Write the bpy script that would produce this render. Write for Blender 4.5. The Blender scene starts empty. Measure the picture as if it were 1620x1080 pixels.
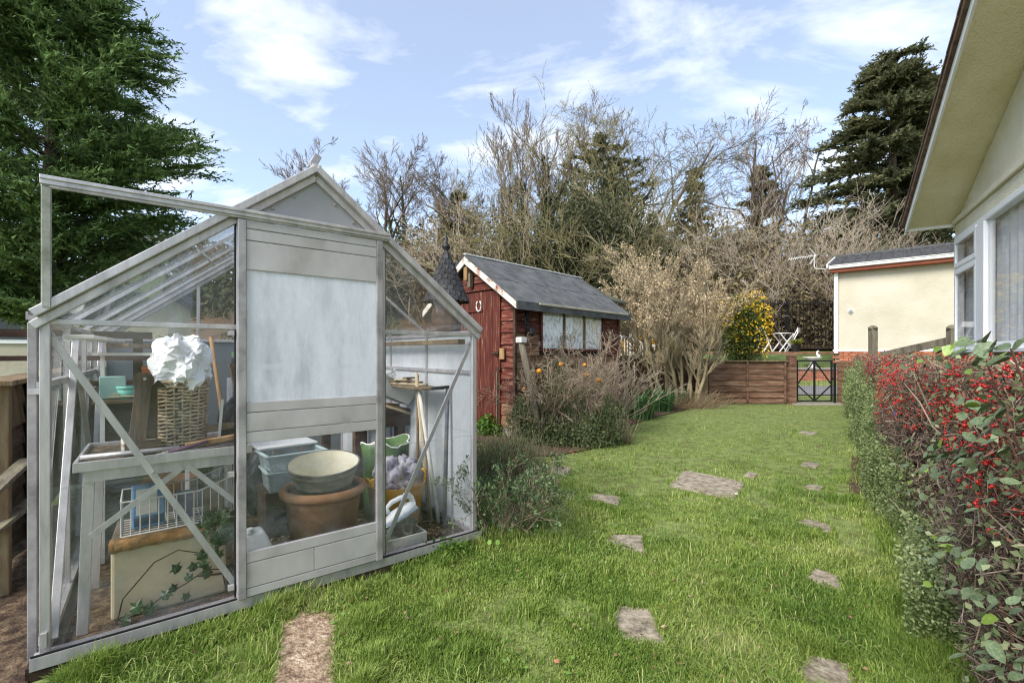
import bpy, math, random
import numpy as np
from mathutils import Vector, Matrix

# ------------------------------------------------------------------ camera, sky, sun, exposure
SC = bpy.context.scene
DENOISE = True
COL = SC.collection
FPX, CXP, HOR, CAMZ = 720.0, 810.0, 560.0, 1.12      # photo is 1620 px wide, horizon at y = 560

cam_d = bpy.data.cameras.new('camera')
cam = bpy.data.objects.new('camera', cam_d)
COL.objects.link(cam)
cam.location = (0, 0, CAMZ)
cam.rotation_euler = (math.radians(90), 0, 0)
cam_d.sensor_fit = 'HORIZONTAL'
cam_d.sensor_width = 36.0
cam_d.lens = 16.0
cam_d.shift_y = 20.0 / 1620.0
cam_d.clip_start = 0.05
cam_d.clip_end = 2000
SC.camera = cam

SUN_EL, SUN_AZ = math.radians(42), math.radians(222)   # azimuth clockwise from +Y
W = bpy.data.worlds.new('World')
SC.world = W
W.use_nodes = True
wn, wl = W.node_tree.nodes, W.node_tree.links
wn.clear()
w_out = wn.new('ShaderNodeOutputWorld')
w_bg = wn.new('ShaderNodeBackground')
w_bg.inputs['Strength'].default_value = 0.125
sky = wn.new('ShaderNodeTexSky')
sky.sky_type = 'NISHITA'
sky.sun_disc = False
sky.sun_elevation = SUN_EL
sky.sun_rotation = SUN_AZ
sky.air_density = 1.0
sky.dust_density = 0.6
sky.ozone_density = 2.2
# thin white cloud: noise laid out on a flat layer overhead, the same rule all over the sky
geo = wn.new('ShaderNodeTexCoord')
sep = wn.new('ShaderNodeSeparateXYZ')
wl.new(geo.outputs['Generated'], sep.inputs[0])
def wmath(op, a, b):
    n = wn.new('ShaderNodeMath'); n.operation = op
    for i, x in enumerate((a, b)):
        if isinstance(x, (int, float)): n.inputs[i].default_value = x
        else: wl.new(x, n.inputs[i])
    return n.outputs[0]
zz = wmath('ADD', wmath('MAXIMUM', sep.outputs[2], 0.0), 0.28)
comb = wn.new('ShaderNodeCombineXYZ')
wl.new(wmath('DIVIDE', sep.outputs[0], zz), comb.inputs[0])
wl.new(wmath('DIVIDE', sep.outputs[1], zz), comb.inputs[1])
comb.inputs[2].default_value = 3.7
cmap = wn.new('ShaderNodeMapping'); cmap.inputs['Scale'].default_value = (1.0, 1.9, 1.0)
cmap.inputs['Rotation'].default_value = (0, 0, 0.5)
cmap.inputs['Location'].default_value = (1.35, 0.4, 0.0)
wl.new(comb.outputs[0], cmap.inputs[0])
cn = wn.new('ShaderNodeTexNoise')
cn.inputs['Scale'].default_value = 1.9
cn.inputs['Detail'].default_value = 7.0
cn.inputs['Roughness'].default_value = 0.58
cn.inputs['Distortion'].default_value = 0.35
wl.new(cmap.outputs[0], cn.inputs['Vector'])
cr = wn.new('ShaderNodeValToRGB')
cr.color_ramp.elements[0].position = 0.50; cr.color_ramp.elements[0].color = (0, 0, 0, 1)
cr.color_ramp.elements[1].position = 0.74; cr.color_ramp.elements[1].color = (1, 1, 1, 1)
wl.new(cn.outputs[0], cr.inputs[0])
# thin veil everywhere plus the clouds
cfac = wmath('ADD', wmath('MULTIPLY', cr.outputs[0], 0.74), 0.20)
cmix = wn.new('ShaderNodeMixRGB')
wl.new(cfac, cmix.inputs[0])
wl.new(sky.outputs[0], cmix.inputs[1])
cmix.inputs[2].default_value = (5.6, 5.7, 5.85, 1)
wl.new(cmix.outputs[0], w_bg.inputs['Color'])
wl.new(w_bg.outputs[0], w_out.inputs['Surface'])

sun_d = bpy.data.lights.new('sun', 'SUN')
sun_d.energy = 2.5
sun_d.angle = math.radians(28)
sun_d.color = (1.0, 0.95, 0.88)
sun = bpy.data.objects.new('sun', sun_d)
COL.objects.link(sun)
sdir = Vector((math.sin(SUN_AZ) * math.cos(SUN_EL), math.cos(SUN_AZ) * math.cos(SUN_EL), math.sin(SUN_EL)))
sun.rotation_euler = sdir.to_track_quat('Z', 'Y').to_euler()
sun.location = sdir * 40

vs = SC.view_settings
vs.view_transform = 'Standard'
vs.look = 'None'
vs.gamma = 1.0
vs.use_curve_mapping = False
vs.exposure = 1.15
SC.render.engine = 'CYCLES'
SC.cycles.max_bounces = 6
SC.cycles.sample_clamp_indirect = 4.0
SC.cycles.transparent_max_bounces = 32
SC.cycles.use_denoising = DENOISE
SC.cycles.pixel_filter_type = 'BLACKMAN_HARRIS'
SC.cycles.filter_width = 1.2

# ------------------------------------------------------------------ helpers
def P(px, py, Y):
    return Vector(((px - CXP) / FPX * Y, Y, CAMZ - (py - HOR) / FPX * Y))
def G0(px, py, z=0.0):
    Y = FPX * (CAMZ - z) / (py - HOR)
    return Vector(((px - CXP) / FPX * Y, Y, z))
class Frame:
    """A vertical wall's own axes: x along it, y to its other side, z up."""
    def __init__(s, o, e):
        s.o = Vector((o[0], o[1])); s.e = Vector((e[0], e[1])).normalized()
        s.n = Vector((-s.e.y, s.e.x)); s.rz = math.atan2(s.e.y, s.e.x)
    def w(s, x, y, z=0.0):
        p = s.o + s.e * x + s.n * y
        return Vector((p.x, p.y, z))
    def px(s, px, py, y=0.0):
        """the point of pixel (px, py) on the plane at local y: (local x, z)"""
        k = (px - CXP) / FPX
        o = s.o + s.n * y
        t = (k * o.y - o.x) / (s.e.x - k * s.e.y)
        Y = o.y + s.e.y * t
        return t, CAMZ - (py - HOR) / FPX * Y
    def loc(s, p):
        d = Vector((p[0], p[1])) - s.o
        return d.dot(s.e), d.dot(s.n)

class MB:
    def __init__(s): s.v = []; s.f = []
    def add(s, vs_, fs):
        b = len(s.v); s.v += [tuple(v) for v in vs_]; s.f += [tuple(i + b for i in f) for f in fs]; return s
    def box(s, c, d, R=None):
        hx, hy, hz = d[0] / 2, d[1] / 2, d[2] / 2
        pts = [Vector((x, y, z)) for x in (-hx, hx) for y in (-hy, hy) for z in (-hz, hz)]
        if R is not None: pts = [R @ p for p in pts]
        c = Vector(c)
        return s.add([p + c for p in pts], [(0, 1, 3, 2), (4, 6, 7, 5), (0, 4, 5, 1), (2, 3, 7, 6), (0, 2, 6, 4), (1, 5, 7, 3)])
    def bx(s, a, b):
        return s.box([(a[i] + b[i]) / 2 for i in range(3)], [abs(b[i] - a[i]) for i in range(3)])
    def bar(s, a, b, w, h, up=(0, 0, 1)):
        a, b = Vector(a), Vector(b); d = (b - a); L = d.length; d.normalize()
        u = Vector(up); x = d.cross(u)
        if x.length < 1e-4: x = d.cross(Vector((1, 0, 0)))
        x.normalize(); u = x.cross(d)
        R = Matrix((d, x, u)).transposed()
        return s.box((a + b) / 2, (L, w, h), R)
    def tube(s, pts, rad, k=8, cap=True):
        pts = [Vector(p) for p in pts]; n = len(pts)
        if not isinstance(rad, (list, tuple)): rad = [rad] * n
        vs_, fs = [], []
        ref = Vector((0, 0, 1)) if abs((pts[-1] - pts[0]).normalized().z) < .9 else Vector((1, 0, 0))
        for i, p in enumerate(pts):
            d = (pts[min(i + 1, n - 1)] - pts[max(i - 1, 0)]).normalized()
            x = d.cross(ref)
            if x.length < 1e-4: x = d.cross(Vector((0, 1, 0)))
            x.normalize(); y = x.cross(d)
            for j in range(k):
                a = 2 * math.pi * j / k
                vs_.append(p + (x * math.cos(a) + y * math.sin(a)) * rad[i])
        for i in range(n - 1):
            for j in range(k):
                fs.append((i * k + j, i * k + (j + 1) % k, (i + 1) * k + (j + 1) % k, (i + 1) * k + j))
        if cap: fs += [tuple(range(k))[::-1], tuple(range((n - 1) * k, n * k))]
        return s.add(vs_, fs)
    def lathe(s, prof, c=(0, 0, 0), k=24, sx=1, sy=1, wob=0, seed=0, cap=True):
        rg = random.Random(seed); vs_, fs = [], []; n = len(prof)
        wv = [1 + rg.uniform(-wob, wob) for _ in range(k)]
        for r, z in prof:
            for j in range(k):
                a = 2 * math.pi * j / k
                vs_.append((c[0] + r * sx * wv[j] * math.cos(a), c[1] + r * sy * wv[j] * math.sin(a), c[2] + z))
        for i in range(n - 1):
            for j in range(k):
                fs.append((i * k + j, i * k + (j + 1) % k, (i + 1) * k + (j + 1) % k, (i + 1) * k + j))
        if cap and prof[0][0] > 1e-5: fs.append(tuple(range(k))[::-1])
        if cap and prof[-1][0] > 1e-5: fs.append(tuple(range((n - 1) * k, n * k)))
        return s.add(vs_, fs)
    def prism(s, poly, off):
        n = len(poly); off = Vector(off); poly = [Vector(p) for p in poly]
        return s.add(poly + [p + off for p in poly],
                     [tuple(range(n))[::-1], tuple(range(n, 2 * n))] + [(i, (i + 1) % n, n + (i + 1) % n, n + i) for i in range(n)])
    def mesh(s, name):
        me = bpy.data.meshes.new(name); me.from_pydata(s.v, [], s.f); me.update(); return me
    def build(s, name, m, parent=None, smooth=False, bevel=0, loc=None, rz=None, rot=None):
        me = s.mesh(name); me.materials.append(m)
        if smooth: me.polygons.foreach_set('use_smooth', [True] * len(me.polygons))
        return place(name, me, parent, loc, rz, rot, bevel)

def place(name, me, parent=None, loc=None, rz=None, rot=None, bevel=0, sc=None):
    o = bpy.data.objects.new(name, me); COL.objects.link(o)
    if parent is not None: o.parent = parent
    if loc is not None: o.location = loc
    if rz is not None: o.rotation_euler = (0, 0, rz)
    if rot is not None: o.rotation_euler = rot
    if sc is not None: o.scale = sc
    if bevel:
        b = o.modifiers.new('bevel', 'BEVEL'); b.width = bevel; b.segments = 2; b.limit_method = 'ANGLE'
    return o
def tag(o, label, cat, group=None):
    o['label'] = label; o['category'] = cat
    if group: o['group'] = group
    return o
def empty(name, loc, rz, label, cat, group=None):
    o = bpy.data.objects.new(name, None); COL.objects.link(o)
    o.location = loc; o.rotation_euler = (0, 0, rz); o.empty_display_size = .1
    return tag(o, label, cat, group)
def kind(o, k, label=None):
    o['kind'] = k
    if label: o['label'] = label
    return o
def np_mesh(name, V, F, m, smooth=False):
    """V: n x 3, F: faces x k"""
    me = bpy.data.meshes.new(name)
    V = np.ascontiguousarray(V, dtype=np.float32); F = np.ascontiguousarray(F, dtype=np.int32)
    nf, k = F.shape
    me.vertices.add(len(V)); me.vertices.foreach_set('co', V.ravel())
    me.loops.add(nf * k); me.loops.foreach_set('vertex_index', F.ravel())
    me.polygons.add(nf); me.polygons.foreach_set('loop_start', np.arange(0, nf * k, k, dtype=np.int32))
    me.polygons.foreach_set('loop_total', np.full(nf, k, dtype=np.int32))
    if smooth: me.polygons.foreach_set('use_smooth', np.ones(nf, dtype=bool))
    me.update(calc_edges=True); me.materials.append(m)
    return me

# ------------------------------------------------------------------ materials
def lin(h):
    h = h.lstrip('#'); c = [int(h[i:i + 2], 16) / 255 for i in (0, 2, 4)]
    return tuple([(x / 12.92 if x <= .04045 else ((x + .055) / 1.055) ** 2.4) for x in c] + [1.0])
MATS = {}
def mat(name, cols, scale=6.0, rough=.8, bump=0.0, metal=0.0, spec=.3, stretch=(1, 1, 1), detail=6.0, bscale=None, rnd=0.0, coord='Object',
        lo=.32, hi=.68, sheen=0, trans=0):
    """noise-mixed colours (hex list), optional bump and per-object value jitter"""
    m = bpy.data.materials.new(name); m.use_nodes = True
    N, L = m.node_tree.nodes, m.node_tree.links
    b = N['Principled BSDF']
    tc = N.new('ShaderNodeTexCoord'); mp = N.new('ShaderNodeMapping'); mp.inputs['Scale'].default_value = stretch
    L.new(tc.outputs[coord], mp.inputs[0])
    oi = N.new('ShaderNodeObjectInfo')
    mul = N.new('ShaderNodeMath'); mul.operation = 'MULTIPLY'; mul.inputs[1].default_value = 37.0
    L.new(oi.outputs['Random'], mul.inputs[0]); L.new(mul.outputs[0], mp.inputs['Location'])
    nz = N.new('ShaderNodeTexNoise'); nz.inputs['Scale'].default_value = scale; nz.inputs['Detail'].default_value = detail
    nz.inputs['Roughness'].default_value = .62
    L.new(mp.outputs[0], nz.inputs['Vector'])
    cr_ = N.new('ShaderNodeValToRGB'); el = cr_.color_ramp.elements
    n = len(cols)
    for i, c in enumerate(cols):
        p = lo + (hi - lo) * (i / max(1, n - 1))
        e = el[i] if i < 2 else el.new(p)
        e.position = p; e.color = lin(c) if isinstance(c, str) else c
    if n == 1: el[1].color = el[0].color
    L.new(nz.outputs[0], cr_.inputs[0])
    cout = cr_.outputs[0]
    if rnd:
        hs = N.new('ShaderNodeHueSaturation')
        mr = N.new('ShaderNodeMapRange'); mr.inputs[3].default_value = 1 - rnd; mr.inputs[4].default_value = 1 + rnd
        L.new(oi.outputs['Random'], mr.inputs[0]); L.new(mr.outputs[0], hs.inputs['Value']); L.new(cout, hs.inputs['Color'])
        cout = hs.outputs[0]
    L.new(cout, b.inputs['Base Color'])
    b.inputs['Roughness'].default_value = rough; b.inputs['Metallic'].default_value = metal
    b.inputs['Specular IOR Level'].default_value = spec
    if bump:
        nb = N.new('ShaderNodeTexNoise'); nb.inputs['Scale'].default_value = bscale or scale * 5; nb.inputs['Detail'].default_value = 5
        L.new(mp.outputs[0], nb.inputs['Vector'])
        bp = N.new('ShaderNodeBump'); bp.inputs['Strength'].default_value = bump; bp.inputs['Distance'].default_value = .02
        L.new(nb.outputs[0], bp.inputs['Height']); L.new(bp.outputs[0], b.inputs['Normal'])
    MATS[name] = m
    return m
def leafmat(name, cols, rough=.55, spec=.3, transl=.25, nscale=1.5, nmix=.5):
    """each loose leaf its own tone, patches over the plant, some light through"""
    m = bpy.data.materials.new(name); m.use_nodes = True
    N, L = m.node_tree.nodes, m.node_tree.links
    b = N['Principled BSDF']; out = N['Material Output']
    g = N.new('ShaderNodeNewGeometry'); tc = N.new('ShaderNodeTexCoord')
    nz = N.new('ShaderNodeTexNoise'); nz.inputs['Scale'].default_value = nscale; nz.inputs['Detail'].default_value = 3
    L.new(tc.outputs['Object'], nz.inputs['Vector'])
    mr = N.new('ShaderNodeMapRange'); mr.inputs[1].default_value = .3; mr.inputs[2].default_value = .7
    L.new(nz.outputs[0], mr.inputs[0])
    mx = N.new('ShaderNodeMix'); mx.data_type = 'FLOAT'; mx.inputs[0].default_value = nmix
    L.new(g.outputs['Random Per Island'], mx.inputs[2]); L.new(mr.outputs[0], mx.inputs[3])
    cr_ = N.new('ShaderNodeValToRGB'); el = cr_.color_ramp.elements
    for i, c in enumerate(cols):
        p = i / max(1, len(cols) - 1)
        e = el[i] if i < 2 else el.new(p)
        e.position = p; e.color = lin(c)
    L.new(mx.outputs[0], cr_.inputs[0]); L.new(cr_.outputs[0], b.inputs['Base Color'])
    b.inputs['Roughness'].default_value = rough; b.inputs['Specular IOR Level'].default_value = spec
    if transl:
        t = N.new('ShaderNodeBsdfTranslucent'); L.new(cr_.outputs[0], t.inputs[0])
        ms = N.new('ShaderNodeMixShader'); ms.inputs[0].default_value = transl
        L.new(b.outputs[0], ms.inputs[1]); L.new(t.outputs[0], ms.inputs[2]); L.new(ms.outputs[0], out.inputs['Surface'])
    return m
def glassmat(name, dirt_lo, dirt_hi, dmin, dmax, dirtcol='#c9ced2', scale=3.0, stretch=(1, 1, 1), tint=(.992, .996, .994, 1), refl=1.45):
    m = bpy.data.materials.new(name); m.use_nodes = True
    N, L = m.node_tree.nodes, m.node_tree.links; N.clear()
    out = N.new('ShaderNodeOutputMaterial')
    tr = N.new('ShaderNodeBsdfTransparent'); tr.inputs[0].default_value = tint
    gl = N.new('ShaderNodeBsdfGlossy'); gl.inputs['Roughness'].default_value = .03
    lw_ = N.new('ShaderNodeLayerWeight'); pw = N.new('ShaderNodeMath'); pw.operation = 'POWER'; pw.inputs[1].default_value = 5.0   # Schlick
    f0 = ((refl - 1) / (refl + 1)) ** 2; L.new(lw_.outputs['Facing'], pw.inputs[0])
    fr = N.new('ShaderNodeMapRange'); fr.inputs[3].default_value = f0; fr.inputs[4].default_value = .7; L.new(pw.outputs[0], fr.inputs[0])
    m1 = N.new('ShaderNodeMixShader'); L.new(fr.outputs[0], m1.inputs[0]); L.new(tr.outputs[0], m1.inputs[1]); L.new(gl.outputs[0], m1.inputs[2])
    df = N.new('ShaderNodeBsdfDiffuse')
    tl = N.new('ShaderNodeBsdfTranslucent')
    tc = N.new('ShaderNodeTexCoord'); mp = N.new('ShaderNodeMapping'); mp.inputs['Scale'].default_value = stretch
    L.new(tc.outputs['Object'], mp.inputs[0])
    nz = N.new('ShaderNodeTexNoise'); nz.inputs['Scale'].default_value = scale; nz.inputs['Detail'].default_value = 8; nz.inputs['Roughness'].default_value = .65
    L.new(mp.outputs[0], nz.inputs['Vector'])
    mr = N.new('ShaderNodeMapRange'); mr.inputs[1].default_value = dirt_lo; mr.inputs[2].default_value = dirt_hi
    mr.inputs[3].default_value = dmin; mr.inputs[4].default_value = dmax
    L.new(nz.outputs[0], mr.inputs[0])
    df.inputs[0].default_value = lin(dirtcol); tl.inputs[0].default_value = lin(dirtcol)
    m0 = N.new('ShaderNodeMixShader'); m0.inputs[0].default_value = .4
    L.new(df.outputs[0], m0.inputs[1]); L.new(tl.outputs[0], m0.inputs[2])
    m2 = N.new('ShaderNodeMixShader'); L.new(mr.outputs[0], m2.inputs[0]); L.new(m1.outputs[0], m2.inputs[1]); L.new(m0.outputs[0], m2.inputs[2])
    L.new(m2.outputs[0], out.inputs['Surface'])
    return m

ALU = mat('weathered aluminium', ['#8d8987', '#b3afb0', '#c3bfc0', '#d2ced0'], 9, rough=.40, bump=.06, metal=.45, stretch=(2, 2, .35), lo=.24, hi=.72)
ALU_D = mat('dull aluminium', ['#7d797a', '#a5a1a2', '#b9b5b6'], 7, rough=.5, bump=.04, metal=.35)
PANEL = mat('aluminium door panel', ['#a09b97', '#b6b2b1', '#c0bcbc', '#cac6c6'], 4, rough=.46, bump=.04, metal=.25, stretch=(1, 1, .6))
GABLE = mat('grey gable sheet', ['#9b9b9d', '#aaaaac'], 4, rough=.55, bump=.02, metal=.15)
GLASS = glassmat('smeared greenhouse glass', .45, .72, .005, .10, scale=2.6, stretch=(1, 1, .6))
GLASS_R = glassmat('roof glass', .5, .8, .0, .02, '#aeb2ae', scale=3.5)
GLASS_L = glassmat('lower misted glass', .45, .70, .008, .15, '#c4cad0', scale=5)
WHITEWASH = glassmat('whitewashed glass', .33, .60, .45, .99, '#f4f6fa', scale=4.2, stretch=(1.8, 1, .5))
CHALKY = glassmat('chalky side glass', .30, .6, .62, .94, '#e2e5e8', scale=4, stretch=(1, 1, .6))
CLEARPLASTIC = glassmat('clear plastic', .35, .6, .25, .5, '#c2d0d4', scale=9)
WINGLASS = glassmat('window glass', .4, .9, .0, .02, refl=1.5)
UPVC = mat('white plastic frame', ['#e6e8ea', '#eff0f1'], 3, rough=.35, spec=.5)
RENDER_C = mat('cream textured render', ['#d5cdb4', '#dcd5bd', '#e3ddc8'], 3, rough=.92, bump=.9, bscale=70)
RENDER_FAR = mat('pale cream render', ['#b3ab96', '#bab39f', '#c1baa8'], 1.3, rough=.92, bump=.35, bscale=16)
SOFFIT = mat('stained soffit render', ['#ddd2a6', '#e8deba', '#efe7cb'], 2.2, rough=.95, bump=1.0, bscale=60)
WHITE = mat('white paint', ['#dfdfdc', '#ebebe9'], 5, rough=.5)
WHITE_D = mat('dirty white paint', ['#b9b6ae', '#d3d1cb', '#dcdad6'], 7, rough=.7)
BROWN_EDGE = mat('brown roof edge', ['#4b3a30', '#6a5446', '#7a6658'], 20, rough=.85, bump=.5)
SLATE_ROOF = mat('grey roof tile', ['#333333', '#454546', '#545455'], 8, rough=.85, bump=.2, rnd=.12)
RED_FASCIA = mat('brown red fascia', ['#8a4a33', '#9c563c'], 4, rough=.6)
BRICK = mat('red brick', ['#8a4f38', '#a2654a', '#b07c5e'], 14, rough=.9, bump=.3, rnd=.22)
MORTAR = mat('mortar', ['#8f8577', '#a59b8c'], 20, rough=.95, bump=.2)
SHED_RED = mat('peeling red shed paint', ['#35160f', '#50221a', '#5e2a1f', '#7d5040', '#b3a08e'], 5.0, rough=.75, bump=.35, stretch=(1.0, 1.0, 9.0), rnd=.2, lo=.28, hi=.72)
SHED_DOOR = mat('peeling red door paint', ['#30150f', '#482018', '#55261c', '#6e4233', '#ad9a88'], 5, rough=.7, bump=.35, stretch=(9, 9, .6), rnd=.18, lo=.28, hi=.74)
SHED_BROWN = mat('weathered brown board', ['#4e3527', '#775640', '#8f7156', '#a08a70'], 6, rough=.85, bump=.3, stretch=(.5, .5, 3.5), rnd=.12)
BARGE = mat('peeling bargeboard', ['#8a3a30', '#a49284', '#c9c2b6', '#d6d0c6'], 7, rough=.8, bump=.3, stretch=(1, 1, 1), lo=.33, hi=.55)
FELT = mat('grey roofing felt', ['#474848', '#5a5b5b', '#696a69'], 5, rough=.95, spec=.15, bump=.25, bscale=90)
SLATE = mat('dark slate shingle', ['#222222', '#343435', '#484849'], 14, rough=.8, bump=.2, rnd=.25)
BLACK = mat('black metal', ['#141414', '#1f1f20'], 8, rough=.5, spec=.4)
RUST = mat('rusty iron', ['#2a211d', '#4a352a'], 20, rough=.8, bump=.2)
FENCE = mat('brown stained fence', ['#4c3628', '#664a38', '#7a5e4a', '#8b735d'], 4, rough=.85, bump=.25, stretch=(.6, .6, 4), rnd=.14)
FENCE_W = mat('weathered fence timber', ['#5a4a38', '#77644c', '#857a5e'], 5, rough=.9, bump=.3, stretch=(3, 3, .5), rnd=.12)
FENCE_G = mat('greying fence board', ['#3f352b', '#5c4c3c', '#6f6150'], 5, rough=.9, bump=.3, stretch=(.6, .6, 4), rnd=.15)
POSTM = mat('old grey post', ['#4a443b', '#6a6255', '#7d7a62'], 7, rough=.92, bump=.35, stretch=(2.5, 2.5, .4), rnd=.1)
WOOD = mat('bare wood', ['#6f5238', '#957450', '#a98a64'], 5, rough=.8, bump=.2, stretch=(3, 3, .5), rnd=.15)
WOOD_D = mat('dark bench wood', ['#2d2119', '#45342a', '#5a473a'], 6, rough=.85, bump=.25, stretch=(.5, 3, 3), rnd=.15)
CANE = mat('pale cane', ['#8f8068', '#b3a488', '#c6baa2'], 9, rough=.75, stretch=(1, 1, .4), rnd=.15)
WICKER = mat('grey wicker', ['#7a6a58', '#a5937b', '#c0ae95'], 30, rough=.8, bump=.2, stretch=(1, 1, 1.6))
BAG_W = mat('white polythene', ['#d5d6d8', '#e4e5e7', '#eeeff1'], 6, rough=.3, spec=.5, bump=.15, bscale=22)
TERRA = mat('terracotta', ['#8a6245', '#a67a57', '#b98f6e'], 5, rough=.85, bump=.15, stretch=(1, 1, 1.5))
TERRA_O = mat('orange terracotta', ['#a5512c', '#bb6238'], 7, rough=.8)
TERRA_D = mat('dirty terracotta wall', ['#584433', '#78593f', '#8f6c50', '#a48b70'], 4, rough=.9, bump=.2)
TIN = mat('chalky metal tub', ['#55544c', '#7f7e72', '#a3a296'], 12, rough=.7, bump=.15, metal=.1)
TIN_IN = mat('cream tub inside', ['#d2c9ad', '#e2dcc4', '#ebe7d6'], 5, rough=.7)
STEEL = mat('stainless steel', ['#8c8a86', '#a8a6a2'], 9, rough=.28, metal=.9)
YELLOW = mat('yellow rubber tub', ['#c08a2c', '#d6a23e', '#dcae50'], 5, rough=.6)
GREENBAG = mat('green compost bag', ['#33482a', '#47623a', '#5f7a4e'], 5, rough=.4, spec=.4)
PRINTBAG = mat('lavender print bag', ['#5c5668', '#827b8c', '#aaa5b0', '#8d9180'], 14, rough=.45)
BLUEPACK = mat('blue packet', ['#3c6f9c', '#6f9bbf'], 6, rough=.4)
BLACKBAG = mat('black sack', ['#17181b', '#2a2c30', '#585c62'], 9, rough=.35, bump=.5, bscale=18)
CREAMBOX = mat('cream padded box', ['#a3967a', '#b7aa8c', '#c5ba9f'], 3, rough=.8, bump=.1)
FOAM = mat('torn brown foam', ['#5f4426', '#8a6436', '#a37f4c'], 12, rough=.95, bump=.6)
BOXTOP = mat('dusty box top', ['#4f463a', '#6a5f50'], 8, rough=.95, bump=.2)
PLASTIC_W = mat('dull white plastic', ['#b8b9b8', '#cbcccb', '#d6d6d5'], 5, rough=.5)
PLASTIC_T = mat('teal plastic', ['#5aa79a', '#79bcae'], 5, rough=.5)
PLASTIC_R = mat('red tool paint', ['#8e2e1e', '#a83a26'], 7, rough=.6)
POLYS = mat('grubby polystyrene', ['#a8a497', '#c4c1b5', '#d0cdc2'], 12, rough=.9, bump=.2)
SOILM = mat('woody soil', ['#2b2119', '#45362a', '#6b5945', '#8f7d64'], 22, rough=.95, bump=.6, lo=.28, hi=.75)
CHIPS = mat('bark chips', ['#4a382a', '#75604a', '#9c876c', '#b8a78e'], 30, rough=.95, bump=.5, rnd=.3)
STONE = mat('old paving slab', ['#5e5547', '#7f7565', '#958b7a', '#a89e8c'], 22, rough=.95, bump=.5, bscale=60, rnd=.1)
STONE2 = mat('gravelly concrete slab', ['#5e4a3a', '#8a7460', '#a38d76', '#c5b49c'], 38, rough=.95, bump=.7, bscale=70)
ASPHALT = mat('asphalt', ['#6a6a6b', '#7c7b7b'], 12, rough=.95, bump=.2)
CONCRETE = mat('concrete', ['#827c70', '#9b9488'], 8, rough=.95, bump=.3)
CURTAIN = mat('net curtain', ['#d2d3d5', '#e2e3e4'], 9, rough=.9)
CURTAIN_D = mat('grey voile', ['#b4b6b8', '#c8cacc'], 9, rough=.9, stretch=(6, 6, .3))
DARKROOM = mat('room wall', ['#6b6862', '#77746e'], 3, rough=.9)
BARK = mat('tree bark', ['#3c342b', '#5a5044', '#6e6656'], 4, rough=.95, bump=.4, stretch=(3, 3, .6))
TWIG = mat('grey brown twigs', ['#66594b', '#8b7c6a', '#a1927e'], 2.0, rough=.95)
TWIG_D = mat('dark bare twigs', ['#483f36', '#655a4e', '#786d60'], 2.0, rough=.95)
TWIG_O = mat('olive twigs', ['#585338', '#797250', '#8f8763'], 1.2, rough=.95)
TWIG_B = mat('buff twigs', ['#7c7061', '#9c907e', '#b1a594'], 1.2, rough=.95)
TWIG_P = mat('pale lichened stems', ['#6e634d', '#918468', '#a89b80'], 3.0, rough=.95, bump=.3)
TWIG_R = mat('red brown twigs', ['#3a2620', '#5a3c32', '#705648'], 4.0, rough=.9)
BERRY = mat('red berry skin', ['#8f0f14', '#b3161a', '#c4241f'], 30, rough=.3, spec=.5)
FRUIT = mat('orange fruit skin', ['#c07a1c', '#d69428', '#b9631c'], 9, rough=.5)
SEED = leafmat('dry seed heads', ['#96805f', '#bfa785', '#d4bc98', '#e0ceae'], transl=.1, nmix=.3)
YELLOWF = leafmat('yellow blossom', ['#b98f12', '#d9b21e', '#e0c23a'], transl=.2, nmix=.3)
PINEG = leafmat('cypress sprays', ['#34452a', '#506839', '#6e864f', '#98ab70'], transl=.2, nscale=1.4, nmix=.45, rough=.85, spec=.12)
CEDARG = leafmat('dark conifer needles', ['#383d2c', '#52573c', '#6b6d4e', '#888360'], transl=.3, nscale=.5, nmix=.5, rough=.95, spec=.08)
YEWG = leafmat('yew and ivy foliage', ['#2b3020', '#40452e', '#555a3c', '#6d6f4f'], transl=.2, nscale=.35, nmix=.5, rough=.75)
SCRUBG = leafmat('dull scrub leaves', ['#4a4330', '#665b42', '#7d7050', '#948664'], transl=.1, nscale=.4, nmix=.5, rough=.85)
SHRUBG = leafmat('low green shrub leaves', ['#33402a', '#4c5a38', '#65734a', '#84895f'], transl=.2, nscale=4, nmix=.45)
SAGEG = leafmat('grey green leaves', ['#2c3a22', '#465a36', '#647a50', '#8c9c78'], transl=.2, nscale=5, nmix=.4)
HEDGEG = leafmat('small hedge leaves', ['#4a5833', '#6f7d4c', '#8d9c66', '#b0b88c'], transl=.25, nscale=2, nmix=.45)
HONEYG = mat('grey green honeysuckle leaf', ['#48573f', '#5b6a4c', '#74805f'], 8, rough=.5, spec=.35, rnd=.22)
HONEYY = mat('fresh green leaf', ['#5f7a2c', '#7f9440'], 8, rough=.45, spec=.4, rnd=.2)
BLADEG = leafmat('daffodil leaves', ['#30502a', '#456a3a', '#628352', '#86a074'], transl=.2, nmix=.2)
IVYG = leafmat('ivy leaves', ['#16240f', '#26381a', '#3a4f2a'], transl=.12, nmix=.3, rough=.4)
WEEDG = leafmat('weed leaves', ['#3c5c1c', '#56782a', '#7a9a48'], transl=.25, nmix=.3)
DRYG = leafmat('dry stalks', ['#6e5d44', '#8c7a5c', '#a7977a'], transl=.15, nmix=.3)

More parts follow.
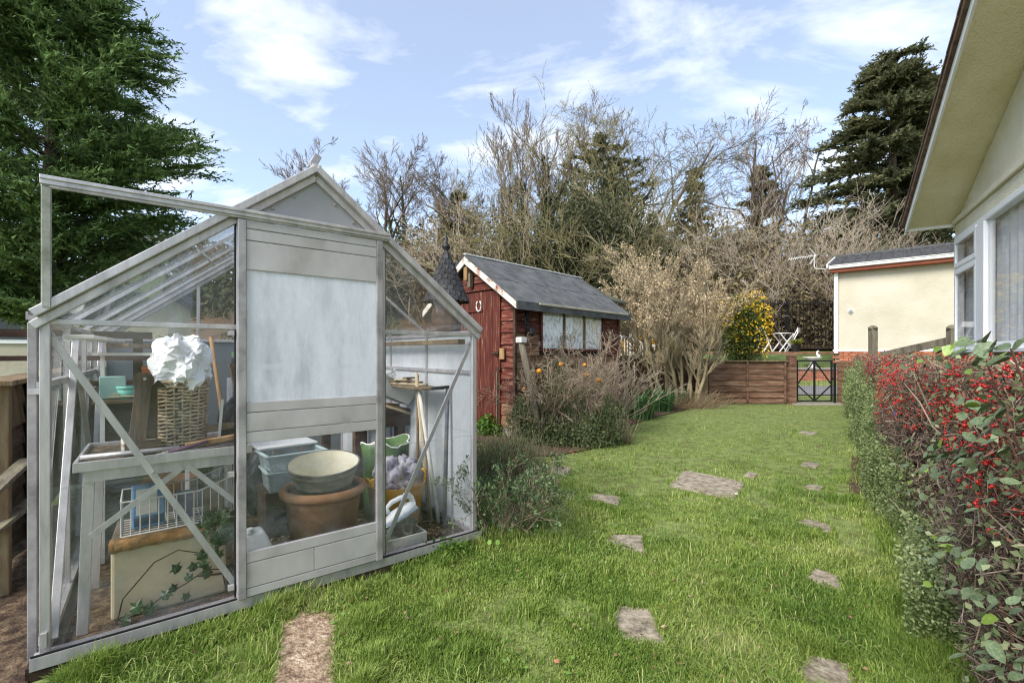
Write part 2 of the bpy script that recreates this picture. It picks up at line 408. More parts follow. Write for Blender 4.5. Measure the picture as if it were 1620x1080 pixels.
# ------------------------------------------------------------------ plant geometry
def vnoise(x, y, seed=0):
    """smooth value noise in [0, 1]"""
    xi = np.floor(x).astype(np.int64); yi = np.floor(y).astype(np.int64)
    fx = x - xi; fy = y - yi
    fx = fx * fx * (3 - 2 * fx); fy = fy * fy * (3 - 2 * fy)
    def h(a, b):
        n = (a * 374761393 + b * 668265263 + seed * 1442695041) & 0x7fffffff
        n = ((n ^ (n >> 13)) * 1274126177) & 0x7fffffff
        return ((n ^ (n >> 16)) & 0xffff) / 65535.0
    a = h(xi, yi); b = h(xi + 1, yi); c = h(xi, yi + 1); d = h(xi + 1, yi + 1)
    return (a * (1 - fx) + b * fx) * (1 - fy) + (c * (1 - fx) + d * fx) * fy
def frames(D):
    D = D / np.maximum(np.linalg.norm(D, axis=1, keepdims=True), 1e-9)
    ref = np.where(np.abs(D[:, 2:3]) > .9, np.array([[1., 0, 0]]), np.array([[0., 0, 1.]]))
    X = np.cross(D, ref); X /= np.maximum(np.linalg.norm(X, axis=1, keepdims=True), 1e-9)
    return D, X, np.cross(X, D)
def seg_mesh(name, S, m, k=3, tips=False):
    S = np.asarray(S, dtype=np.float64); n = len(S)
    if tips:                       # fine twigs end in a point: three faces each
        p0, p1, r0 = S[:, 0:3], S[:, 3:6], S[:, 6:7]; D, X, Y = frames(p1 - p0); p1 = p1 + D * .25 * np.linalg.norm(p1 - p0, axis=1, keepdims=True)
        V = np.stack([p0 + X * r0, p0 - X * r0 * .5 + Y * r0 * .87, p0 - X * r0 * .5 - Y * r0 * .87, p1], 1)
        b = (np.arange(n) * 4)[:, None]; F = np.concatenate([b + np.array([[0, 1, 3]]), b + np.array([[1, 2, 3]]), b + np.array([[2, 0, 3]])])
        return np_mesh(name, V.reshape(-1, 3), F, m)
    p0, p1, r0, r1 = S[:, 0:3], S[:, 3:6], S[:, 6:7], S[:, 7:8]
    D, X, Y = frames(p1 - p0)
    V = np.empty((n, 2 * k, 3))
    for j in range(k):
        a = 2 * math.pi * j / k
        o = X * math.cos(a) + Y * math.sin(a)
        V[:, j] = p0 + o * r0; V[:, k + j] = p1 + o * r1
    b = (np.arange(n) * 2 * k)[:, None]
    F = np.concatenate([b + np.array([[j, (j + 1) % k, k + (j + 1) % k, k + j]]) for j in range(k)], axis=0)
    return np_mesh(name, V.reshape(-1, 3), F, m, smooth=k > 3)
def leaf_mesh(name, C, D, L, Wd, m, rng, fold=.25, tri=False):
    """kite-shaped leaves: centre C, direction D, length L, width Wd"""
    n = len(C); L = np.broadcast_to(np.asarray(L, float), (n,))[:, None]; Wd = np.broadcast_to(np.asarray(Wd, float), (n,))[:, None]
    D, X, Y = frames(D)
    a = rng.uniform(0, 2 * math.pi, (n, 1))
    X2 = X * np.cos(a) + Y * np.sin(a); N2 = np.cross(D, X2)
    V = np.stack([C - D * L * .5, C + X2 * Wd * .5 + N2 * Wd * fold - D * L * .05, C + D * L * .5, C - X2 * Wd * .5 + N2 * Wd * fold - D * L * .05], axis=1)
    if tri:
        V = np.stack([C - D * L * .5 + X2 * Wd * .5, C - D * L * .5 - X2 * Wd * .5, C + D * L * .5], axis=1); F = (np.arange(n) * 3)[:, None] + np.array([[0, 1, 2]])
    else: F = (np.arange(n) * 4)[:, None] + np.array([[0, 1, 2, 3]])
    return np_mesh(name, V.reshape(-1, 3), F, m)
def grow(rg, p, d, L, r, lv, mx, S, T, up=.1, wig=.18, nseg=5, kids=(4, 6), spread=.75, shrink=.55, kr=.5, start=.3, wind=(0, 0, 0), minr=.004):
    """one branch and its children: segments into S, tips into T"""
    p = np.array(p, float); d = np.array(d, float); d /= np.linalg.norm(d)
    pts = [p]; dirs = [d]; n = max(2, nseg - lv)
    st = L / n
    for i in range(n):
        d = d + np.array([rg.gauss(0, wig), rg.gauss(0, wig), rg.gauss(0, wig) + up]) + np.array(wind) * (lv > 0)
        d /= np.linalg.norm(d)
        q = p + d * st
        ra = max(minr, r * (1 - .75 * i / n)); rb = max(minr * .6, r * (1 - .75 * (i + 1) / n))
        S.append((*p, *q, ra, rb)); p = q; pts.append(p); dirs.append(d)
    T.append((*p, *d))
    if lv >= mx: return
    c = rg.randint(*kids)
    for j in range(c):
        f = start + (1 - start) * (j + rg.random()) / c
        i = min(n - 1, int(f * n)); t = f * n - i
        b = pts[i] * (1 - t) + pts[i + 1] * t; bd = dirs[i + 1]
        ax = np.array([rg.gauss(0, 1) for _ in range(3)]); ax -= bd * ax.dot(bd); ax /= max(1e-6, np.linalg.norm(ax))
        sp = spread * rg.uniform(.6, 1.25)
        nd = bd * math.cos(sp) + ax * math.sin(sp)
        grow(rg, b, nd, L * shrink * rg.uniform(.7, 1.2) * (1.15 - .45 * f), max(minr, r * (1 - .75 * f) * kr * 1.2), lv + 1, mx, S, T, up, wig, nseg, kids, spread, shrink, kr, .2, wind, minr)

# ------------------------------------------------------------------ ground
def height(x, y):
    """lawn at 0, lane behind the fence, raised garden beyond it, wooded hill behind that"""
    xs = np.asarray(x, float); ys = np.asarray(y, float)
    return np.interp(ys, [-50, 10.9, 11.4, 13.15, 13.25, 17, 19, 45, 80, 300], [0, 0, .10, .2, .62, 1.2, 1.3, 7.5, 11, 11])
gx = np.concatenate([np.linspace(-200, -30, 12), np.linspace(-26, 34, 61), np.linspace(40, 220, 12)])
gy = np.concatenate([np.linspace(-60, -4, 6), np.linspace(-2, 10.9, 24), [11.4, 12.3, 13.15, 13.25], np.linspace(14, 50, 40), np.linspace(56, 300, 16)])
GX, GY = np.meshgrid(gx, gy)
GZ = height(GX, GY) + np.where(GY > 20, (vnoise(GX * .2, GY * .2, 3) - .5) * .8, 0)
GV = np.stack([GX, GY, GZ], -1).reshape(-1, 3)
nx_ = len(gx); ii, jj = np.meshgrid(np.arange(nx_ - 1), np.arange(len(gy) - 1)); b_ = (jj * nx_ + ii).ravel()
GF = np.stack([b_, b_ + 1, b_ + 1 + nx_, b_ + nx_], -1)
TURF = mat('turf and soil', ['#54502f', '#616839', '#6d7a42', '#7b884e', '#716a48'], 12, rough=.95, bump=.5, bscale=60, lo=.3, hi=.75)
ground = place('ground', np_mesh('ground', GV, GF, TURF, True)); kind(ground, 'structure')
WOODFLOOR = mat('leaf litter', ['#2e2418', '#4a3a28', '#5f4d38', '#41421f'], 1.2, rough=.95, bump=.5, bscale=8)
# leaf litter of the wood, a sheet a little above the terrain
wy = np.linspace(17.6, 60, 50); wx = np.linspace(-24, 40, 60)
WX, WY = np.meshgrid(wx, wy); WZ = height(WX, WY) + (vnoise(WX * .2, WY * .2, 3) - .5) * .8 * (WY > 20) + .10
ii, jj = np.meshgrid(np.arange(59), np.arange(49)); b_ = (jj * 60 + ii).ravel()
kind(place('woodland_floor', np_mesh('woodland_floor', np.stack([WX, WY, WZ], -1).reshape(-1, 3), np.stack([b_, b_ + 1, b_ + 61, b_ + 60], -1), WOODFLOOR, True)), 'structure')
# lane
mb = MB(); N_ = 24
for i in range(N_ + 1):
    x = -14 + 44 * i / N_
    mb.v += [(x, 11.35, .115), (x, 12.2, .17), (x, 13.12, .215)]
mb.f = [(3 * i + j, 3 * i + 3 + j, 3 * i + 4 + j, 3 * i + 1 + j) for i in range(N_) for j in range(2)]
kind(mb.build('road', ASPHALT), 'structure')

GH = Frame((-1.65, 1.59), (.7876, .616))       # greenhouse front, from its near corner
GHW, GHL, GHB = 1.818, 2.45, .05
SH = Frame((.04, 6.0), (.69, .72))             # shed side wall with the window
HS = Frame((4.87, 5.0), (-.54, -.84))          # near house wall, from its far corner
FH = Frame((9.9, 14.0), (.763, -.646))         # far bungalow wall
HG = Frame((1.03, .75), (.573, .819))          # hedge foot line; y > 0 is the lawn side

# soil beds and greenhouse floor
def sheet(name, poly, z, m):
    mb = MB(); mb.v = [(p[0], p[1], z) for p in poly]; mb.f = [tuple(range(len(poly)))]
    return kind(mb.build(name, m), 'structure')
bed_poly = [G0(760, 700), G0(800, 722), G0(880, 722), G0(960, 706), G0(990, 676), G0(1030, 662), G0(1120, 640), (4.4, 10.1), (-1.2, 10.1), (-1.2, 6.0)]
sheet('soil_bed', bed_poly, .012, SOILM)
ghfloor = [GH.w(-.05, -.02), GH.w(GHW, -.02), GH.w(GHW, GHL), GH.w(-.05, GHL)]
sheet('greenhouse_floor', ghfloor, .03, SOILM)
side_poly = [GH.w(-1.2, -.9), GH.w(-.02, -.25), GH.w(-.06, GHL), GH.w(-1.2, GHL)]
sheet('bare_ground', side_poly, .010, SOILM)
strip_poly = [HG.w(2.0, .02), HG.w(3.2, .30), HG.w(5, .22), HG.w(5, -.3), HG.w(2, -.3)]
sheet('hedge_soil', strip_poly, .008, SOILM)

# ------------------------------------------------------------------ stepping stones
rgS = random.Random(5)
SLABS = []
def slab(name, pts, label, m=STONE, z=.006, cat='paving slab'):
    w = [G0(x, y, z) for x, y in pts]
    c = sum(w, Vector()) / len(w)
    # uneven, slightly chipped outline
    out = []
    for i in range(len(w)):
        a, b = w[i], w[(i + 1) % len(w)]
        for t in (.0, .12, .25, .4, .5, .62, .75, .88):
            p = a.lerp(b, t); p = c + (p - c) * (.96 if t == 0 else .99 if t in (.12, .88) else 1.0) + Vector((rgS.gauss(0, .003), rgS.gauss(0, .003), 0)); out.append(p)
    mb = MB(); n = len(out)
    top = [(p.x - c.x, p.y - c.y, 0) for p in out]; inn = [(q[0] * .96, q[1] * .96, .003) for q in top]; bot = [(q[0], q[1], -.05) for q in top]
    mb.v = inn + top + bot
    mb.f = [tuple(range(n))] + [(i, n + i, n + (i + 1) % n, (i + 1) % n) for i in range(n)] + [(n + i, 2 * n + i, 2 * n + (i + 1) % n, n + (i + 1) % n) for i in range(n)]
    o = mb.build(name, m, loc=c)
    tag(o, label, cat, 'paving slabs set in the lawn')
    SLABS.append([(p.x, p.y) for p in w])
    return o
slab('paving_slab', [(1056, 768), (1084, 743), (1180, 762), (1162, 790)], 'largest grey paving slab, a wide rectangle in the middle of the lawn')
slab('paving_slab', [(932, 790), (942, 781), (982, 785), (978, 799)], 'small pinkish paving slab showing in lawn just before the largest slab')
slab('paving_slab', [(957, 856), (970, 845), (1018, 846), (1022, 878)], 'worn square stepping stone in lawn between the small slab and the lowest middle stone')
slab('paving_slab', [(964, 985), (975, 957), (1036, 962), (1060, 1025), (985, 1012)], 'large stepping stone with rounded corners in the middle of the near lawn')
slab('paving_slab', [(418, 1120), (445, 985), (480, 958), (533, 968), (534, 1120)], 'brown gravelly slab in front of the greenhouse door', STONE2)
slab('paving_slab', [(862, 744), (880, 736), (906, 740), (892, 751)], 'thin grey slab half grown over beside the low green shrub')
slab('paving_slab', [(1262, 826), (1275, 820), (1322, 832), (1312, 842)], 'narrow slab almost grown over at the edge of the lawn near hedge')
slab('paving_slab', [(1272, 915), (1288, 897), (1328, 912), (1334, 937)], 'pointed grey slab between two other slabs along the hedge side')
slab('paving_slab', [(1256, 1062), (1280, 1034), (1340, 1046), (1372, 1120), (1270, 1110)], 'grey slab on the hedge side cut by the bottom edge of the picture')
slab('paving_slab', [(1266, 736), (1272, 730), (1298, 733), (1292, 740)], 'tiny patch of slab far along the hedge side path')
slab('paving_slab', [(1176, 752), (1184, 745), (1200, 750), (1192, 757)], 'small brown slab chip showing beside the largest slab')
slab('paving_slab', [(1262, 684), (1270, 681), (1294, 684), (1286, 688)], 'pale sliver of slab in the lawn towards the gate')
slab('paving_slab', [(1270, 770), (1282, 765), (1304, 770), (1296, 776)], 'small slab showing through grass midway along the hedge side path')

# ------------------------------------------------------------------ lawn
def inpoly(x, y, poly):
    c = np.zeros(x.shape, bool); n = len(poly)
    for i in range(n):
        x0, y0 = poly[i][0], poly[i][1]; x1, y1 = poly[(i + 1) % n][0], poly[(i + 1) % n][1]
        k = ((y0 > y) != (y1 > y)) & (x < (x1 - x0) * (y - y0) / (y1 - y0 + 1e-12) + x0); c ^= k
    return c
rng = np.random.default_rng(11)
lawn_poly = [(-2.6, .6), GH.w(-.1, -.10), GH.w(.4, -.09), GH.w(GHW, -.05), GH.w(GHW + .1, .6), (.1, 4.6), G0(790, 715), G0(880, 718), G0(960, 702), G0(992, 672), G0(1030, 658), G0(1120, 638),
             (4.6, 10.75), (8.3, 10.75), HG.w(11, .0), HG.w(0, .0), (.6, .4)]
N0 = 1500000
# sample in the picture so that near and far are covered alike, then keep what lies on the lawn
u = rng.uniform(-250, 1870, N0); yy = HOR + 42 + (rng.uniform(0, 1, N0) ** 1.25) * 650
Yd = FPX * CAMZ / (yy - HOR); Xd = (u - CXP) / FPX * Yd
keep = inpoly(Xd, Yd, lawn_poly) & (Yd < 10.8)
# even out: accept by area so that density falls with distance but stays full
dens = np.clip(1.0 / (Yd ** 1.0) * 1.6, 0, 1)
keep &= rng.uniform(0, 1, N0) < dens * 1.4
for s_ in SLABS:
    cx = sum(p[0] for p in s_) / len(s_); cy = sum(p[1] for p in s_) / len(s_)
    sp = [(cx + (p[0] - cx) * .90, cy + (p[1] - cy) * .90) for p in s_]; sq_ = [(cx + (p[0] - cx) * .74, cy + (p[1] - cy) * .74) for p in s_]
    keep &= ~(inpoly(Xd, Yd, sp) & (rng.uniform(0, 1, N0) < .8)); keep &= ~inpoly(Xd, Yd, sq_)
# worn earth along the hedge and a few scuffed patches
patch = vnoise(Xd * 3.1 + 7, Yd * 3.1, 9) * .6 + vnoise(Xd * 8, Yd * 8, 4) * .4
keep &= ~((patch > .66) & (rng.uniform(0, 1, N0) < np.clip((patch - .62) * 8, 0, .85)))
hx = (Xd - HG.o.x) * HG.n.x + (Yd - HG.o.y) * HG.n.y; hsx = (Xd - HG.o.x) * HG.e.x + (Yd - HG.o.y) * HG.e.y
worn = (hsx > 1.9) & (hsx < 4.6) & (np.abs(hx - (.32 + .05 * np.sin(hsx * 5))) < .10) & (vnoise(Xd * 6, Yd * 6, 2) > .35)
keep &= ~(worn & (rng.uniform(0, 1, N0) < .9))
X0, Y0 = Xd[keep], Yd[keep]
MAXB = 310000
if len(X0) > MAXB:
    pick = rng.choice(len(X0), MAXB, replace=False); X0, Y0 = X0[pick], Y0[pick]
n = len(X0)
clump = vnoise(X0 * 2.2, Y0 * 2.2, 1) * .55 + vnoise(X0 * 6, Y0 * 6, 5) * .45
ghd = np.abs((X0 - GH.o.x) * GH.n.x + (Y0 - GH.o.y) * GH.n.y); ghs = (X0 - GH.o.x) * GH.e.x + (Y0 - GH.o.y) * GH.e.y
edge = np.clip(1 - ghd / .22, 0, 1) * (ghs > .05) * (ghs < 2.1) + np.clip(1 - np.abs((X0 - HG.o.x) * HG.n.x + (Y0 - HG.o.y) * HG.n.y) / .35, 0, 1) * .8
TC = np.stack([rng.uniform(-2.5, 8, 900), rng.uniform(.9, 10.5, 900)], 1); TR = rng.uniform(.03, .10, 900)   # longer tufts here and there
tuft = np.zeros(n)
for (tx, ty_), tr_ in zip(TC, TR):
    mk = (np.abs(X0 - tx) < tr_ * 2) & (np.abs(Y0 - ty_) < tr_ * 2)
    if mk.any(): tuft[mk] = np.maximum(tuft[mk], np.exp(-((X0[mk] - tx) ** 2 + (Y0[mk] - ty_) ** 2) / (tr_ ** 2)))
Lb = (.014 + .028 * clump ** 2.0 + .048 * tuft + .060 * edge) * rng.uniform(.55, 1.35, n) * np.clip(1.05 - .035 * Y0, .6, 1.1)
wb = (.0011 + .00050 * Y0) * rng.uniform(.7, 1.4, n)
az = rng.uniform(0, 2 * math.pi, n)
# grass leans in tufts
la = vnoise(X0 * 4, Y0 * 4, 8) * 6.283 * 2
lean = rng.uniform(.15, .9, n)
dx = np.cos(az) * .9 + np.cos(la) * .25; dy = np.sin(az) * .9 + np.sin(la) * .25
B = np.stack([X0, Y0, np.zeros(n)], 1)
side = np.stack([-np.sin(az), np.cos(az), np.zeros(n)], 1) * wb[:, None]
mid = B + np.stack([dx * lean * .30 * Lb, dy * lean * .30 * Lb, Lb * .58], 1)
tip = B + np.stack([dx * lean * .95 * Lb, dy * lean * .95 * Lb, Lb * (1 - .45 * lean ** 2)], 1)
V = np.stack([B - side, B + side, mid + side * .8, mid - side * .8, tip], 1).reshape(-1, 3)
b_ = (np.arange(n) * 5)[:, None]
near_ = Y0 < 3.6
F = np.concatenate([b_[near_] + np.array([[0, 1, 2]]), b_[near_] + np.array([[0, 2, 3]]), b_[near_] + np.array([[3, 2, 4]]), b_[~near_] + np.array([[0, 1, 4]])])
def grassmat():
    m = leafmat('lawn blades', ['#476228', '#658236', '#839b46', '#a3b25f', '#c9c493'], transl=.42, nscale=1.8, nmix=.55, rough=.5, spec=.25)
    return m
GRASS = grassmat()
grass = place('grass', np_mesh('grass', V, F, GRASS)); kind(grass, 'stuff', 'uneven green lawn grass with longer tufts around the slabs')
# clover and small weeds in the turf, dead bits of leaf
# straggling longer blades, some of them dry
ns = 5200; m_ = rng.choice(np.where((Y0 < 6.5) & (clump > .42))[0], ns, replace=False); Xs, Ys = X0[m_], Y0[m_]; as_ = rng.uniform(0, 6.283, ns); ls_ = rng.uniform(.04, .10, ns); le = rng.uniform(.5, 1.4, ns)
bs_ = np.stack([Xs, Ys, np.zeros(ns)], 1); sd_ = np.stack([-np.sin(as_), np.cos(as_), np.zeros(ns)], 1) * (.0009 + .0003 * Ys)[:, None]; dr_ = np.stack([np.cos(as_), np.sin(as_), np.zeros(ns)], 1)
mid_s = bs_ + dr_ * (le * ls_ * .35)[:, None] + np.array([0, 0, 1.]) * (ls_ * .55)[:, None]; tip_s = bs_ + dr_ * (le * ls_ * .95)[:, None] + np.array([0, 0, 1.]) * (ls_ * (.85 - .5 * le))[:, None]
Vs = np.stack([bs_ - sd_, bs_ + sd_, mid_s + sd_, mid_s - sd_, tip_s], 1).reshape(-1, 3); q_ = (np.arange(ns) * 5)[:, None]
kind(place('long_grass', np_mesh('long_grass', Vs, np.concatenate([q_ + np.array([[0, 1, 2]]), q_ + np.array([[0, 2, 3]]), q_ + np.array([[3, 2, 4]])]), leafmat('stray blades', ['#4c602a', '#66803a', '#839a4c', '#a3b064', '#bdb586'], transl=.3, nmix=.15))), 'stuff', 'straggling longer and dry blades of grass')
k_ = rng.choice(len(X0), 5200, replace=False); wn_ = vnoise(X0[k_] * 2.5, Y0[k_] * 2.5, 31); k_ = k_[wn_ > .52]
wc = np.stack([X0[k_], Y0[k_], rng.uniform(.012, .03, len(k_))], 1); wd0 = rng.normal(0, 1, (len(k_), 3)); wd0[:, 2] *= .3
kind(place('lawn_weeds', leaf_mesh('lawn_weeds', wc, wd0, rng.uniform(.012, .028, len(k_)), rng.uniform(.008, .016, len(k_)), WEEDG, rng)), 'stuff', 'low broad leaved weeds among the lawn grass')
k_ = rng.choice(len(X0), 420, replace=False); wc = np.stack([X0[k_], Y0[k_], rng.uniform(.015, .035, 420)], 1); wd0 = rng.normal(0, 1, (420, 3)); wd0[:, 2] *= .3
kind(place('leaf_litter', leaf_mesh('leaf_litter', wc, wd0, rng.uniform(.008, .03, 420), rng.uniform(.005, .014, 420), leafmat('dead leaf tones', ['#4a3626', '#6e5238', '#94785a', '#b8a688'], transl=.1, nmix=.1), rng)), 'stuff', 'scraps of dead leaf lying in the lawn')
print('grass blades', n)

# ------------------------------------------------------------------ greenhouse
gh = empty('greenhouse', GH.w(0, 0, 0), GH.rz, 'old aluminium framed greenhouse full of pots and tools with whitewashed sliding door', 'greenhouse')
ZE, ZR = 1.25, 1.965                      # eaves and ridge
HWD = GHW / 2
slope = (ZR - ZE) / HWD
def rake(t): return ZE + slope * (t if t < HWD else GHW - t)
p = MB()
p.bx((-.03, -.035, -.02), (GHW + .03, .05, GHB)); p.bx((-.03, GHL - .05, -.02), (GHW + .03, GHL + .03, GHB))
p.bx((-.03, .05, -.02), (.05, GHL - .05, GHB)); p.bx((GHW - .05, .05, -.02), (GHW + .03, GHL - .05, GHB))
p.build('plinth', mat('dark damp timber', ['#2a211a', '#3f3227', '#54463a'], 6, rough=.95, bump=.3), gh)
def gpart(name, m=ALU, bevel=.002, **k):
    return mb_cur.build(name, m, gh, bevel=bevel, **k)
def gbar(name, a, b, w, h, m=ALU, up=(0, 1, 0), bevel=.002):
    return MB().bar(a, b, w, h, up).build(name, m, gh, bevel=bevel)
# base rails
MB().bx((-.015, -.03, GHB), (GHW + .015, .03, GHB + .022)).bx((-.02, -.04, GHB - .012), (GHW + .02, -.026, GHB + .03)).build('base_rail', ALU, gh)
MB().bx((-.015, GHL - .03, GHB), (GHW + .015, GHL + .03, GHB + .03)).build('base_rail', ALU, gh)
MB().bx((-.02, .032, GHB), (.02, GHL - .032, GHB + .03)).build('base_rail', ALU, gh)
MB().bx((GHW - .02, .032, GHB), (GHW + .02, GHL - .032, GHB + .03)).build('base_rail', ALU, gh)
# corner posts (front ones with a flange) and gutters
for t, s in ((0, 1), (GHW, -1)):
    MB().bx((t, -.014, GHB + .03), (t + .028 * s, .014, ZE)).build('corner_post', ALU, gh, bevel=.002)
    MB().bx((t - .018, GHL - .018, GHB + .03), (t + .018, GHL + .018, ZE)).build('corner_post', ALU, gh, bevel=.002)
    MB().bx((t - .026 * s, -.02, ZE - .012), (t + .012 * s, GHL + .03, ZE + .004)).bx((t - .031 * s, -.02, ZE - .012), (t - .0255 * s, GHL + .03, ZE + .016)).build('gutter', ALU_D, gh)
# outer corner flashing seen beside the near post
MB().bx((-.034, .02, GHB - .03), (-.010, .05, ZE - .02)).build('corner_flashing', ALU_D, gh, bevel=.002)
MB().bx((-.03, .0, .98), (.0, .012, 1.0)).build('bracket', ALU, gh); MB().bx((.004, -.024, GHB + .05), (.020, -.0145, GHB + .1)).build('bracket', ALU, gh)
# front and back rakes, ridge
for w in (0.0, GHL):
    o = -.03 if w == 0 else .0
    for a, b in (((0, w, ZE), (HWD, w, ZR)), ((GHW, w, ZE), (HWD, w, ZR))):
        ax = a[0]; sgn = -1 if ax == 0 else 1
        e = Vector(a); f = Vector(b); d = (e - f).normalized()
        mbx = MB().bar(Vector(e) + d * .015 + Vector((0, o, .018)), Vector(f) + Vector((0, o, .018)), .05, .030, (0, 0, 1))
        mbx.bar(Vector(e) + d * .02 + Vector((0, o + .01, -.02)), Vector(f) + Vector((0, o + .01, -.02)), .02, .03, (0, 0, 1))
        mbx.build('rake_bar', ALU, gh, bevel=.003)
MB().bx((HWD - .02, -.05, ZR + .005), (HWD + .02, GHL + .03, ZR + .035)).build('ridge_bar', ALU, gh, bevel=.003)
# raised end of a roof vent behind the ridge
MB().bar((HWD - .012, .02, ZR + .03), (HWD + .026, .03, ZR + .110), .034, .012, (0, 1, 0)).box((HWD + .0, .02, ZR + .04), (.03, .03, .035)).build('ridge_cap', ALU_D, gh, bevel=.003)
# eave transom of the front
gbar('transom', (.02, 0, 1.235), (.615, 0, 1.235), .02, .022, up=(0, 1, 0)); gbar('transom', (1.232, 0, 1.235), (GHW - .02, 0, 1.235), .022, .022)
gbar('transom', (.02, GHL, 1.235), (GHW - .02, GHL, 1.235), .022, .022)
# front uprights beside the doorway
for t in (.606, 1.238):
    MB().bx((t - .016, -.014, GHB + .03), (t + .016, .014, rake(t) - .02)).build('upright', ALU, gh, bevel=.002)
    MB().bx((t - .012, GHL - .012, GHB + .03), (t + .012, GHL + .012, rake(t) - .02)).build('upright', ALU, gh, bevel=.002)
# diagonal braces on the front
gbar('diagonal_brace', (.015, .018, 1.20), (.60, .018, .105), .008, .024, up=(0, 0, 1)); gbar('diagonal_brace', (1.25, .018, .10), (GHW - .02, .018, 1.19), .008, .024, up=(0, 0, 1))
# side glazing bars, roof glazing bars, purlins
nb = 4
for i in range(1, nb):
    w = GHL * i / nb
    for t in (0, GHW):
        MB().bx((t - .011, w - .011, GHB + .03), (t + .011, w + .011, ZE)).build('glazing_bar', ALU, gh)
    for a in (0, GHW):
        MB().bar((a, w, ZE + .006), (HWD, w, ZR + .002), .012, .016, (0, 0, 1)).build('roof_bar', ALU, gh)
for t in (0, GHW):
    MB().bx((t - .014, .02, 1.0), (t + .014, GHL - .02, 1.022)).build('side_rail', ALU, gh)
# side braces, near side
gbar('side_brace', (.03, .03, .10), (.03, .62, 1.20), .008, .026, up=(1, 0, 0)); gbar('side_brace', (.03, 1.2, .55), (.03, .75, 1.0), .008, .022, up=(1, 0, 0))
gbar('side_brace', (.03, 1.25, .10), (.03, 1.8, 1.2), .008, .024, up=(1, 0, 0))
gbar('roof_brace', (.48, .3, ZE + slope * .48 - .03), (.62, 1.3, ZE + slope * .62 - .03), .02, .008)
gbar('roof_brace', (1.30, .05, rake(1.30) - .04), (1.5, 1.4, rake(1.5) - .04), .02, .008)
# grey gable sheet over the door
zt = 1.715; tl = (zt - ZE) / slope
MB().prism([(tl + .03, -.012, zt - .01), (GHW - tl - .03, -.012, zt - .01), (HWD, -.012, ZR - .025)], (0, .006, 0)).build('gable_panel', GABLE, gh)
for tt, dz in ((.16, .05), (.07, .05)):
    for s in (-1, 1):
        MB().lathe([(0, .006), (.007, .004), (.008, 0)], k=8).build('bolt', ALU_D, gh, loc=(HWD + s * (tt + .02), -.013, ZR - slope * (tt + .02) - .055), rot=(math.pi / 2, 0, 0))
# panes: each pane of the front, sides, roof and back
def pane(name, pts, off, m): return MB().prism(pts, off).build(name, m, gh)
def glz(z0, z1, t0, t1, w, m, dw=.003): return pane('pane', [(t0, w, z0), (t1, w, z0), (t1, w, z1), (t0, w, z1)], (0, dw, 0), m)
ZJ = .645
BACKG = glassmat('grimy back glass', .30, .65, .62, .90, '#8d949b', scale=4, stretch=(1, 1, .5))
glz(GHB + .03, ZJ, .02, .592, -.003, GLASS_L); glz(ZJ - .012, 1.228, .02, .592, .003, GLASS)
glz(GHB + .03, ZJ, 1.252, GHW - .02, -.003, GLASS_L); glz(ZJ - .012, 1.228, 1.252, GHW - .02, .003, GLASS)
pane('pane', [(.03, -.001, 1.247), (.59, -.001, 1.247), (.59, -.001, rake(.59) - .03)], (0, .003, 0), GLASS)
pane('pane', [(GHW - .03, -.001, 1.247), (1.254, -.001, rake(1.254) - .03), (1.254, -.001, 1.247)], (0, .003, 0), GLASS)
for i in range(nb):
    w0, w1 = GHL * i / nb + .012, GHL * (i + 1) / nb - .012
    for t in (0, GHW):
        m = CHALKY if t else GLASS
        pane('pane', [(t, w0, GHB + .03), (t, w1, GHB + .03), (t, w1, ZJ), (t, w0, ZJ)], (.003, 0, 0), m)
        pane('pane', [(t, w0, ZJ + .002), (t, w1, ZJ + .002), (t, w1, ZE - .012), (t, w0, ZE - .012)], (.003, 0, 0), m)
    for s in (0, 1):
        a, b = (0.01, HWD - .02) if s == 0 else (GHW - .01, HWD + .02)
        mid_ = (a + b) / 2
        for x0, x1 in ((a, mid_), (mid_, b)):
            pane('roof_pane', [(x0, w0, rake(x0) + .014), (x1, w0, rake(x1) + .014), (x1, w1, rake(x1) + .014), (x0, w1, rake(x0) + .014)], (0, 0, .003), GLASS_R)
for t0, t1 in ((.02, .592), (.62, 1.226), (1.252, GHW - .02)):
    glz(GHB + .03, ZJ, t0, t1, GHL, BACKG); glz(ZJ, 1.226, t0, t1, GHL, BACKG)
pane('pane', [(.03, GHL, 1.247), (GHW - .03, GHL, 1.247), (HWD, GHL, ZR - .04)], (0, .003, 0), GLASS)
# rubber gaskets and bolts
for t in (.588, 1.2545): MB().bx((t - .004, -.008, GHB + .03), (t + .004, .006, rake(t) - .03)).build('gasket', BLACK, gh)
for t in (.022, GHW - .022): MB().bx((t - .003, -.008, GHB + .03), (t + .003, .006, 1.22)).build('gasket', BLACK, gh)
for s in (-1, 1):
    q0 = HWD + s * HWD; q1 = HWD + s * .02
    MB().bar((q0, -.02, ZE - .012), (q1, -.02, rake(q1) - .022), .012, .007, (0, 0, 1)).build('gasket', BLACK, gh)
MB().bx((-.018, -.036, GHB + .0305), (GHW + .018, -.030, GHB + .037)).build('gasket', BLACK, gh)
for t, z in ((.03, 1.19), (.59, .125), (.31, .655), (1.262, .12), (GHW - .035, 1.18), (.606, .60), (.606, 1.22), (1.238, .55), (.045, 1.235), (.58, 1.235), (1.27, 1.235), (GHW - .05, 1.235)):
    MB().lathe([(0, .006), (.006, .005), (.0075, 0)], k=8).build('bolt', ALU_D, gh, loc=(t, -.016 if abs(t - .606) < .01 or abs(t - 1.238) < .01 else .012, z), rot=(math.pi / 2, 0, 0))
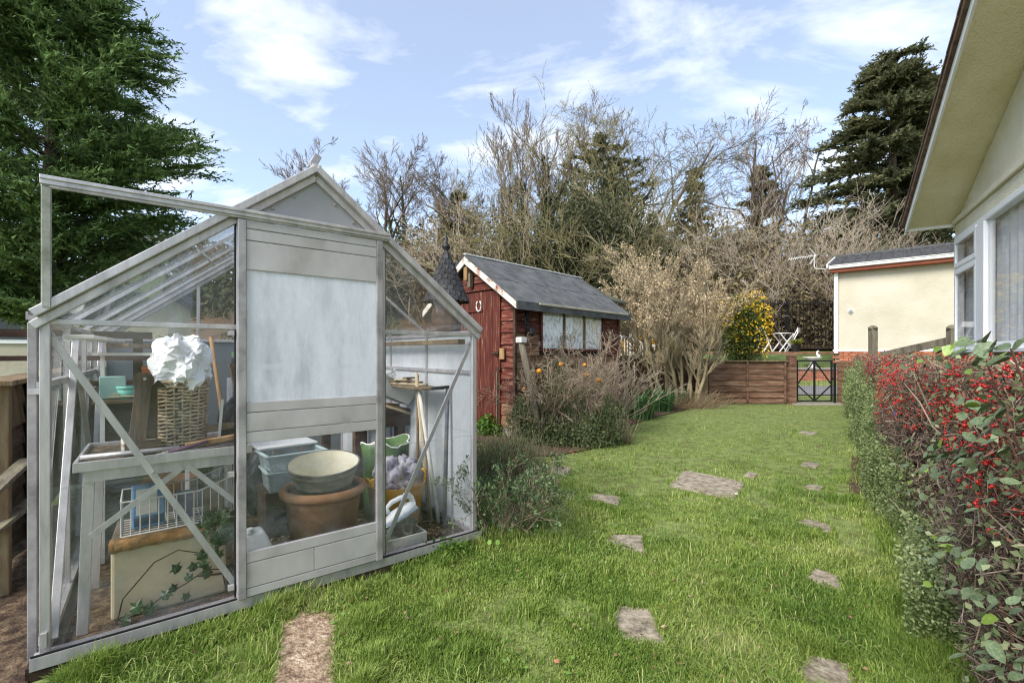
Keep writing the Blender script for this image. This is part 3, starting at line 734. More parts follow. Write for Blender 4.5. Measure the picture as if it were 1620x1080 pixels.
# sliding door track
TL0, TZ0 = GH.px(62, 281, -.07); TL1 = GH.px(618, 378, -.07)[0]; print('track', TL0, TL1, TZ0)
MB().bx((TL0, -.068, 1.700), (TL1, -.035, 1.722)).bx((TL0, -.074, 1.716), (TL1, -.064, 1.730)).bx((TL0 + .002, -.06, 1.692), (TL1 - .002, -.045, 1.7015)).build('door_track', ALU, gh, bevel=.002)
MB().bx((TL0 + .004, -.060, ZE + .03), (TL0 + .026, -.036, 1.6995)).bx((TL0 + .001, -.05, ZE + .03), (TL0 + .0038, -.03, 1.6995)).build('track_support', mat('stained aluminium', ['#77786a', '#9a9b90', '#b0b0aa'], 7, rough=.55, metal=.2, bump=.1), gh, bevel=.002)
# the sliding door: stiles, rails, panels and panes
dr = MB(); DY = -.06; D0 = GH.px(385, 600, DY)[0]; D1 = GH.px(600, 600, DY)[0]
dr.bx((D0 - .020, DY, .085), (D0 + .012, DY + .03, 1.690)); door = dr.build('door', ALU_D, gh, bevel=.003)
MB().bx((D1 - .012, DY, .085), (D1 + .020, DY + .03, 1.690)).build('stile', ALU_D, door, bevel=.003)
def dpanel(z0, z1, name='door_panel'):
    return MB().bx((D0 + .012, DY + .006, z0), (D1 - .012, DY + .024, z1)).build(name, PANEL, door, bevel=.002)
dpanel(1.655, 1.690); dpanel(1.605, 1.652); dpanel(1.48, 1.602)
dpanel(.872, .915); dpanel(.79, .869); dpanel(.742, .787)
dpanel(.232, .278)
MB().bx((D0 + .012, DY + .006, .125), ((D0 + D1) / 2 - .012, DY + .024, .229)).build('door_panel', PANEL, door, bevel=.002)
MB().bx(((D0 + D1) / 2 - .010, DY + .006, .125), (D1 - .012, DY + .024, .229)).build('door_panel', PANEL, door, bevel=.002)
dpanel(.088, .122)
MB().bx((D0 + .012, DY + .012, .915), (D1 - .012, DY + .016, 1.48)).build('whitewashed_pane', WHITEWASH, door)
MB().bx((D0 + .012, DY + .012, .278), (D1 - .012, DY + .016, .742)).build('pane', glassmat('lightly smeared glass', .45, .75, .02, .16, scale=6), door)
for zc in (.12, .60, 1.20): MB().bx((D0 - .05, -.02, zc), (D0 - .028, 0, zc + .02)).build('catch', ALU, gh)

# ------------------------------------------------------------------ things inside the greenhouse
def gthing(name, t, w, z, label, cat, group=None, rz=0):
    return empty(name, GH.w(t, w, z), GH.rz + rz, label, cat, group)
FZ = .032
# potting bench of aluminium staging on the near side
bn = gthing('potting_bench', .07, .12, FZ, 'aluminium potting bench behind the near greenhouse pane, basket on top', 'bench')
BL, BD, BH = .60, .50, .665
MB().bx((0, 0, BH - .03), (BL, .012, BH + .008)).bx((0, BD - .012, BH - .03), (BL, BD, BH + .008)).bx((0, .012, BH - .03), (.012, BD - .012, BH + .008)).bx((BL - .012, .012, BH - .03), (BL, BD - .012, BH + .008)).build('frame', ALU, bn, bevel=.002)
MB().bx((.012, .012, BH - .022), (BL - .012, BD - .012, BH - .008)).build('tray', SOILM, bn)
for x in (.045, BL - .045):
    for y in (.03, BD - .03):
        MB().bar((x, y, BH - .03), (x - .02 if x < .3 else x + .0, y, 0), .035, .012, (0, 1, 0)).build('leg', ALU, bn, bevel=.002)
MB().bx((.03, .018, BH - .075), (BL - .03, .026, BH - .033)).build('apron', ALU, bn)
MB().bar((.05, .014, .38), (.34, .014, BH - .06), .008, .022, (0, 0, 1)).build('brace', ALU, bn); MB().bar((BL - .05, .014, .40), (.36, .014, BH - .06), .008, .022, (0, 0, 1)).build('brace', ALU, bn)
BT = FZ + BH - .004
# wicker basket
t0, z0 = GH.px(237, 690, .30); t1, z1 = GH.px(330, 690, .30)
bc = (t0 + t1) / 2; bw = (t1 - t0) * 1.0
bk = gthing('wicker_basket', bc, .33, BT, 'grey woven wicker basket holding white polythene on the potting bench', 'basket', rz=-.1)
rgb = random.Random(2); wv = MB(); HB = .30
def bprof(z): return bw * .44 + (bw * .06) * z / HB
for r in range(19):
    z = .008 + r * (HB - .012) / 18; k = 44; R_ = bprof(z); pts = []
    for j in range(k + 1):
        a = 2 * math.pi * j / k; rr = R_ + .0035 * (1 if (j + r) % 2 else -1)
        ca, sa = math.cos(a), math.sin(a); sq = 1 / max(abs(ca), abs(sa)) * .25 + .75
        pts.append((rr * ca * sq, rr * sa * sq * .8, z + .003 * math.sin(j * 1.3 + r)))
    wv.tube(pts, .0062, 5, False)
wv.build('weave', WICKER, bk, True)
wv = MB()
for j in range(22):
    a = 2 * math.pi * j / 22; ca, sa = math.cos(a), math.sin(a); sq = 1 / max(abs(ca), abs(sa)) * .25 + .75
    wv.tube([(bprof(0) * ca * sq, bprof(0) * sa * sq * .8, 0), (bprof(HB) * ca * sq, bprof(HB) * sa * sq * .8, HB)], .004, 5)
wv.build('stakes', WICKER, bk)
pts = []
for j in range(45):
    a = 2 * math.pi * j / 44; ca, sa = math.cos(a), math.sin(a); sq = 1 / max(abs(ca), abs(sa)) * .25 + .75
    pts.append((bprof(HB) * ca * sq, bprof(HB) * sa * sq * .8, HB + .004))
MB().tube(pts, .009, 6, False).build('rim', WICKER, bk, True)
MB().lathe([(bprof(0) * .95, 0), (bprof(HB) * .93, HB * .9)], k=20, sy=.8).build('lining', BLACKBAG, bk)
def blob(c, s, seed, amp=.25, k=22, n=14, f=3.0, mink=0):
    """crumpled closed form"""
    rg = np.random.default_rng(seed); mb = MB(); K = rg.normal(0, 1, (10, 3)) * f; ph = rg.uniform(0, 6.28, 10)
    for i in range(n + 1):
        th = math.pi * i / n
        for j in range(k):
            a = 2 * math.pi * j / k; d = np.array([math.sin(th) * math.cos(a), math.sin(th) * math.sin(a), -math.cos(th)])
            w_ = 1 + amp * sum(abs(math.sin(K[q].dot(d) + ph[q])) - .6 for q in range(10)) / 3.0
            mb.v.append((c[0] + s[0] * d[0] * w_, c[1] + s[1] * d[1] * w_, c[2] + s[2] * max(mink if mink else -9, d[2] * w_)))
    for i in range(n):
        for j in range(k): mb.f.append((i * k + j, i * k + (j + 1) % k, (i + 1) * k + (j + 1) % k, (i + 1) * k + j))
    return mb
def crumple(rx, ry, rz_, seed, k=40, n=26):
    """thin sheet scrunched into flat facets and sharp creases"""
    rg = np.random.default_rng(seed); mb = MB()
    for i in range(n + 1):
        th = math.pi * i / n
        for j in range(k):
            a = 2 * math.pi * (j + .5 * (i % 2)) / k + rg.normal(0, .05); t2 = th + rg.normal(0, .05) * (0 < i < n)
            d = np.array([math.sin(t2) * math.cos(a), math.sin(t2) * math.sin(a), -math.cos(t2)])
            w_ = .86 + .10 * math.sin(4 * a + 2.2 * th + seed) + .07 * math.sin(7 * a - 5 * th) + rg.uniform(-.065, .045)
            sq = (abs(d[0]) ** 3 + abs(d[1]) ** 3 + abs(d[2]) ** 3) ** (-1 / 3)
            mb.v.append((rx * d[0] * w_ * sq, ry * d[1] * w_ * sq, rz_ * d[2] * w_ * sq * (1 if d[2] > 0 else .8)))
    for i in range(n):
        for j in range(k):
            q = (i * k + j, i * k + (j + 1) % k, (i + 1) * k + (j + 1) % k, (i + 1) * k + j)
            mb.f += [(q[0], q[1], q[2]), (q[0], q[2], q[3])] if rg.random() < .5 else [(q[0], q[1], q[3]), (q[1], q[2], q[3])]
    return mb
pb = crumple(bw * .56, .125, .150, 4)
tag(pb.build('polythene_bag', BAG_W, None, False, loc=GH.w(bc + .005, .33, BT + HB + .065), rz=GH.rz), 'crumpled white polythene bag bulging out of the wicker basket', 'bag')
# rounded weathered board with a hanging hole, standing in front of the basket
ta, za = GH.px(207, 645, .2); tb, zb = GH.px(236, 520, .2)
brd = gthing('hanging_board', ta - .01, .2, BT + .055, 'weathered wooden board with rounded holed top leaning against the basket', 'board')
pl = [(0, 0, 0), (.058, 0, 0), (.078, 0, .22)]
for j in range(9):
    a = -.15 + math.pi * 1.12 * j / 8
    pl.append((.052 + .036 * math.cos(a), 0, .262 + .034 * math.sin(a)))
pl.append((.022, 0, .22))
MB().prism(pl, (0, .016, 0)).build('board', mat('burnt umber board', ['#3d3028', '#5f4c3e', '#8a6a50'], 6, rough=.85, bump=.3, stretch=(3, 1, .6)), brd, bevel=.003)
MB().lathe([(.006, 0), (.006, .004)], k=10).build('eyelet', ALU, brd, loc=(.055, -.001, .268), rot=(math.pi / 2, 0, 0))
MB().bx((.060, .017, .01), (.098, .032, .225)).prism([(.07, .017, .225), (.13, .017, .225), (.10, .017, .262)], (0, .012, 0)).build('dark_batten', WOOD_D, brd)
MB().bx((-.01, -.005, -.055), (.11, .06, 0)).build('foot', WOOD_D, brd)
# tin
tt, zz_ = GH.px(210, 690, .22)
tn = gthing('paint_tin', tt - .005, .24, BT + .003, 'rusty blue and white paint tin on the bench beside the basket', 'tin', rz=.3)
LABELM = mat('torn tin label', ['#7a4d2c', '#b9b2a6', '#d2d0ca', '#4f77a0'], 26, rough=.6, lo=.35, hi=.7)
MB().lathe([(.034, 0), (.034, .085)], k=18).build('can', LABELM, tn, True); MB().lathe([(.036, .0), (.036, .006)], c=(0, 0, .085), k=18).build('lid_rim', RUST, tn)
# pipe, planks and wires lying on the bench
def rod(name, a, b, r, m, label, cat, grp=None, k=8):
    a, b = Vector(a), Vector(b)
    o = MB().tube([Vector((0, 0, 0)), (b - a) * .5, b - a], [r, r * .95, r * .9], k).build(name, m, None, True, loc=a)
    return tag(o, label, cat, grp)
def plank(name, a, b, w, h, m, label, cat, grp=None):
    a, b = Vector(a), Vector(b)
    o = MB().bar((0, 0, 0), b - a, w, h).build(name, m, None, bevel=.003, loc=a)
    return tag(o, label, cat, grp)
rod('metal_pipe', GH.w(.085, .20, BT + .017), GH.w(.40, .17, BT + .022), .011, ALU, 'pale metal pipe lying across the front of the potting bench', 'pipe')
plank('wooden_stake', GH.w(.42, .16, BT + .03), GH.w(.66, .18, BT + .05), .035, .022, WOOD, 'short brown stake lying on the bench near the door', 'stake')
plank('wooden_stake', GH.w(.40, .30, BT + .065), GH.w(.67, .34, BT + .085), .04, .028, FENCE_W, 'thicker dark stake behind the short stake on the bench', 'stake')
rod('purple_trowel_handle', GH.w(.36, .145, BT + .012), GH.w(.50, .15, BT + .04), .009, mat('purple handle', ['#4d3347', '#6a4860'], 8, rough=.5), 'dull purple tool handle lying among the stakes on the bench', 'handle')
for i in range(5):
    rod('garden_wire', GH.w(.30 + .02 * i, .135 + .012 * i, BT + .006 + .003 * i), GH.w(.62, .14 + .02 * i, BT + .02 + .004 * i), .002, ALU_D, ['frontmost thin grey garden wire along the bench edge', 'second thin grey wire from the bench front edge', 'middle one of five thin wires on the bench', 'fourth thin wire from the bench front edge', 'rearmost thin grey wire among the stakes on the bench'][i], 'wire', 'wires on the bench', 5)
# black sacks at the back of the bench by the door
tag(blob((0, 0, 0), (.085, .09, .10), 8, .35, 26, 16, 3).build('black_sack', BLACKBAG, None, True, loc=GH.w(.66, .42, BT + .09), rz=GH.rz), 'shiny black plastic sack at the door end of the potting bench', 'sack')
plank('grey_batten', GH.w(.555, .30, BT + .01), GH.w(.57, .30, BT + .21), .02, .012, WHITE_D, 'upright pale batten between the basket and the black sack', 'batten')
# wire basket on the cream box under the bench, with packet
tc0, zc0 = GH.px(190, 822, .26)
# cream box
cb0, cz0 = GH.px(175, 975, .2); cb1, cz1 = GH.px(350, 930, .2)
cx_ = gthing('padded_box', cb0 + .0, .19, FZ, 'cream padded box with torn brown foam top under the potting bench', 'box', rz=-.03)
BWX, BHX = .40, .285
MB().bx((0, 0, 0), (BWX, .32, BHX)).build('body', CREAMBOX, cx_, bevel=.012)
fo = MB(); rgf = random.Random(3)
for j in range(24):
    x = -.006 + (BWX + .012) * j / 23
    fo.v += [(x, -.016 + rgf.uniform(-.006, .006), BHX + rgf.uniform(.0, .008) - .005), (x, -.018 + rgf.uniform(-.006, .006), BHX + .03 + rgf.uniform(-.006, .008)), (x, .05, BHX + .034 + rgf.uniform(-.003, .003)), (x, .05, BHX)]
for j in range(23):
    for q in range(4): fo.f.append((4 * j + q, 4 * j + 4 + q, 4 * j + 4 + (q + 1) % 4, 4 * j + (q + 1) % 4))
fo.f += [(0, 1, 2, 3), (92, 95, 94, 93)]
fo.build('torn_edge', FOAM, cx_, True)
MB().bx((-.004, .05, BHX + .002), (BWX + .004, .325, BHX + .035)).build('top', BOXTOP, cx_, bevel=.006)
# wire basket
wb_ = gthing('wire_basket', cb0 + .03, .24, FZ + BHX + .036, 'white wire basket standing on the cream box under the bench', 'basket', rz=.02)
def wires(mb, x0, x1, y0, y1, zt_):
    for j in range(15): x = x0 + (x1 - x0) * j / 14; mb.tube([(x, y0, 0), (x, y0, zt_(x))], .0022, 5); mb.tube([(x, y1, 0), (x, y1, zt_(x))], .0022, 5); mb.tube([(x, y0, 0), (x, y1, 0)], .002, 5)
    for j in range(1, 7): y = y0 + (y1 - y0) * j / 7; mb.tube([(x0, y, 0), (x0, y, zt_(x0))], .0022, 5); mb.tube([(x1, y, 0), (x1, y, zt_(x1))], .0022, 5); mb.tube([(x0, y, 0), (x1, y, 0)], .002, 5)
wm = MB(); zf = lambda x: .145 + (0 if x < .27 else (x - .27) * .35); wires(wm, 0, .44, 0, .24, zf); wm.build('mesh', WHITE_D, wb_)
rm = MB()
for zk in (lambda x: 0.0, zf):
    rm.tube([(0, 0, zk(0)), (.27, 0, zk(.27)), (.44, 0, zk(.44)), (.44, .24, zk(.44)), (.27, .24, zk(.27)), (0, .24, zk(0)), (0, 0, zk(0))], .0038, 6, False)
rm.build('rim', WHITE_D, wb_)
pk = gthing('packet', cb0 + .065, .30, FZ + BHX + .04, 'blue and white packet standing inside the wire basket', 'packet', rz=.1)
MB().bx((0, 0, 0), (.115, .05, .185)).build('pack', BLUEPACK, pk, bevel=.006); MB().bx((.012, -.002, .06), (.085, -.0005, .172)).build('label_panel', WHITE_D, pk); MB().bx((.005, -.0025, .012), (.11, -.0008, .05)).build('dark_band', mat('navy print', ['#22354f', '#2f4866'], 30, rough=.5), pk)
tag(MB().bx((0, 0, 0), (.08, .06, .15)).build('packet', mat('ochre carton', ['#5c4a22', '#776330'], 6, rough=.7), None, bevel=.004, loc=GH.w(cb0 + .33, .36, FZ + BHX + .04), rz=GH.rz), 'dull ochre carton in the far end of the wire basket', 'carton')
tag(MB().bx((0, 0, 0), (.06, .05, .12)).build('packet', mat('navy carton', ['#1f2547', '#2b3160'], 6, rough=.6), None, bevel=.004, loc=GH.w(cb0 + .22, .34, FZ + BHX + .04), rz=GH.rz), 'small navy carton in the middle of the wire basket', 'carton')
# ivy climbing over the box
iv = gthing('ivy', cb0 + .38, .16, FZ, 'dark green ivy trailing across the front of the cream box', 'plant')
rgi = np.random.default_rng(6)
S = []; path = [(.02, 0, .0), (0, -.01, .12), (-.02, -.015, .24), (-.03, 0, .34)]
vine = [path, [(0, -.01, .12), (-.06, -.015, .14), (-.13, -.015, .10), (-.21, -.015, .07), (-.29, -.015, .02)], [(-.05, -.012, .15), (-.09, -.014, .22), (-.16, -.014, .25), (-.24, -.014, .22), (-.34, -.014, .10), (-.36, -.01, 0)], [(0, 0, .10), (-.1, -.015, .12), (.05, -.015, .09)]]
st = MB()
for v_ in vine: st.tube(v_, .0028, 5)
st.build('stem', WOOD_D, iv)
IVYLEAF = MB()
ol = [(0, -.5), (.42, -.32), (.34, 0), (.62, .18), (.22, .25), (0, .62), (-.22, .25), (-.62, .18), (-.34, 0), (-.42, -.32)]
IVYLEAF.v = [(0, 0, .06)] + [(x, y, .0 if i % 2 else -.05) for i, (x, y) in enumerate(ol)]
IVYLEAF.f = [(0, 1 + i, 1 + (i + 1) % 10) for i in range(10)]
ivm = IVYLEAF.mesh('leaf'); ivm.materials.append(mat('ivy leaf', ['#1c2c14', '#2d4220', '#415930'], 6, rough=.4, spec=.4, rnd=.25))
rgr = random.Random(8)
def ivyleaf(x, y, z, s):
    place('leaf', ivm, iv, (x, y, z), rot=(math.pi / 2 + rgr.uniform(-.6, .3), rgr.uniform(-.7, .7), rgr.uniform(-.6, .6)), sc=(s, s, s))
for x, z in [(-.29, .06), (-.25, .04), (-.20, .08), (-.17, .10), (-.12, .13), (-.11, .17), (-.07, .17), (-.05, .13), (-.02, .20), (-.14, .05), (-.08, .21), (-.16, .18), (-.33, .02)]:
    ivyleaf(x + rgr.uniform(-.01, .01), -.03, z, rgr.uniform(.035, .055))
for _ in range(95):
    a = rgr.uniform(0, 6.28); r_ = .075 * math.sqrt(rgr.random())
    ivyleaf(-.01 + r_ * math.cos(a), -.02 + rgr.uniform(-.03, .05), .31 + r_ * math.sin(a) * 1.1, rgr.uniform(.02, .036))
# shelf with pots at the back on the near side
shf = gthing('wall_shelf', .06, .9, FZ, 'narrow slatted shelf along the near glass side holding pots', 'shelf')
for j in range(3): MB().bx((.0, .07 * j, .83), (.42, .07 * j + .055, .845)).build('slat', FENCE_G, shf)
for x in (.03, .39): MB().bx((x, .0, 0), (x + .02, .02, .83)).build('leg', WHITE_D, shf)
MB().bx((.0, .02, 1.08), (.40, .2, 1.095)).build('upper_slat', WHITE_D, shf)
for x in (.02, .37): MB().bx((x, .17, .845), (x + .018, .188, 1.08)).build('leg', WHITE_D, shf)
def pot(t, w, z, r, h, m, label, rz=0):
    e = gthing('plant_pot', t, w, z, label, 'pot', 'small pots in the greenhouse')
    MB().lathe([(r * .68, 0), (r * .95, h * .78), (r * .82, h * .78), (r * .6, .01)], k=18).build('body', m, e, True)
    MB().lathe([(r * .96, h * .76), (r, h * .78), (r, h), (r * .88, h), (r * .85, h * .78)], k=18).build('rim', m, e, True); return e
pot(.30, 1.0, FZ + .845, .05, .10, TERRA_O, 'orange terracotta pot on the near side shelf behind the holed board')
pot(.30, 1.0, FZ + .93, .045, .09, TERRA_O, 'orange terracotta pot stacked in another orange pot')
pot(.20, .98, FZ + .845, .05, .07, PLASTIC_T, 'small teal plastic pot on the near side shelf')
tag(MB().bx((0, 0, 0), (.11, .06, .12)).build('box', mat('pale teal box', ['#8fb3ae', '#a9c7c1'], 5, rough=.6), None, bevel=.004, loc=GH.w(.08, 1.0, FZ + .847), rz=GH.rz), 'pale teal box on the near side shelf', 'box')
for i in range(4): plank('thin_slat', GH.w(.12 + .02 * i, .93 + .03 * i, FZ + .862 + .012 * i), GH.w(.40, .95 + .03 * i, FZ + .858 + .012 * i), .018, .008, CANE, ['lowest thin bleached slat at the front of the near side shelf', 'second thin bleached slat on the near side shelf', 'third thin bleached slat on the near side shelf', 'topmost thin bleached slat at the rear of the near side shelf'][i], 'slat', 'slats on the shelf')
# white jerrycan lying inside by the door
t0, _ = GH.px(418, 880, .13)
jc = gthing('plastic_jerrycan', .70, .10, FZ, 'white plastic jerrycan leaning behind the door bottom panel', 'can', rz=.0)
jb = MB(); prof = [(.0, .075), (.05, .085), (.16, .08), (.24, .06), (.275, .045)]
k = 4
for z, h in prof:
    for x, y in ((-h, -.045), (h, -.045), (h, .045), (-h, .045)): jb.v.append((x + z * -.12, y + z * .12, z))
for i in range(len(prof) - 1):
    for q in range(4): jb.f.append((i * 4 + q, i * 4 + (q + 1) % 4, i * 4 + 4 + (q + 1) % 4, i * 4 + 4 + q))
jb.f += [(3, 2, 1, 0), (16, 17, 18, 19)]
jb.build('body', PLASTIC_W, jc, bevel=.012); MB().lathe([(.018, 0), (.018, .018), (.016, .02)], c=(-.045, .0, .275), k=14).build('cap', PLASTIC_W, jc)
# terracotta pot with metal tub in it
tp, zp = GH.px(511, 860, .38)
pt = gthing('terracotta_pot', tp, .36, FZ, 'big terracotta pot with rolled rim behind the door glass', 'pot')
MB().lathe([(.155, 0), (.190, .28), (.198, .325), (.178, .325), (.15, .03), (0, .03)], k=44).build('body', TERRA_D, pt, True)
rim = [(.200 + .022 * math.cos(a) + .004, .345 + .024 * math.sin(a)) for a in [i * math.pi / 6 - math.pi for i in range(13)]]
MB().lathe(rim, k=40, cap=False).build('rim', TERRA, pt, True)
tb_ = empty('metal_tub', GH.w(tp + .005, .37, FZ + .385), GH.rz, 'chalky cream metal tub tilted in the terracotta pot', 'tub'); tb_.rotation_euler = (.15, -.06, GH.rz); tb_.scale = (1.28, 1.28, 1.15)
MB().lathe([(.106, -.045), (.118, .0), (.121, .003), (.119, .008), (.135, .058), (.138, .060), (.137, .064), (.145, .088), (.149, .090), (.148, .095), (.141, .093)], k=40, cap=False).build('outside', TIN, tb_, True)
MB().lathe([(.100, -.030), (.141, .0925)], k=40, cap=False).build('inside', TIN_IN, tb_, True); MB().lathe([(0, -.028), (.1005, -.028)], k=40, cap=False).build('bottom', mat('dusty tub bottom', ['#a59c82', '#bdb59c'], 6, rough=.9), tb_)
# clear plastic crates stacked behind the pot
stp, _ = GH.px(470, 740, .75)
def crate(z, w, d, h, label, rz=0, lid=False, dz=0):
    e = gthing('storage_crate', stp - .02, .80, z, label, 'crate', 'clear plastic crates', rz)
    c = MB(); hw, hd = w / 2, d / 2
    for s in (-1, 1):
        c.prism([(s * hw * .92, -hd * .92, 0), (s * hw * .92, hd * .92, 0), (s * hw, hd, h), (s * hw, -hd, h)], (-s * .004, 0, 0))
        c.prism([(-hw * .92, s * hd * .92, 0), (hw * .92, s * hd * .92, 0), (hw, s * hd, h), (-hw, s * hd, h)], (0, -s * .004, 0))
    c.bx((-hw * .92, -hd * .92, 0), (hw * .92, hd * .92, .004)); c.build('body', CLEARPLASTIC, e)
    r = MB(); q = .014
    r.bx((-hw - q, -hd - q, h), (hw + q, -hd + .004, h + .012)).bx((-hw - q, hd - .004, h), (hw + q, hd + q, h + .012)).bx((-hw - q, -hd + .004, h), (-hw + .004, hd - .004, h + .012)).bx((hw - .004, -hd + .004, h), (hw + q, hd - .004, h + .012))
    r.build('rim', mat('frosted rim', ['#9fb3b5', '#b9c9c9'], 5, rough=.4), e, bevel=.003)
    if lid: MB().bx((-hw - .015, -hd + .16, h + .02), (hw + .015, hd + .18, h + .035)).build('lid', PLASTIC_W, e, bevel=.005)
    return e
tag(MB().bx((-.16, -.1, 0), (.16, .16, .27)).build('wooden_crate', WOOD_D, None, bevel=.004, loc=GH.w(stp - .02, .82, FZ), rz=GH.rz), 'dark wooden crate under the clear plastic crates', 'crate')
crate(FZ + .275, .30, .24, .11, 'lower clear plastic crate behind the terracotta pot')
crate(FZ + .40, .32, .24, .085, 'upper clear plastic crate with a white lid behind the terracotta pot', .08, True)
# yellow tub, bags
ty, _ = GH.px(622, 790, .42)
yt = gthing('yellow_tub', ty + .02, .42, FZ, 'yellow flexible garden tub behind the pane by the door post', 'tub')
MB().lathe([(.13, 0), (.172, .285), (.180, .292), (.170, .288), (.12, .01), (0, .01)], k=36, wob=.012, seed=2).build('body', YELLOW, yt, True)
for s in (-1, 1):
    pts = [(s * .165 + .02 * s * math.sin(math.pi * j / 8), .05 * math.cos(math.pi * j / 8), .285 + .055 * math.sin(math.pi * j / 8)) for j in range(9)]
    MB().tube(pts, .009, 7).build('handle', YELLOW, yt, True)
tag(crumple(.155, .12, .16, 12).build('printed_bag', PRINTBAG, None, True, loc=GH.w(ty + .03, .42, FZ + .29), rz=GH.rz), 'lavender printed plastic bag stuffed in the yellow tub', 'bag')
gb = gthing('compost_bag', 1.55, .68, FZ, 'open green compost bag behind the yellow tub', 'bag')
MB().lathe([(.15, 0), (.16, .2), (.15, .40), (.165, .49), (.155, .495), (.14, .40), (0, .38)], k=26, wob=.12, seed=5, sy=.75).build('sack', GREENBAG, gb, True)
MB().lathe([(.163, .489), (.167, .492), (.164, .498), (.155, .494)], k=26, wob=.12, seed=5, sy=.75, cap=False).build('white_edge', WHITE, gb, True)
for ch in gb.children:          # sagging, uneven mouth of the bag
    for v_ in ch.data.vertices:
        if v_.co.z > .39:
            an_ = math.atan2(v_.co.y, v_.co.x); v_.co.z += .018 * math.sin(2 * an_ + .6) + .010 * math.sin(5 * an_); v_.co.x *= 1 + .10 * math.sin(3 * an_)
MB().lathe([(0, .40), (.125, .41)], k=20, sy=.75).build('compost', SOILM, gb)
# polystyrene tray, steel pan and clothes iron by the pane
tr0, zr0 = GH.px(622, 850, .12)
ps = gthing('polystyrene_tray', 1.275, .085, FZ, 'grubby white polystyrene tray on the floor inside the pane', 'tray')
MB().bx((0, 0, 0), (.27, .012, .075)).bx((0, .15, 0), (.27, .162, .075)).bx((0, .012, 0), (.012, .15, .075)).bx((.258, .012, 0), (.27, .15, .075)).build('rim', POLYS, ps, bevel=.004)
MB().bx((.012, .012, 0), (.258, .15, .062)).build('grid', mat('perforated grey', ['#55534d', '#8b887e'], 160, rough=.9, detail=1, lo=.45, hi=.55), ps)
pn = gthing('steel_pan', 1.44, .16, FZ + .063, 'small steel pan in the polystyrene tray under the iron', 'pan')
MB().lathe([(.058, 0), (.062, .01), (.064, .075), (.066, .077), (.062, .075), (.055, .005), (0, .005)], k=28).build('pan', STEEL, pn, True)
ir = empty('clothes_iron', GH.w(1.41, .15, FZ + .165), 0, 'white electric clothes iron with wound cord resting on the steel pan', 'iron')
ir.rotation_euler = (.35, .35, GH.rz + math.pi)
def ironpoly(s, z): return [(x * s, y * s, z) for x, y in ((-.10, -.048), (-.03, -.054), (.04, -.045), (.10, -.018), (.122, 0), (.10, .018), (.04, .045), (-.03, .054), (-.10, .048))]
MB().prism(ironpoly(1.0, -.012), (0, 0, .010)).build('soleplate', STEEL, ir, bevel=.002)
ib = MB(); lay = [(.98, 0), (.95, .022), (.7, .045), (.45, .055)]
for s, z in lay: ib.v += [(x - (.02 if z > .03 else 0), y, zz2) for x, y, zz2 in ironpoly(s, z)]
for i in range(3):
    for q in range(9): ib.f.append((i * 9 + q, i * 9 + (q + 1) % 9, i * 9 + 9 + (q + 1) % 9, i * 9 + 9 + q))
ib.f += [tuple(range(8, -1, -1)), tuple(range(27, 36))]
ib.build('body', UPVC, ir, True); MB().prism(ironpoly(1.0, -.002), (0, 0, .008)).build('blue_band', mat('pale blue plastic', ['#8fa3c4', '#a9b9d4'], 5, rough=.4), ir)
MB().tube([(.05, 0, .05), (.045, 0, .085), (.01, 0, .098), (-.05, 0, .095), (-.095, 0, .075), (-.098, 0, .03)], [.012, .012, .014, .014, .013, .012], 10).build('handle', UPVC, ir, True)
cd = MB(); rgc = random.Random(4); pts = []
for j in range(60):
    a = j * .55; pts.append((-.07 + .035 * math.cos(a) + rgc.uniform(-.006, .006), .03 + .012 * rgc.uniform(-1, 1), .05 + .05 * math.sin(a) + rgc.uniform(-.008, .008)))
cd.tube(pts, .0035, 6); cd.build('cord', UPVC, ir, True)
tag(MB().tube([GH.w(1.25, .09, FZ + .02), GH.w(1.30, .07, FZ + .11), GH.w(1.36, .12, FZ + .12), GH.w(1.42, .19, FZ + .1)], .008, 7).build('black_cable', BLACK, None, True), 'short black cable looped over the polystyrene tray', 'cable')
# dark bench on the far side with trough, rope and sticks
wbn = gthing('work_bench', 1.39, .86, FZ, 'dark wooden work bench along the far glass side with trough on top', 'bench')
MB().bx((0, 0, .66), (.42, .9, .685)).build('top', WOOD_D, wbn, bevel=.003); MB().bx((0, .01, .56), (.42, .03, .66)).build('apron', WOOD_D, wbn)
for x in (.02, .33):
    for y in (.03, .8): MB().bx((x, y, 0), (x + .06, y + .06, .66)).build('leg', WOOD_D, wbn)
tro = empty('planter_trough', GH.w(1.64, .86, FZ + .84), 0, 'white plastic planter trough tipped on the dark work bench', 'planter'); tro.rotation_euler = (0, .42, GH.rz + .1)
c = MB(); hw, hd, h = .19, .085, .12
for s in (-1, 1):
    c.prism([(s * hw * .85, -hd * .8, -h / 2), (s * hw * .85, hd * .8, -h / 2), (s * hw, hd, h / 2), (s * hw, -hd, h / 2)], (-s * .006, 0, 0))
    c.prism([(-hw * .85, s * hd * .8, -h / 2), (hw * .85, s * hd * .8, -h / 2), (hw, s * hd, h / 2), (-hw, s * hd, h / 2)], (0, -s * .006, 0))
c.bx((-hw * .85, -hd * .8, -h / 2), (hw * .85, hd * .8, -h / 2 + .006)); c.build('body', PLASTIC_W, tro)
MB().bx((-hw - .012, -hd - .012, h / 2), (hw + .012, -hd + .006, h / 2 + .012)).bx((-hw - .012, hd - .006, h / 2), (hw + .012, hd + .012, h / 2 + .012)).bx((-hw - .012, -hd + .006, h / 2), (-hw + .006, hd - .006, h / 2 + .012)).bx((hw - .006, -hd + .006, h / 2), (hw + .012, hd - .006, h / 2 + .012)).build('rim', PLASTIC_W, tro)
pts = []
for j in range(90): a = j * .5; pts.append((.07 * math.cos(a) * (1 + .2 * math.sin(j)), .05 * math.sin(a), .02 * math.sin(j * .37) + j * .0003))
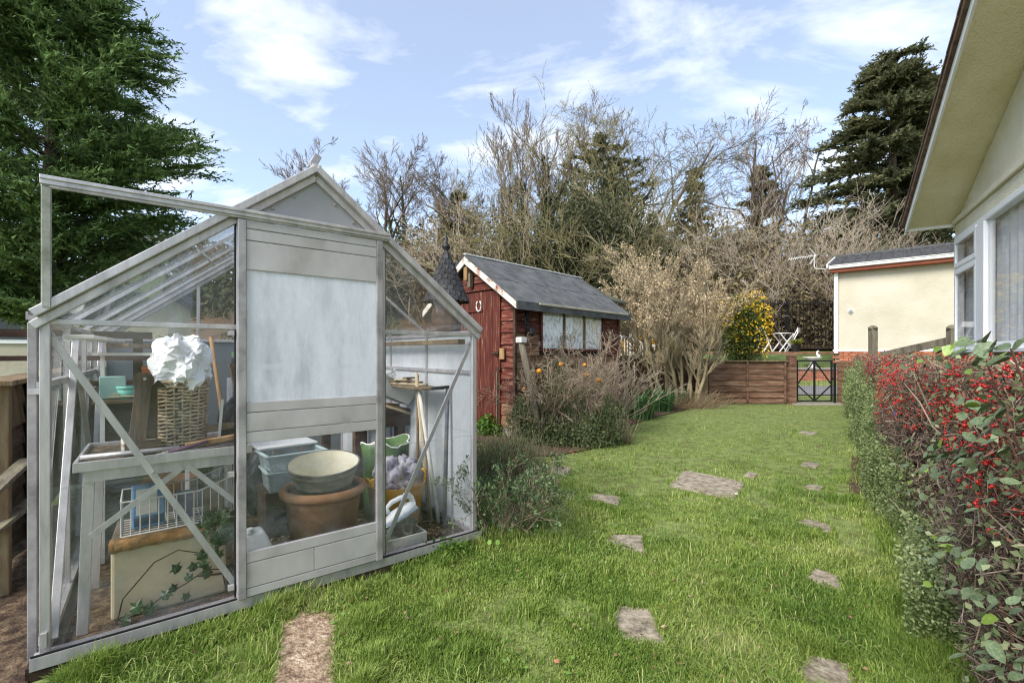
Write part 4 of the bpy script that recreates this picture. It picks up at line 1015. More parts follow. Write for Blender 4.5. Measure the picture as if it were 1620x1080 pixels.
tag(MB().tube(pts, .0045, 5).build('rope_coil', WHITE, None, True, loc=GH.w(1.62, .86, FZ + .93), rz=GH.rz), 'tangle of white rope lying in the planter trough', 'rope')
CH = ['pale bamboo cane leaning steeply inside the far front corner', 'thick white batten leaning in the far front corner', 'grey stick leaning behind the white batten', 'dark tool shaft leaning upright in the far front corner', 'split pale lath leaning among the canes']
ends = [((1.74, .40, FZ), (1.67, .48, 1.0), .011, CANE), ((1.76, .34, FZ), (1.66, .42, .90), .014, WHITE_D), ((1.70, .52, FZ), (1.72, .56, .98), .010, FENCE_W), ((1.755, .26, FZ), (1.79, .28, .90), .014, mat('blue grey shaft', ['#4a4d55', '#6a6c72', '#8b7a45'], 9, rough=.6)), ((1.75, .46, FZ), (1.68, .50, .94), .008, CANE)]
for (a, b, r, m), lb in zip(ends, CH): rod('garden_cane', GH.w(*a), GH.w(*b), r, m, lb, 'cane', 'canes in the greenhouse corner')
rod('tool_handle', GH.w(1.68, .28, .905), GH.w(1.80, .28, .91), .011, BLACK, 'short black crossbar handle on top of the dark tool shaft', 'handle')
SK = ['long pale stick sticking out below the trough', 'second pale stick beside the long one under the trough', 'broken brown lath at the end of the dark bench', 'short split lath lying on the dark bench', 'thin brown stick on top of the dark bench']
for i, lb in enumerate(SK):
    a = GH.w(1.44 + .04 * i, .86 + .03 * i, FZ + .78 - .012 * i); b = GH.w(1.76 - .02 * (i % 2), .74 + .05 * i, FZ + .66 + .012 * i)
    rod('loose_stick', a, b, .010 - .001 * (i % 3), (CANE if i < 2 else WOOD), lb, 'stick', 'sticks on the dark bench')
for i in range(4): plank('driftwood_piece', GH.w(1.56 + .03 * i, .92 - .10 * i, .918 + .013 * i), GH.w(1.76, .50 + .07 * i, .914 + .013 * i), .03, .012, FENCE_W if i % 2 else CANE, ['long grey driftwood strip on the far side rail', 'second bleached driftwood strip on the far side rail', 'short dark driftwood strip on the far side rail', 'topmost pale driftwood strip on the far side rail'][i], 'driftwood', 'driftwood strips')
plank('side_shelf', GH.w(1.70, .3, .90), GH.w(1.70, 1.7, .90), .16, .014, FENCE_W, 'long grey shelf board fixed along the far glass side', 'shelf')
plank('red_rake_handle', GH.w(1.13, 1.35, FZ), GH.w(1.25, 1.5, .78), .022, .022, PLASTIC_R, 'red painted tool handle leaning at the back of the greenhouse', 'tool')
for i, (t, w, r, h, m) in enumerate([(.85, 1.5, .10, .18, TERRA_D), (1.05, 1.75, .11, .2, PLASTIC_W), (.60, 1.6, .12, .22, BLACKBAG), (.95, 2.05, .14, .26, TERRA_D), (.35, 1.7, .12, .24, TERRA)]):
    pot(t, w, FZ, r, h, m, ['brown pot standing at the back behind the crates', 'dull white pot at the back of the greenhouse', 'black pot on the floor behind the potting bench', 'largest dirty pot by the back glass', 'brown pot behind the near side shelf leg'][i])
tag(blob((0, 0, .0), (.17, .15, .22), 21, .3, 26, 16, 2.6).build('black_sack', BLACKBAG, None, True, loc=GH.w(.93, 1.25, FZ + .2), rz=GH.rz), 'big black sack on the floor behind the crates', 'sack')
tag(blob((0, 0, .0), (.22, .16, .30), 22, .3, 26, 16, 2.6).build('black_sack', BLACKBAG, None, True, loc=GH.w(.45, 2.05, FZ + .27), rz=GH.rz), 'tall black sack against the back glass on the near side', 'sack')
tag(MB().bx((0, 0, 0), (.3, .18, .5)).build('cardboard_box', mat('faded card', ['#5d6068', '#767a82', '#8b8e94'], 5, rough=.85), None, bevel=.005, loc=GH.w(.78, 1.8, FZ + .4), rz=GH.rz + .1), 'blue grey carton stacked at the back of the greenhouse', 'carton')
tag(MB().bx((0, 0, 0), (.36, .3, .4)).build('wooden_crate', WOOD_D, None, bevel=.005, loc=GH.w(.75, 1.75, FZ), rz=GH.rz + .05), 'dark crate under the blue grey carton at the back', 'crate')
plank('grey_pole', GH.w(1.76, .06, 1.195), GH.w(1.74, 1.9, 1.20), .05, .03, FENCE_W, 'long weathered pole tied under the far eaves of the greenhouse', 'pole')
plank('pale_board', GH.w(.09, .10, 1.185), GH.w(.12, 1.5, 1.20), .09, .016, WHITE_D, 'pale board stored along the near eaves inside the greenhouse', 'board')
plank('grey_plank', GH.w(.16, .9, 1.165), GH.w(.50, 1.9, 1.17), .10, .02, FENCE_W, 'broad grey plank across the back of the greenhouse eaves', 'plank')
for i, (t, w, z, r, h) in enumerate([(.50, .86, FZ + .0, .08, .16), (.66, .95, FZ, .07, .13), (.44, 1.35, FZ, .10, .3), (1.16, .62, FZ, .06, .10), (1.22, 1.1, FZ, .1, .2)]):
    pot(t, w, z, r, h, [TERRA_O, BLACKBAG, TERRA_D, TERRA_O, PLASTIC_W][i], ['orange pot on the floor behind the cream box', 'small black pot on the floor between bench and crates', 'tall brown pot under the near side shelf', 'little orange pot on the floor behind the terracotta pot', 'dull white pot on the floor behind the yellow tub'][i])
for i in range(4): tag(MB().bx((0, 0, 0), (.34, .22, .045)).build('seed_tray', [BLACK, PLASTIC_W, BLACK, mat('green tray', ['#3c5a3a', '#4c6c48'], 5, rough=.6)][i], None, bevel=.006, loc=GH.w(.80 + .02 * i, 1.80, FZ + .91 + .05 * i), rz=GH.rz + .1 * i), ['lowest black seed tray on the blue grey carton', 'white seed tray second in the stack on the carton', 'black seed tray third in the stack on the carton', 'green seed tray on top of the tray stack'][i], 'tray', 'stacked seed trays')
plank('broken_fence_slat', GH.w(.95, 1.45, FZ), GH.w(.75, 1.62, 1.05), .05, .014, FENCE_G, 'broken fence slat leaning upright behind the crates', 'slat')
plank('red_crate_side', GH.w(1.02, 1.15, FZ + .12), GH.w(1.32, 1.12, FZ + .34), .09, .016, SHED_DOOR, 'faded red board leaning behind the terracotta pot', 'board')
rod('broom_handle', GH.w(.70, .70, FZ), GH.w(.58, 1.0, 1.22), .012, WOOD, 'brown broom handle leaning behind the potting bench', 'handle')
rod('bamboo_cane', GH.w(.86, 1.0, FZ), GH.w(1.12, 1.5, 1.3), .007, CANE, 'thin bamboo cane leaning across the back of the greenhouse', 'cane')
# bark chips on the floor behind the door
chip = MB().box((0, 0, 0), (.022, .010, .004)).mesh('chip'); chip.materials.append(CHIPS)
rgk = np.random.default_rng(3); n = 1400
C = np.stack([rgk.uniform(.62, 1.75, n), rgk.uniform(.03, .9, n)], 1)
Pw = np.array([[*GH.w(a, b, FZ + .004)] for a, b in C]); Dv = rgk.normal(0, 1, (n, 3)); Dv[:, 2] *= .25
kind(place('bark_chips', leaf_mesh('bark_chips', Pw, Dv, rgk.uniform(.012, .03, n), rgk.uniform(.006, .012, n), leafmat('chip tones', ['#4a382a', '#75604a', '#9c876c', '#b8a78e'], transl=0, nmix=.1), rgk)), 'stuff', 'bark chips strewn over the greenhouse floor')

# ------------------------------------------------------------------ red shed
SW, SL, SB, SE_ = 1.76, 2.62, .14, 1.88       # width of front, length of side, floor height, eaves
SRZ = 2.50
sh = empty('garden_shed', SH.w(0, 0, 0), SH.rz, 'weathered red timber shed with felt roof and lace curtained window', 'shed')
MB().bx((.02, .02, 0), (SL - .02, SW - .02, SB)).build('base', CONCRETE, sh)
inner = MB().bx((.03, .03, SB), (SL - .03, SW - .03, SE_ - .02)); inner.build('lining', WOOD_D, sh)
MB().prism([(.03, .03, SE_ - .02), (.03, SW - .03, SE_ - .02), (.03, SW / 2, SRZ - .1)], (SL - .06, 0, 0)).build('loft_lining', WOOD_D, sh)
def lap(mb_name, axis, a0, a1, z0, z1, at, out, m):
    """one shiplap board: its lower edge stands proud"""
    mb = MB(); o1, o2 = .012, .030
    pr = [(at + out * .0, z0), (at + out * o2, z0), (at + out * o1, z1), (at + out * .0, z1)]
    if axis == 'y': mb.prism([(q, a0, z) for q, z in pr], (0, a1 - a0, 0))
    else: mb.prism([(a0, q, z) for q, z in pr], (a1 - a0, 0, 0))
    return mb.build(mb_name, m, sh, bevel=.002)
rgs = random.Random(12)
nbd = 11; bh = (SE_ - SB) / nbd
DY0, DY1, DZ1 = .30, 1.03, 2.0
for i in range(nbd):                                   # front: beside the door
    z = SB + i * bh
    lap('board', 'y', .03, DY0 - .03, z + .004, z + bh, .03, -1, SHED_BROWN if i < 2 else SHED_RED)
    lap('board', 'y', DY1 + .03, SW - .03, z + .004, z + bh, .03, -1, SHED_RED)
WX0, WX1, WZ0, WZ1 = .55, 2.10, 1.20, 1.84
for i in range(nbd):                                   # window side
    z = SB + i * bh; m = SHED_BROWN if i < 7 else SHED_RED
    if z + bh <= WZ0 + .02 or z >= WZ1: lap('board', 'x', .03, SL - .03, z + .004, z + bh, .03, -1, m)
    else:
        lap('board', 'x', .03, WX0 - .05, z + .004, z + bh, .03, -1, SHED_RED if i > 7 else SHED_BROWN); lap('board', 'x', WX1 + .05, SL - .03, z + .004, z + bh, .03, -1, SHED_RED)
for i in range(nbd):
    z = SB + i * bh; lap('board', 'y', .03, SW - .03, z + .004, z + bh, SL - .03, 1, SHED_RED)
# gable boards above the door
for i in range(4):
    z = DZ1 + .02 + i * .115
    hw = (SRZ - .08 - z - .11) / (SRZ - SE_) * SW / 2
    if hw > .05: lap('board', 'y', SW / 2 - hw - .05, SW / 2 + hw + .05, z, z + .112, .03, -1, SHED_RED)
for i in range(2):
    z = SE_ + .005 + i * .06
    lap('board', 'y', .06 + .1 * i, DY0 - .03, z, z + .058, .03, -1, SHED_RED)
# corner trims
MB().bx((-.012, -.012, SB), (.028, .028, SE_)).build('corner_trim', WOOD_D, sh, bevel=.003)
MB().bx((SL - .028, -.012, SB), (SL + .012, .028, SE_)).build('corner_trim', SHED_RED, sh, bevel=.003)
# door of vertical boards
sd = MB().bx((.006, DY0, SB + .02), (.028, DY1, DZ1 - .005)).build('door', WOOD_D, sh)
ndb = 6; dw = (DY1 - DY0) / ndb
for i in range(ndb):
    MB().bx((-.016 - .003 * (i % 2), DY0 + i * dw + .003, SB + .02 + rgs.uniform(0, .02)), (.006, DY0 + (i + 1) * dw - .003, DZ1 - .005)).build('plank', SHED_DOOR, sd, bevel=.003)
MB().bx((-.02, DY0 - .035, SB), (.03, DY0 - .004, DZ1 + .015)).bx((-.02, DY1 + .004, SB), (.03, DY1 + .035, DZ1 + .015)).bx((-.02, DY0 - .035, DZ1 + .015), (.03, DY1 + .035, DZ1 + .05)).build('door_frame', SHED_DOOR, sh, bevel=.002)
MB().bx((-.036, DY0 + .30, DZ1 - .28), (-.020, DY1 - .02, DZ1 - .25)).build('hinge', SHED_DOOR, sd, bevel=.002)
MB().bx((-.04, DY0 - .13, 1.05), (-.012, DY0 - .04, 1.20)).build('latch_block', WOOD, sh, bevel=.004)
MB().tube([(-.045, DY0 - .03, 1.13), (-.045, DY0 + .10, 1.13)], .010, 8).bx((-.04, DY0 - .02, 1.10), (-.02, DY0 + .05, 1.16)).build('bolt', RUST, sd)
MB().lathe([(0, 0), (.03, .0), (.03, .012), (0, .014)], k=14).build('knob', RUST, sd, loc=(-.02, DY0 - .02, .92), rot=(0, -math.pi / 2, 0))
MB().bar((-.026, DY0 + .012, SB + .02), (-.026, DY0 + .012, .88), .02, .015, (0, 1, 0)).build('door_strip', POSTM, sd)
# horseshoe on the door
hp = []
for j in range(15):
    a = math.radians(-150 + 300 * j / 14) ; hp.append((-.030, .68 + .055 * math.sin(a) * .9, 1.80 - .075 * math.cos(a)))
tag(MB().tube([Vector(q) for q in hp], .011, 7).build('horseshoe', WHITE_D, None, True, loc=SH.w(0, 0, 0), rz=SH.rz), 'pale horseshoe nailed to the red shed door', 'horseshoe')
# bargeboards and roof
SLP = (SRZ - SE_) / (SW / 2); OH = .13
def rz_(y): return SRZ - SLP * abs(y - SW / 2)
for s in (-1, 1):
    yo = SW / 2 + s * (SW / 2 + .14)
    a = Vector((-OH, SW / 2, SRZ + .02)); b = Vector((-OH, yo, rz_(yo) + .02))
    MB().prism([a + Vector((0, 0, 0)), b, b + Vector((0, 0, -.10)), a + Vector((0, 0, -.11))], (.025, 0, 0)).build('bargeboard', BARGE, sh, bevel=.004)
    e = MB()
    ye = SW / 2 + s * (SW / 2 + .16)
    e.prism([(-OH - .01, SW / 2, SRZ + .022), (-OH - .01, ye, rz_(ye) + .022), (SL + .12, ye, rz_(ye) + .022), (SL + .12, SW / 2, SRZ + .022)], (0, 0, .018))
    rf = e.build('roof_deck', FELT, sh, bevel=.004)
    # three overlapping strips of felt
    for q in range(2):
        y0_ = SW / 2 + s * (SW / 2 + .165) * (q / 2 + (0 if q == 0 else -.0)); y1_ = SW / 2 + s * (SW / 2 + .165) * ((q + 1) / 2 + (.03 if q == 0 else 0))
        f = MB(); zo = .042 + (.006 if q == 0 else 0)
        K = 14
        for j in range(K + 1):
            x = -OH - .012 + (SL + OH + .13) * j / K; wv_ = .004 * math.sin(j * 1.7 + q)
            f.v += [(x, y0_, rz_(y0_) + zo + wv_), (x, y1_, rz_(y1_) + zo - .002 + wv_)]
        f.f = [(2 * j, 2 * j + 1, 2 * j + 3, 2 * j + 2) for j in range(K)]
        ob = f.build('felt_strip', FELT, rf); ob.modifiers.new('solid', 'SOLIDIFY').thickness = .004
    # felt folded over the eaves
    MB().prism([(-OH - .012, ye, rz_(ye) + .04), (-OH - .012, ye + s * .012, rz_(ye) + .035), (-OH - .012, ye + s * .012, rz_(ye) - .075), (-OH - .012, ye + s * .004, rz_(ye) - .075)], (SL + OH + .13, 0, 0)).build('eaves_drip', FELT, rf)
MB().bx((-OH, SW / 2 - .03, SRZ + .040), (SL + .12, SW / 2 + .03, SRZ + .062)).build('ridge_strip', WHITE_D, sh, bevel=.006)
ye = -.175
MB().bx((.28, ye - .020, rz_(ye) + .020), (SL - .02, ye - .006, rz_(ye) + .048)).build('eaves_batten', mat('cream batten', ['#8d8672', '#b5ad97', '#c3bca8'], 9, rough=.8), sh, bevel=.003)
MB().bx((-.10, SW / 2 - .02, SRZ - .32), (-.005, SW / 2 + .05, SRZ - .12)).build('ridge_block', WOOD, sh, bevel=.004); MB().bx((-.075, SW / 2 - .06, SRZ - .42), (-.01, SW / 2 + .0, SRZ - .22)).build('ridge_block', POSTM, sh, bevel=.004)
# window of three panes with lace curtains
wf = MB(); ww = (WX1 - WX0) / 3
wf.bx((WX0 - .045, -.02, WZ0 - .04), (WX1 + .045, .02, WZ0)).bx((WX0 - .045, -.02, WZ1), (WX1 + .045, .02, WZ1 + .035)).bx((WX0 - .045, -.02, WZ0), (WX0, .02, WZ1)).bx((WX1, -.02, WZ0), (WX1 + .045, .02, WZ1))
win = wf.build('window', SHED_DOOR, sh, bevel=.003)
for i in (1, 2): MB().bx((WX0 + i * ww - .014, -.016, WZ0), (WX0 + i * ww + .014, .016, WZ1)).build('mullion', FENCE_W, win, bevel=.002)
LACE = mat('lace curtain', ['#9fa3a6', '#dcdfe1', '#eceef0'], 22, rough=.9, bump=.3, stretch=(1, 1, .5), lo=.38, hi=.55)
for i in range(3):
    x0, x1 = WX0 + i * ww + .014, WX0 + (i + 1) * ww - .014
    MB().bx((x0, -.004, WZ0), (x1, .0, WZ1)).build('pane', WINGLASS, win)
    cm = MB(); K = 70
    for j in range(K + 1):
        x = x0 + (x1 - x0) * j / K; yv = .016 + .009 * math.sin(j * .55 + i) * (.5 + .5 * math.sin(j * .13 + 2 * i)) + .004 * math.sin(j * 1.3); cm.v += [(x, yv, WZ0), (x, yv * 1.0, WZ1)]
    cm.f = [(2 * j, 2 * j + 1, 2 * j + 3, 2 * j + 2) for j in range(K)]
    cm.build('curtain', LACE, win, True)
# wrought iron lantern bracket by the corner
lt = empty('wall_lantern', SH.w(.16, -.035, 0), SH.rz, 'black wrought iron scroll bracket on the shed side wall', 'bracket')
def scroll(cx, cz, r, tn, s=1): return [(cx + s * r * (1 - .10 * j / 3) * math.cos(j * .5), -.035, cz + r * (1 - .10 * j / 3) * math.sin(j * .5)) for j in range(tn)]
MB().tube([(0, -.01, 1.34), (0, -.01, 1.74)], .012, 6).tube(scroll(.06, 1.62, .065, 14), .011, 6).tube(scroll(.05, 1.47, .055, 14), .011, 6).tube(scroll(-.03, 1.56, .055, 14, -1), .011, 6).build('scroll', BLACK, lt, True)
MB().lathe([(.012, 0), (.042, .03), (.045, .10), (.015, .13)], c=(.07, -.06, 1.36), k=10).build('cup', BLACK, lt)
tag(MB().tube([(0, 0, -.1), (-.10, .05, .5), (-.26, .10, 1.27)], [.046, .043, .040], 8).build('leaning_post', POSTM, None, True, loc=(.375, 5.6, 0)), 'mossy round post leaning in the bush against the shed side', 'post')
tag(MB().bx((-.05, -.05, 0), (.05, .05, .07)).build('post_cap', WHITE_D, None, bevel=.006, loc=(.115, 5.70, 1.262), rz=SH.rz), 'small white cap on top of the leaning mossy post', 'cap')
# second shed behind, only its white edged roof shows
s2 = empty('neighbour_shed', SH.w(3.05, .75, 0), SH.rz, 'green felted shed roof with white edging behind the red shed', 'shed')
MB().bx((0, 0, 0), (.8, 1.6, 2.15)).build('wall', WHITE_D, s2)
MB().prism([(-.1, -.16, 2.13), (-.1, .8, 2.62), (.9, .8, 2.62), (.9, -.16, 2.13)], (0, 0, .03)).build('roof', mat('green felt', ['#3c4238', '#4d5347'], 6, rough=.9, bump=.2), s2)
MB().prism([(-.1, .8, 2.62), (-.1, 1.76, 2.13), (.9, 1.76, 2.13), (.9, .8, 2.62)], (0, 0, .03)).build('roof', MATS['green felt'], s2)
MB().prism([(-.13, -.18, 2.10), (-.13, .8, 2.60), (-.13, .8, 2.69), (-.13, -.18, 2.19)], (.03, 0, 0)).build('bargeboard', WHITE, s2)

# ------------------------------------------------------------------ dovecote with shingled cone roof
dvp = P(706, 475, 4.8)
dv = empty('dovecote', (dvp.x, dvp.y, 0), 0, 'dovecote with dark shingled cone roof and ball finial behind the greenhouse', 'dovecote')
MB().tube([(0, 0, 0), (0, 0, 1.30)], .045, 10).build('post', POSTM, dv)
MB().lathe([(.15, 1.28), (.155, 1.30), (.155, 1.66), (.0, 1.68)], k=12).build('house', WOOD_D, dv)
cone = MB().lathe([(.215, 1.685), (.205, 1.70), (.018, 2.19), (0, 2.2)], k=24).build('roof', BLACK, dv)
rows = 9
for r in range(rows):
    f0 = r / rows; z0 = 1.675 + .50 * f0; R0 = .236 * (1 - f0 * .86) + .006
    f1 = (r + 1.35) / rows; z1 = 1.675 + .50 * f1; R1 = max(.02, .236 * (1 - f1 * .86))
    cnt = max(7, int(2 * math.pi * R0 / .062)); hw0 = math.pi * R0 / cnt * .97; hw1 = math.pi * R1 / cnt * .98
    q = MB(); q.v = []
    shp = [(-hw0, 0, .010), (-hw0 * .55, -.010, .010), (0, -.013, .010), (hw0 * .55, -.010, .010), (hw0, 0, .010)]
    q.v = [(x, -R0 - .001, z0 + dz) for x, dz, _ in shp] + [(hw1, -R1, z1), (-hw1, -R1, z1)]
    q.v += [(x, -R0 + .007, z0 + dz) for x, dz, _ in shp] + [(hw1, -R1 + .006, z1), (-hw1, -R1 + .006, z1)]
    q.f = [tuple(range(7)), tuple(range(13, 6, -1))] + [(i, 7 + i, 7 + (i + 1) % 7, (i + 1) % 7) for i in range(7)]
    me = q.mesh('shingle'); me.materials.append(SLATE)
    for j in range(cnt): place('shingle', me, cone, (0, 0, rgs.uniform(-.003, .003)), rz=2 * math.pi * (j + .5 * (r % 2)) / cnt)
MB().lathe([(0, 2.165), (.038, 2.17), (.030, 2.19), (.018, 2.21), (.042, 2.235), (.044, 2.26), (.022, 2.29), (.014, 2.30), (.020, 2.34), (.012, 2.36), (0, 2.41)], k=12).build('finial', BLACK, dv, True)

# ------------------------------------------------------------------ low fence at the end of the lawn, gate
YF = 10.2
def fpx(px): return (px - CXP) / FPX * YF
def fence_panel(x0, x1, y, zb, zt, label, group='low lap fence panels'):
    e = empty('lap_fence', (x0, y, 0), 0, label, 'fence', group)
    n = 7; h = (zt - zb - .06) / n; L = x1 - x0
    for i in range(n):
        z = zb + i * h
        q = MB().prism([(0, .0, z - .012), (0, -.016, z - .012), (0, .004, z + h), (0, .016, z + h)], (L, 0, 0)); q.build('board', FENCE, e)
    for x in (0.02, L / 2 - .02, L - .06): MB().bx((x, -.040, zb), (x + .04, -.017, zt - .06)).build('batten', FENCE, e, bevel=.003)
    MB().bx((-.01, -.06, zt - .058), (L + .01, .04, zt - .03)).build('capping', FENCE_W, e, bevel=.004)
    return e
def post(x, y, zt, label, w=.11, m=FENCE, z0=0, cap=False):
    e = empty('fence_post', (x, y, z0), 0, label, 'post', 'timber posts')
    MB().bx((-w / 2, -w / 2, -.05), (w / 2, w / 2, zt - z0)).build('shaft', m, e, bevel=.006)
    if cap: MB().lathe([(w * .9, 0), (w * .92, .02), (w * .5, .05), (0, .06)], c=(0, 0, zt - z0), k=4).build('cap', POSTM, e, loc=(0, 0, 0))
    return e
fence_panel(fpx(1119), fpx(1244), YF, .03, 1.01, 'brown lap fence panel between the bare shrub and the gate')
post(fpx(1112), YF, 1.02, 'fence post beside the bare shrub where two panels meet', .17, FENCE_W)
post(fpx(1252), YF, 1.12, 'taller brown post carrying the black gate hinges', .15)
post(fpx(1334), YF, .96, 'brown post at the latch end of the black gate', .16)
fence_panel(fpx(1345), fpx(1480), YF + .03, .03, .96, 'brown fence panel half hidden behind the berry hedge')
e2 = fence_panel(fpx(975), fpx(1112) + .12, YF + .35, .05, 1.12, 'shaded fence panel behind the stems of the bare shrub')
e3 = fence_panel(fpx(850), fpx(974), YF + .38, .05, 1.12, 'fence panel running behind the red shed')
gt = empty('garden_gate', (fpx(1259), YF - .02, 0), 0, 'low black metal gate with crossed bracing at the end of the lawn', 'gate')
gw = fpx(1320) - fpx(1259) - .06; gz0, gz1 = .06, .99
MB().bx((0, -.015, gz0), (.035, .015, gz1)).bx((gw - .035, -.015, gz0), (gw, .015, gz1)).bx((.035, -.015, gz1 - .035), (gw - .035, .015, gz1)).bx((.035, -.015, gz0), (gw - .035, .015, gz0 + .03)).build('frame', BLACK, gt, bevel=.003)
MB().bx((gw / 2 - .02, -.012, gz0 + .03), (gw / 2 + .02, .012, gz1 - .035)).build('upright', BLACK, gt)
for a, b in (((.035, 0, gz0 + .40), (gw / 2 - .02, 0, gz1 - .04)), ((gw - .035, 0, gz0 + .40), (gw / 2 + .02, 0, gz1 - .04)), ((.035, 0, gz0 + .36), (gw / 2 - .02, 0, gz0 + .03)), ((gw - .035, 0, gz0 + .36), (gw / 2 + .02, 0, gz0 + .03))):
    MB().bar(a, b, .02, .026, (0, 1, 0)).build('brace', BLACK, gt)
MB().bx((gw + .035, -.02, -.02), (gw + .075, .02, .93)).build('latch_post', BLACK, gt); MB().bx((-.055, -.02, -.02), (-.015, .02, 1.0)).build('hinge_post', BLACK, gt)
MB().bx((-.02, -.01, .3), (.0, .01, .34)).bx((-.02, -.01, .8), (.0, .01, .84)).build('hinge', BLACK, gt); MB().bx((gw - .01, -.025, .55), (gw + .04, -.012, .59)).build('latch', BLACK, gt)
wm_ = MB()
for j in range(1, 14): x = .035 + (gw - .07) * j / 14; wm_.tube([(x, .016, gz0 + .03), (x, .016, gz1 - .03)], .0015, 4)
for j in range(1, 16): z = gz0 + .03 + (gz1 - gz0 - .06) * j / 16; wm_.tube([(.035, .017, z), (gw - .035, .017, z)], .0015, 4)
wm_.build('wire_mesh', BLACK, gt)
tag(MB().bx((fpx(1250), YF - .25, -.02), (fpx(1326), YF + .15, .03)).build('gate_threshold', CONCRETE, None, bevel=.008), 'rough concrete threshold strip under the black gate', 'threshold')

# ------------------------------------------------------------------ far side of the lane: retaining wall, bungalow, terrace
rw = empty('brick_retaining_wall', (7.0, 13.18, .2), 0, 'low red brick retaining wall across the lane behind the gate', 'wall')
MB().bx((0, .012, -.05), (5.2, .22, .47)).build('mortar', MORTAR, rw)
brk = MB().box((0, 0, 0), (.21, .10, .064)).mesh('brick'); brk.materials.append(BRICK)
for r in range(6):
    for j in range(23):
        x = .11 + j * .222 + (.111 if r % 2 else 0)
        if x < 5.15 and 7 + x > 7.4: place('brick', brk, rw, (x, .055 + rgs.uniform(-.004, .004), .035 + r * .075))
MB().bx((-.02, -.03, .47), (5.22, .24, .52)).build('coping', CONCRETE, rw, bevel=.008)
fh = empty('bungalow', FH.w(0, 0, 0), FH.rz, 'pale cream rendered bungalow with grey tiled roof across the lane', 'house')
WB, WT = 1.22, 3.62
MB().bx((0, 0, WB), (7, 4, WT)).build('wall', RENDER_FAR, fh)
MB().bx((.03, .03, .3), (6.97, 3.9, WB - .001)).build('plinth', MORTAR, fh)
for r in range(9):
    for j in range(15):
        x = .14 + j * .222 + (.111 if r % 2 else 0)
        z = WB - .045 - r * .075
        place('brick', brk, fh, (x, .02 + rgs.uniform(-.003, .003), z))
for r in range(9):
    for j in range(4):
        place('brick', brk, fh, (.02, .15 + j * .222 + (.111 if r % 2 else 0), WB - .045 - r * .075), rz=math.pi / 2)
MB().bx((-.02, -.03, WB - .02), (7, -.001, WB + .03)).build('drip_strip', WHITE, fh)
MB().bx((-.03, -.25, WT - .03), (7.2, -.02, WT)).bx((-.06, -.27, WT - .02), (7.2, -.251, WT + .14)).build('fascia', RED_FASCIA, fh)
MB().bx((-.10, -.36, WT + .07), (7.2, -.275, WT + .16)).build('gutter', WHITE, fh, bevel=.02)
MB().bx((-.10, -.38, WT + .155), (7.2, -.26, WT + .175)).build('gutter_lip', WHITE_D, fh)
MB().bx((.01, -.10, WB - .08), (.115, -.012, WT + .04)).build('downpipe', WHITE, fh, bevel=.02)
rs = .26; RD = 2.0
MB().prism([(-.12, -.30, WT + .15), (-.12, RD, WT + .15 + (RD + .3) * rs), (7.2, RD, WT + .15 + (RD + .3) * rs), (7.2, -.30, WT + .15)], (0, 0, .03)).build('roof', BROWN_EDGE, fh)
MB().prism([(-.16, -.30, WT + .12), (-.16, RD, WT + .12 + (RD + .3) * rs), (-.16, RD, WT + .24 + (RD + .3) * rs), (-.16, -.30, WT + .24)], (.04, 0, 0)).build('verge_board', WHITE_D, fh)
MB().prism([(.02, 0, WT), (.02, RD, WT + RD * rs), (.02, 2 * RD, WT)], (6.9, 0, 0)).build('gable_wall', RENDER_FAR, fh)
MB().prism([(-.12, RD, WT + .15 + (RD + .3) * rs), (-.12, 2 * RD + .3, WT + .15), (7.2, 2 * RD + .3, WT + .15), (7.2, RD, WT + .15 + (RD + .3) * rs)], (0, 0, .03)).build('roof', SLATE_ROOF, fh)
# interlocking tiles, each a rolled piece
tq = MB(); tw_, tl_ = .30, .36; xs_ = [0, .04, .08, .12, .20, .24, .28, .30]; zs_ = [0, .03, .035, .008, .004, .012, .03, .006]
for yv, lift in ((0, .030), (tl_ + .04, .012)):
    for x, z in zip(xs_, zs_): tq.v.append((x, yv, z + lift + yv * rs))
tq.f = [(i, i + 1, 9 + i, 8 + i) for i in range(7)]
tq.v += [(x, 0, z) for x, z in zip(xs_, zs_)]; tq.f += [(16 + i, 17 + i, i + 1, i) for i in range(7)]
tme = tq.mesh('roof_tile'); tme.materials.append(SLATE_ROOF)
for r in range(6):
    for j in range(14): place('roof_tile', tme, fh, (-.10 + j * tw_, -.32 + r * tl_, WT + .165 + r * tl_ * rs))
MB().tube([(-.14, RD, WT + .19 + (RD + .3) * rs), (7.2, RD, WT + .19 + (RD + .3) * rs)], .09, 8).build('ridge_tile', SLATE_ROOF, fh)
MB().lathe([(0, .05), (.055, .05), (.075, .02), (.08, 0)], k=18).build('vent_cap', WHITE, fh, loc=(.42, -.002, 2.42), rot=(math.pi / 2, 0, 0))
MB().lathe([(0, .035), (.035, .035), (.05, .0)], k=12).build('vent_core', mat('grey vent', ['#8f9092', '#a0a1a3'], 6), fh, loc=(.42, -.05, 2.42), rot=(math.pi / 2, 0, 0))
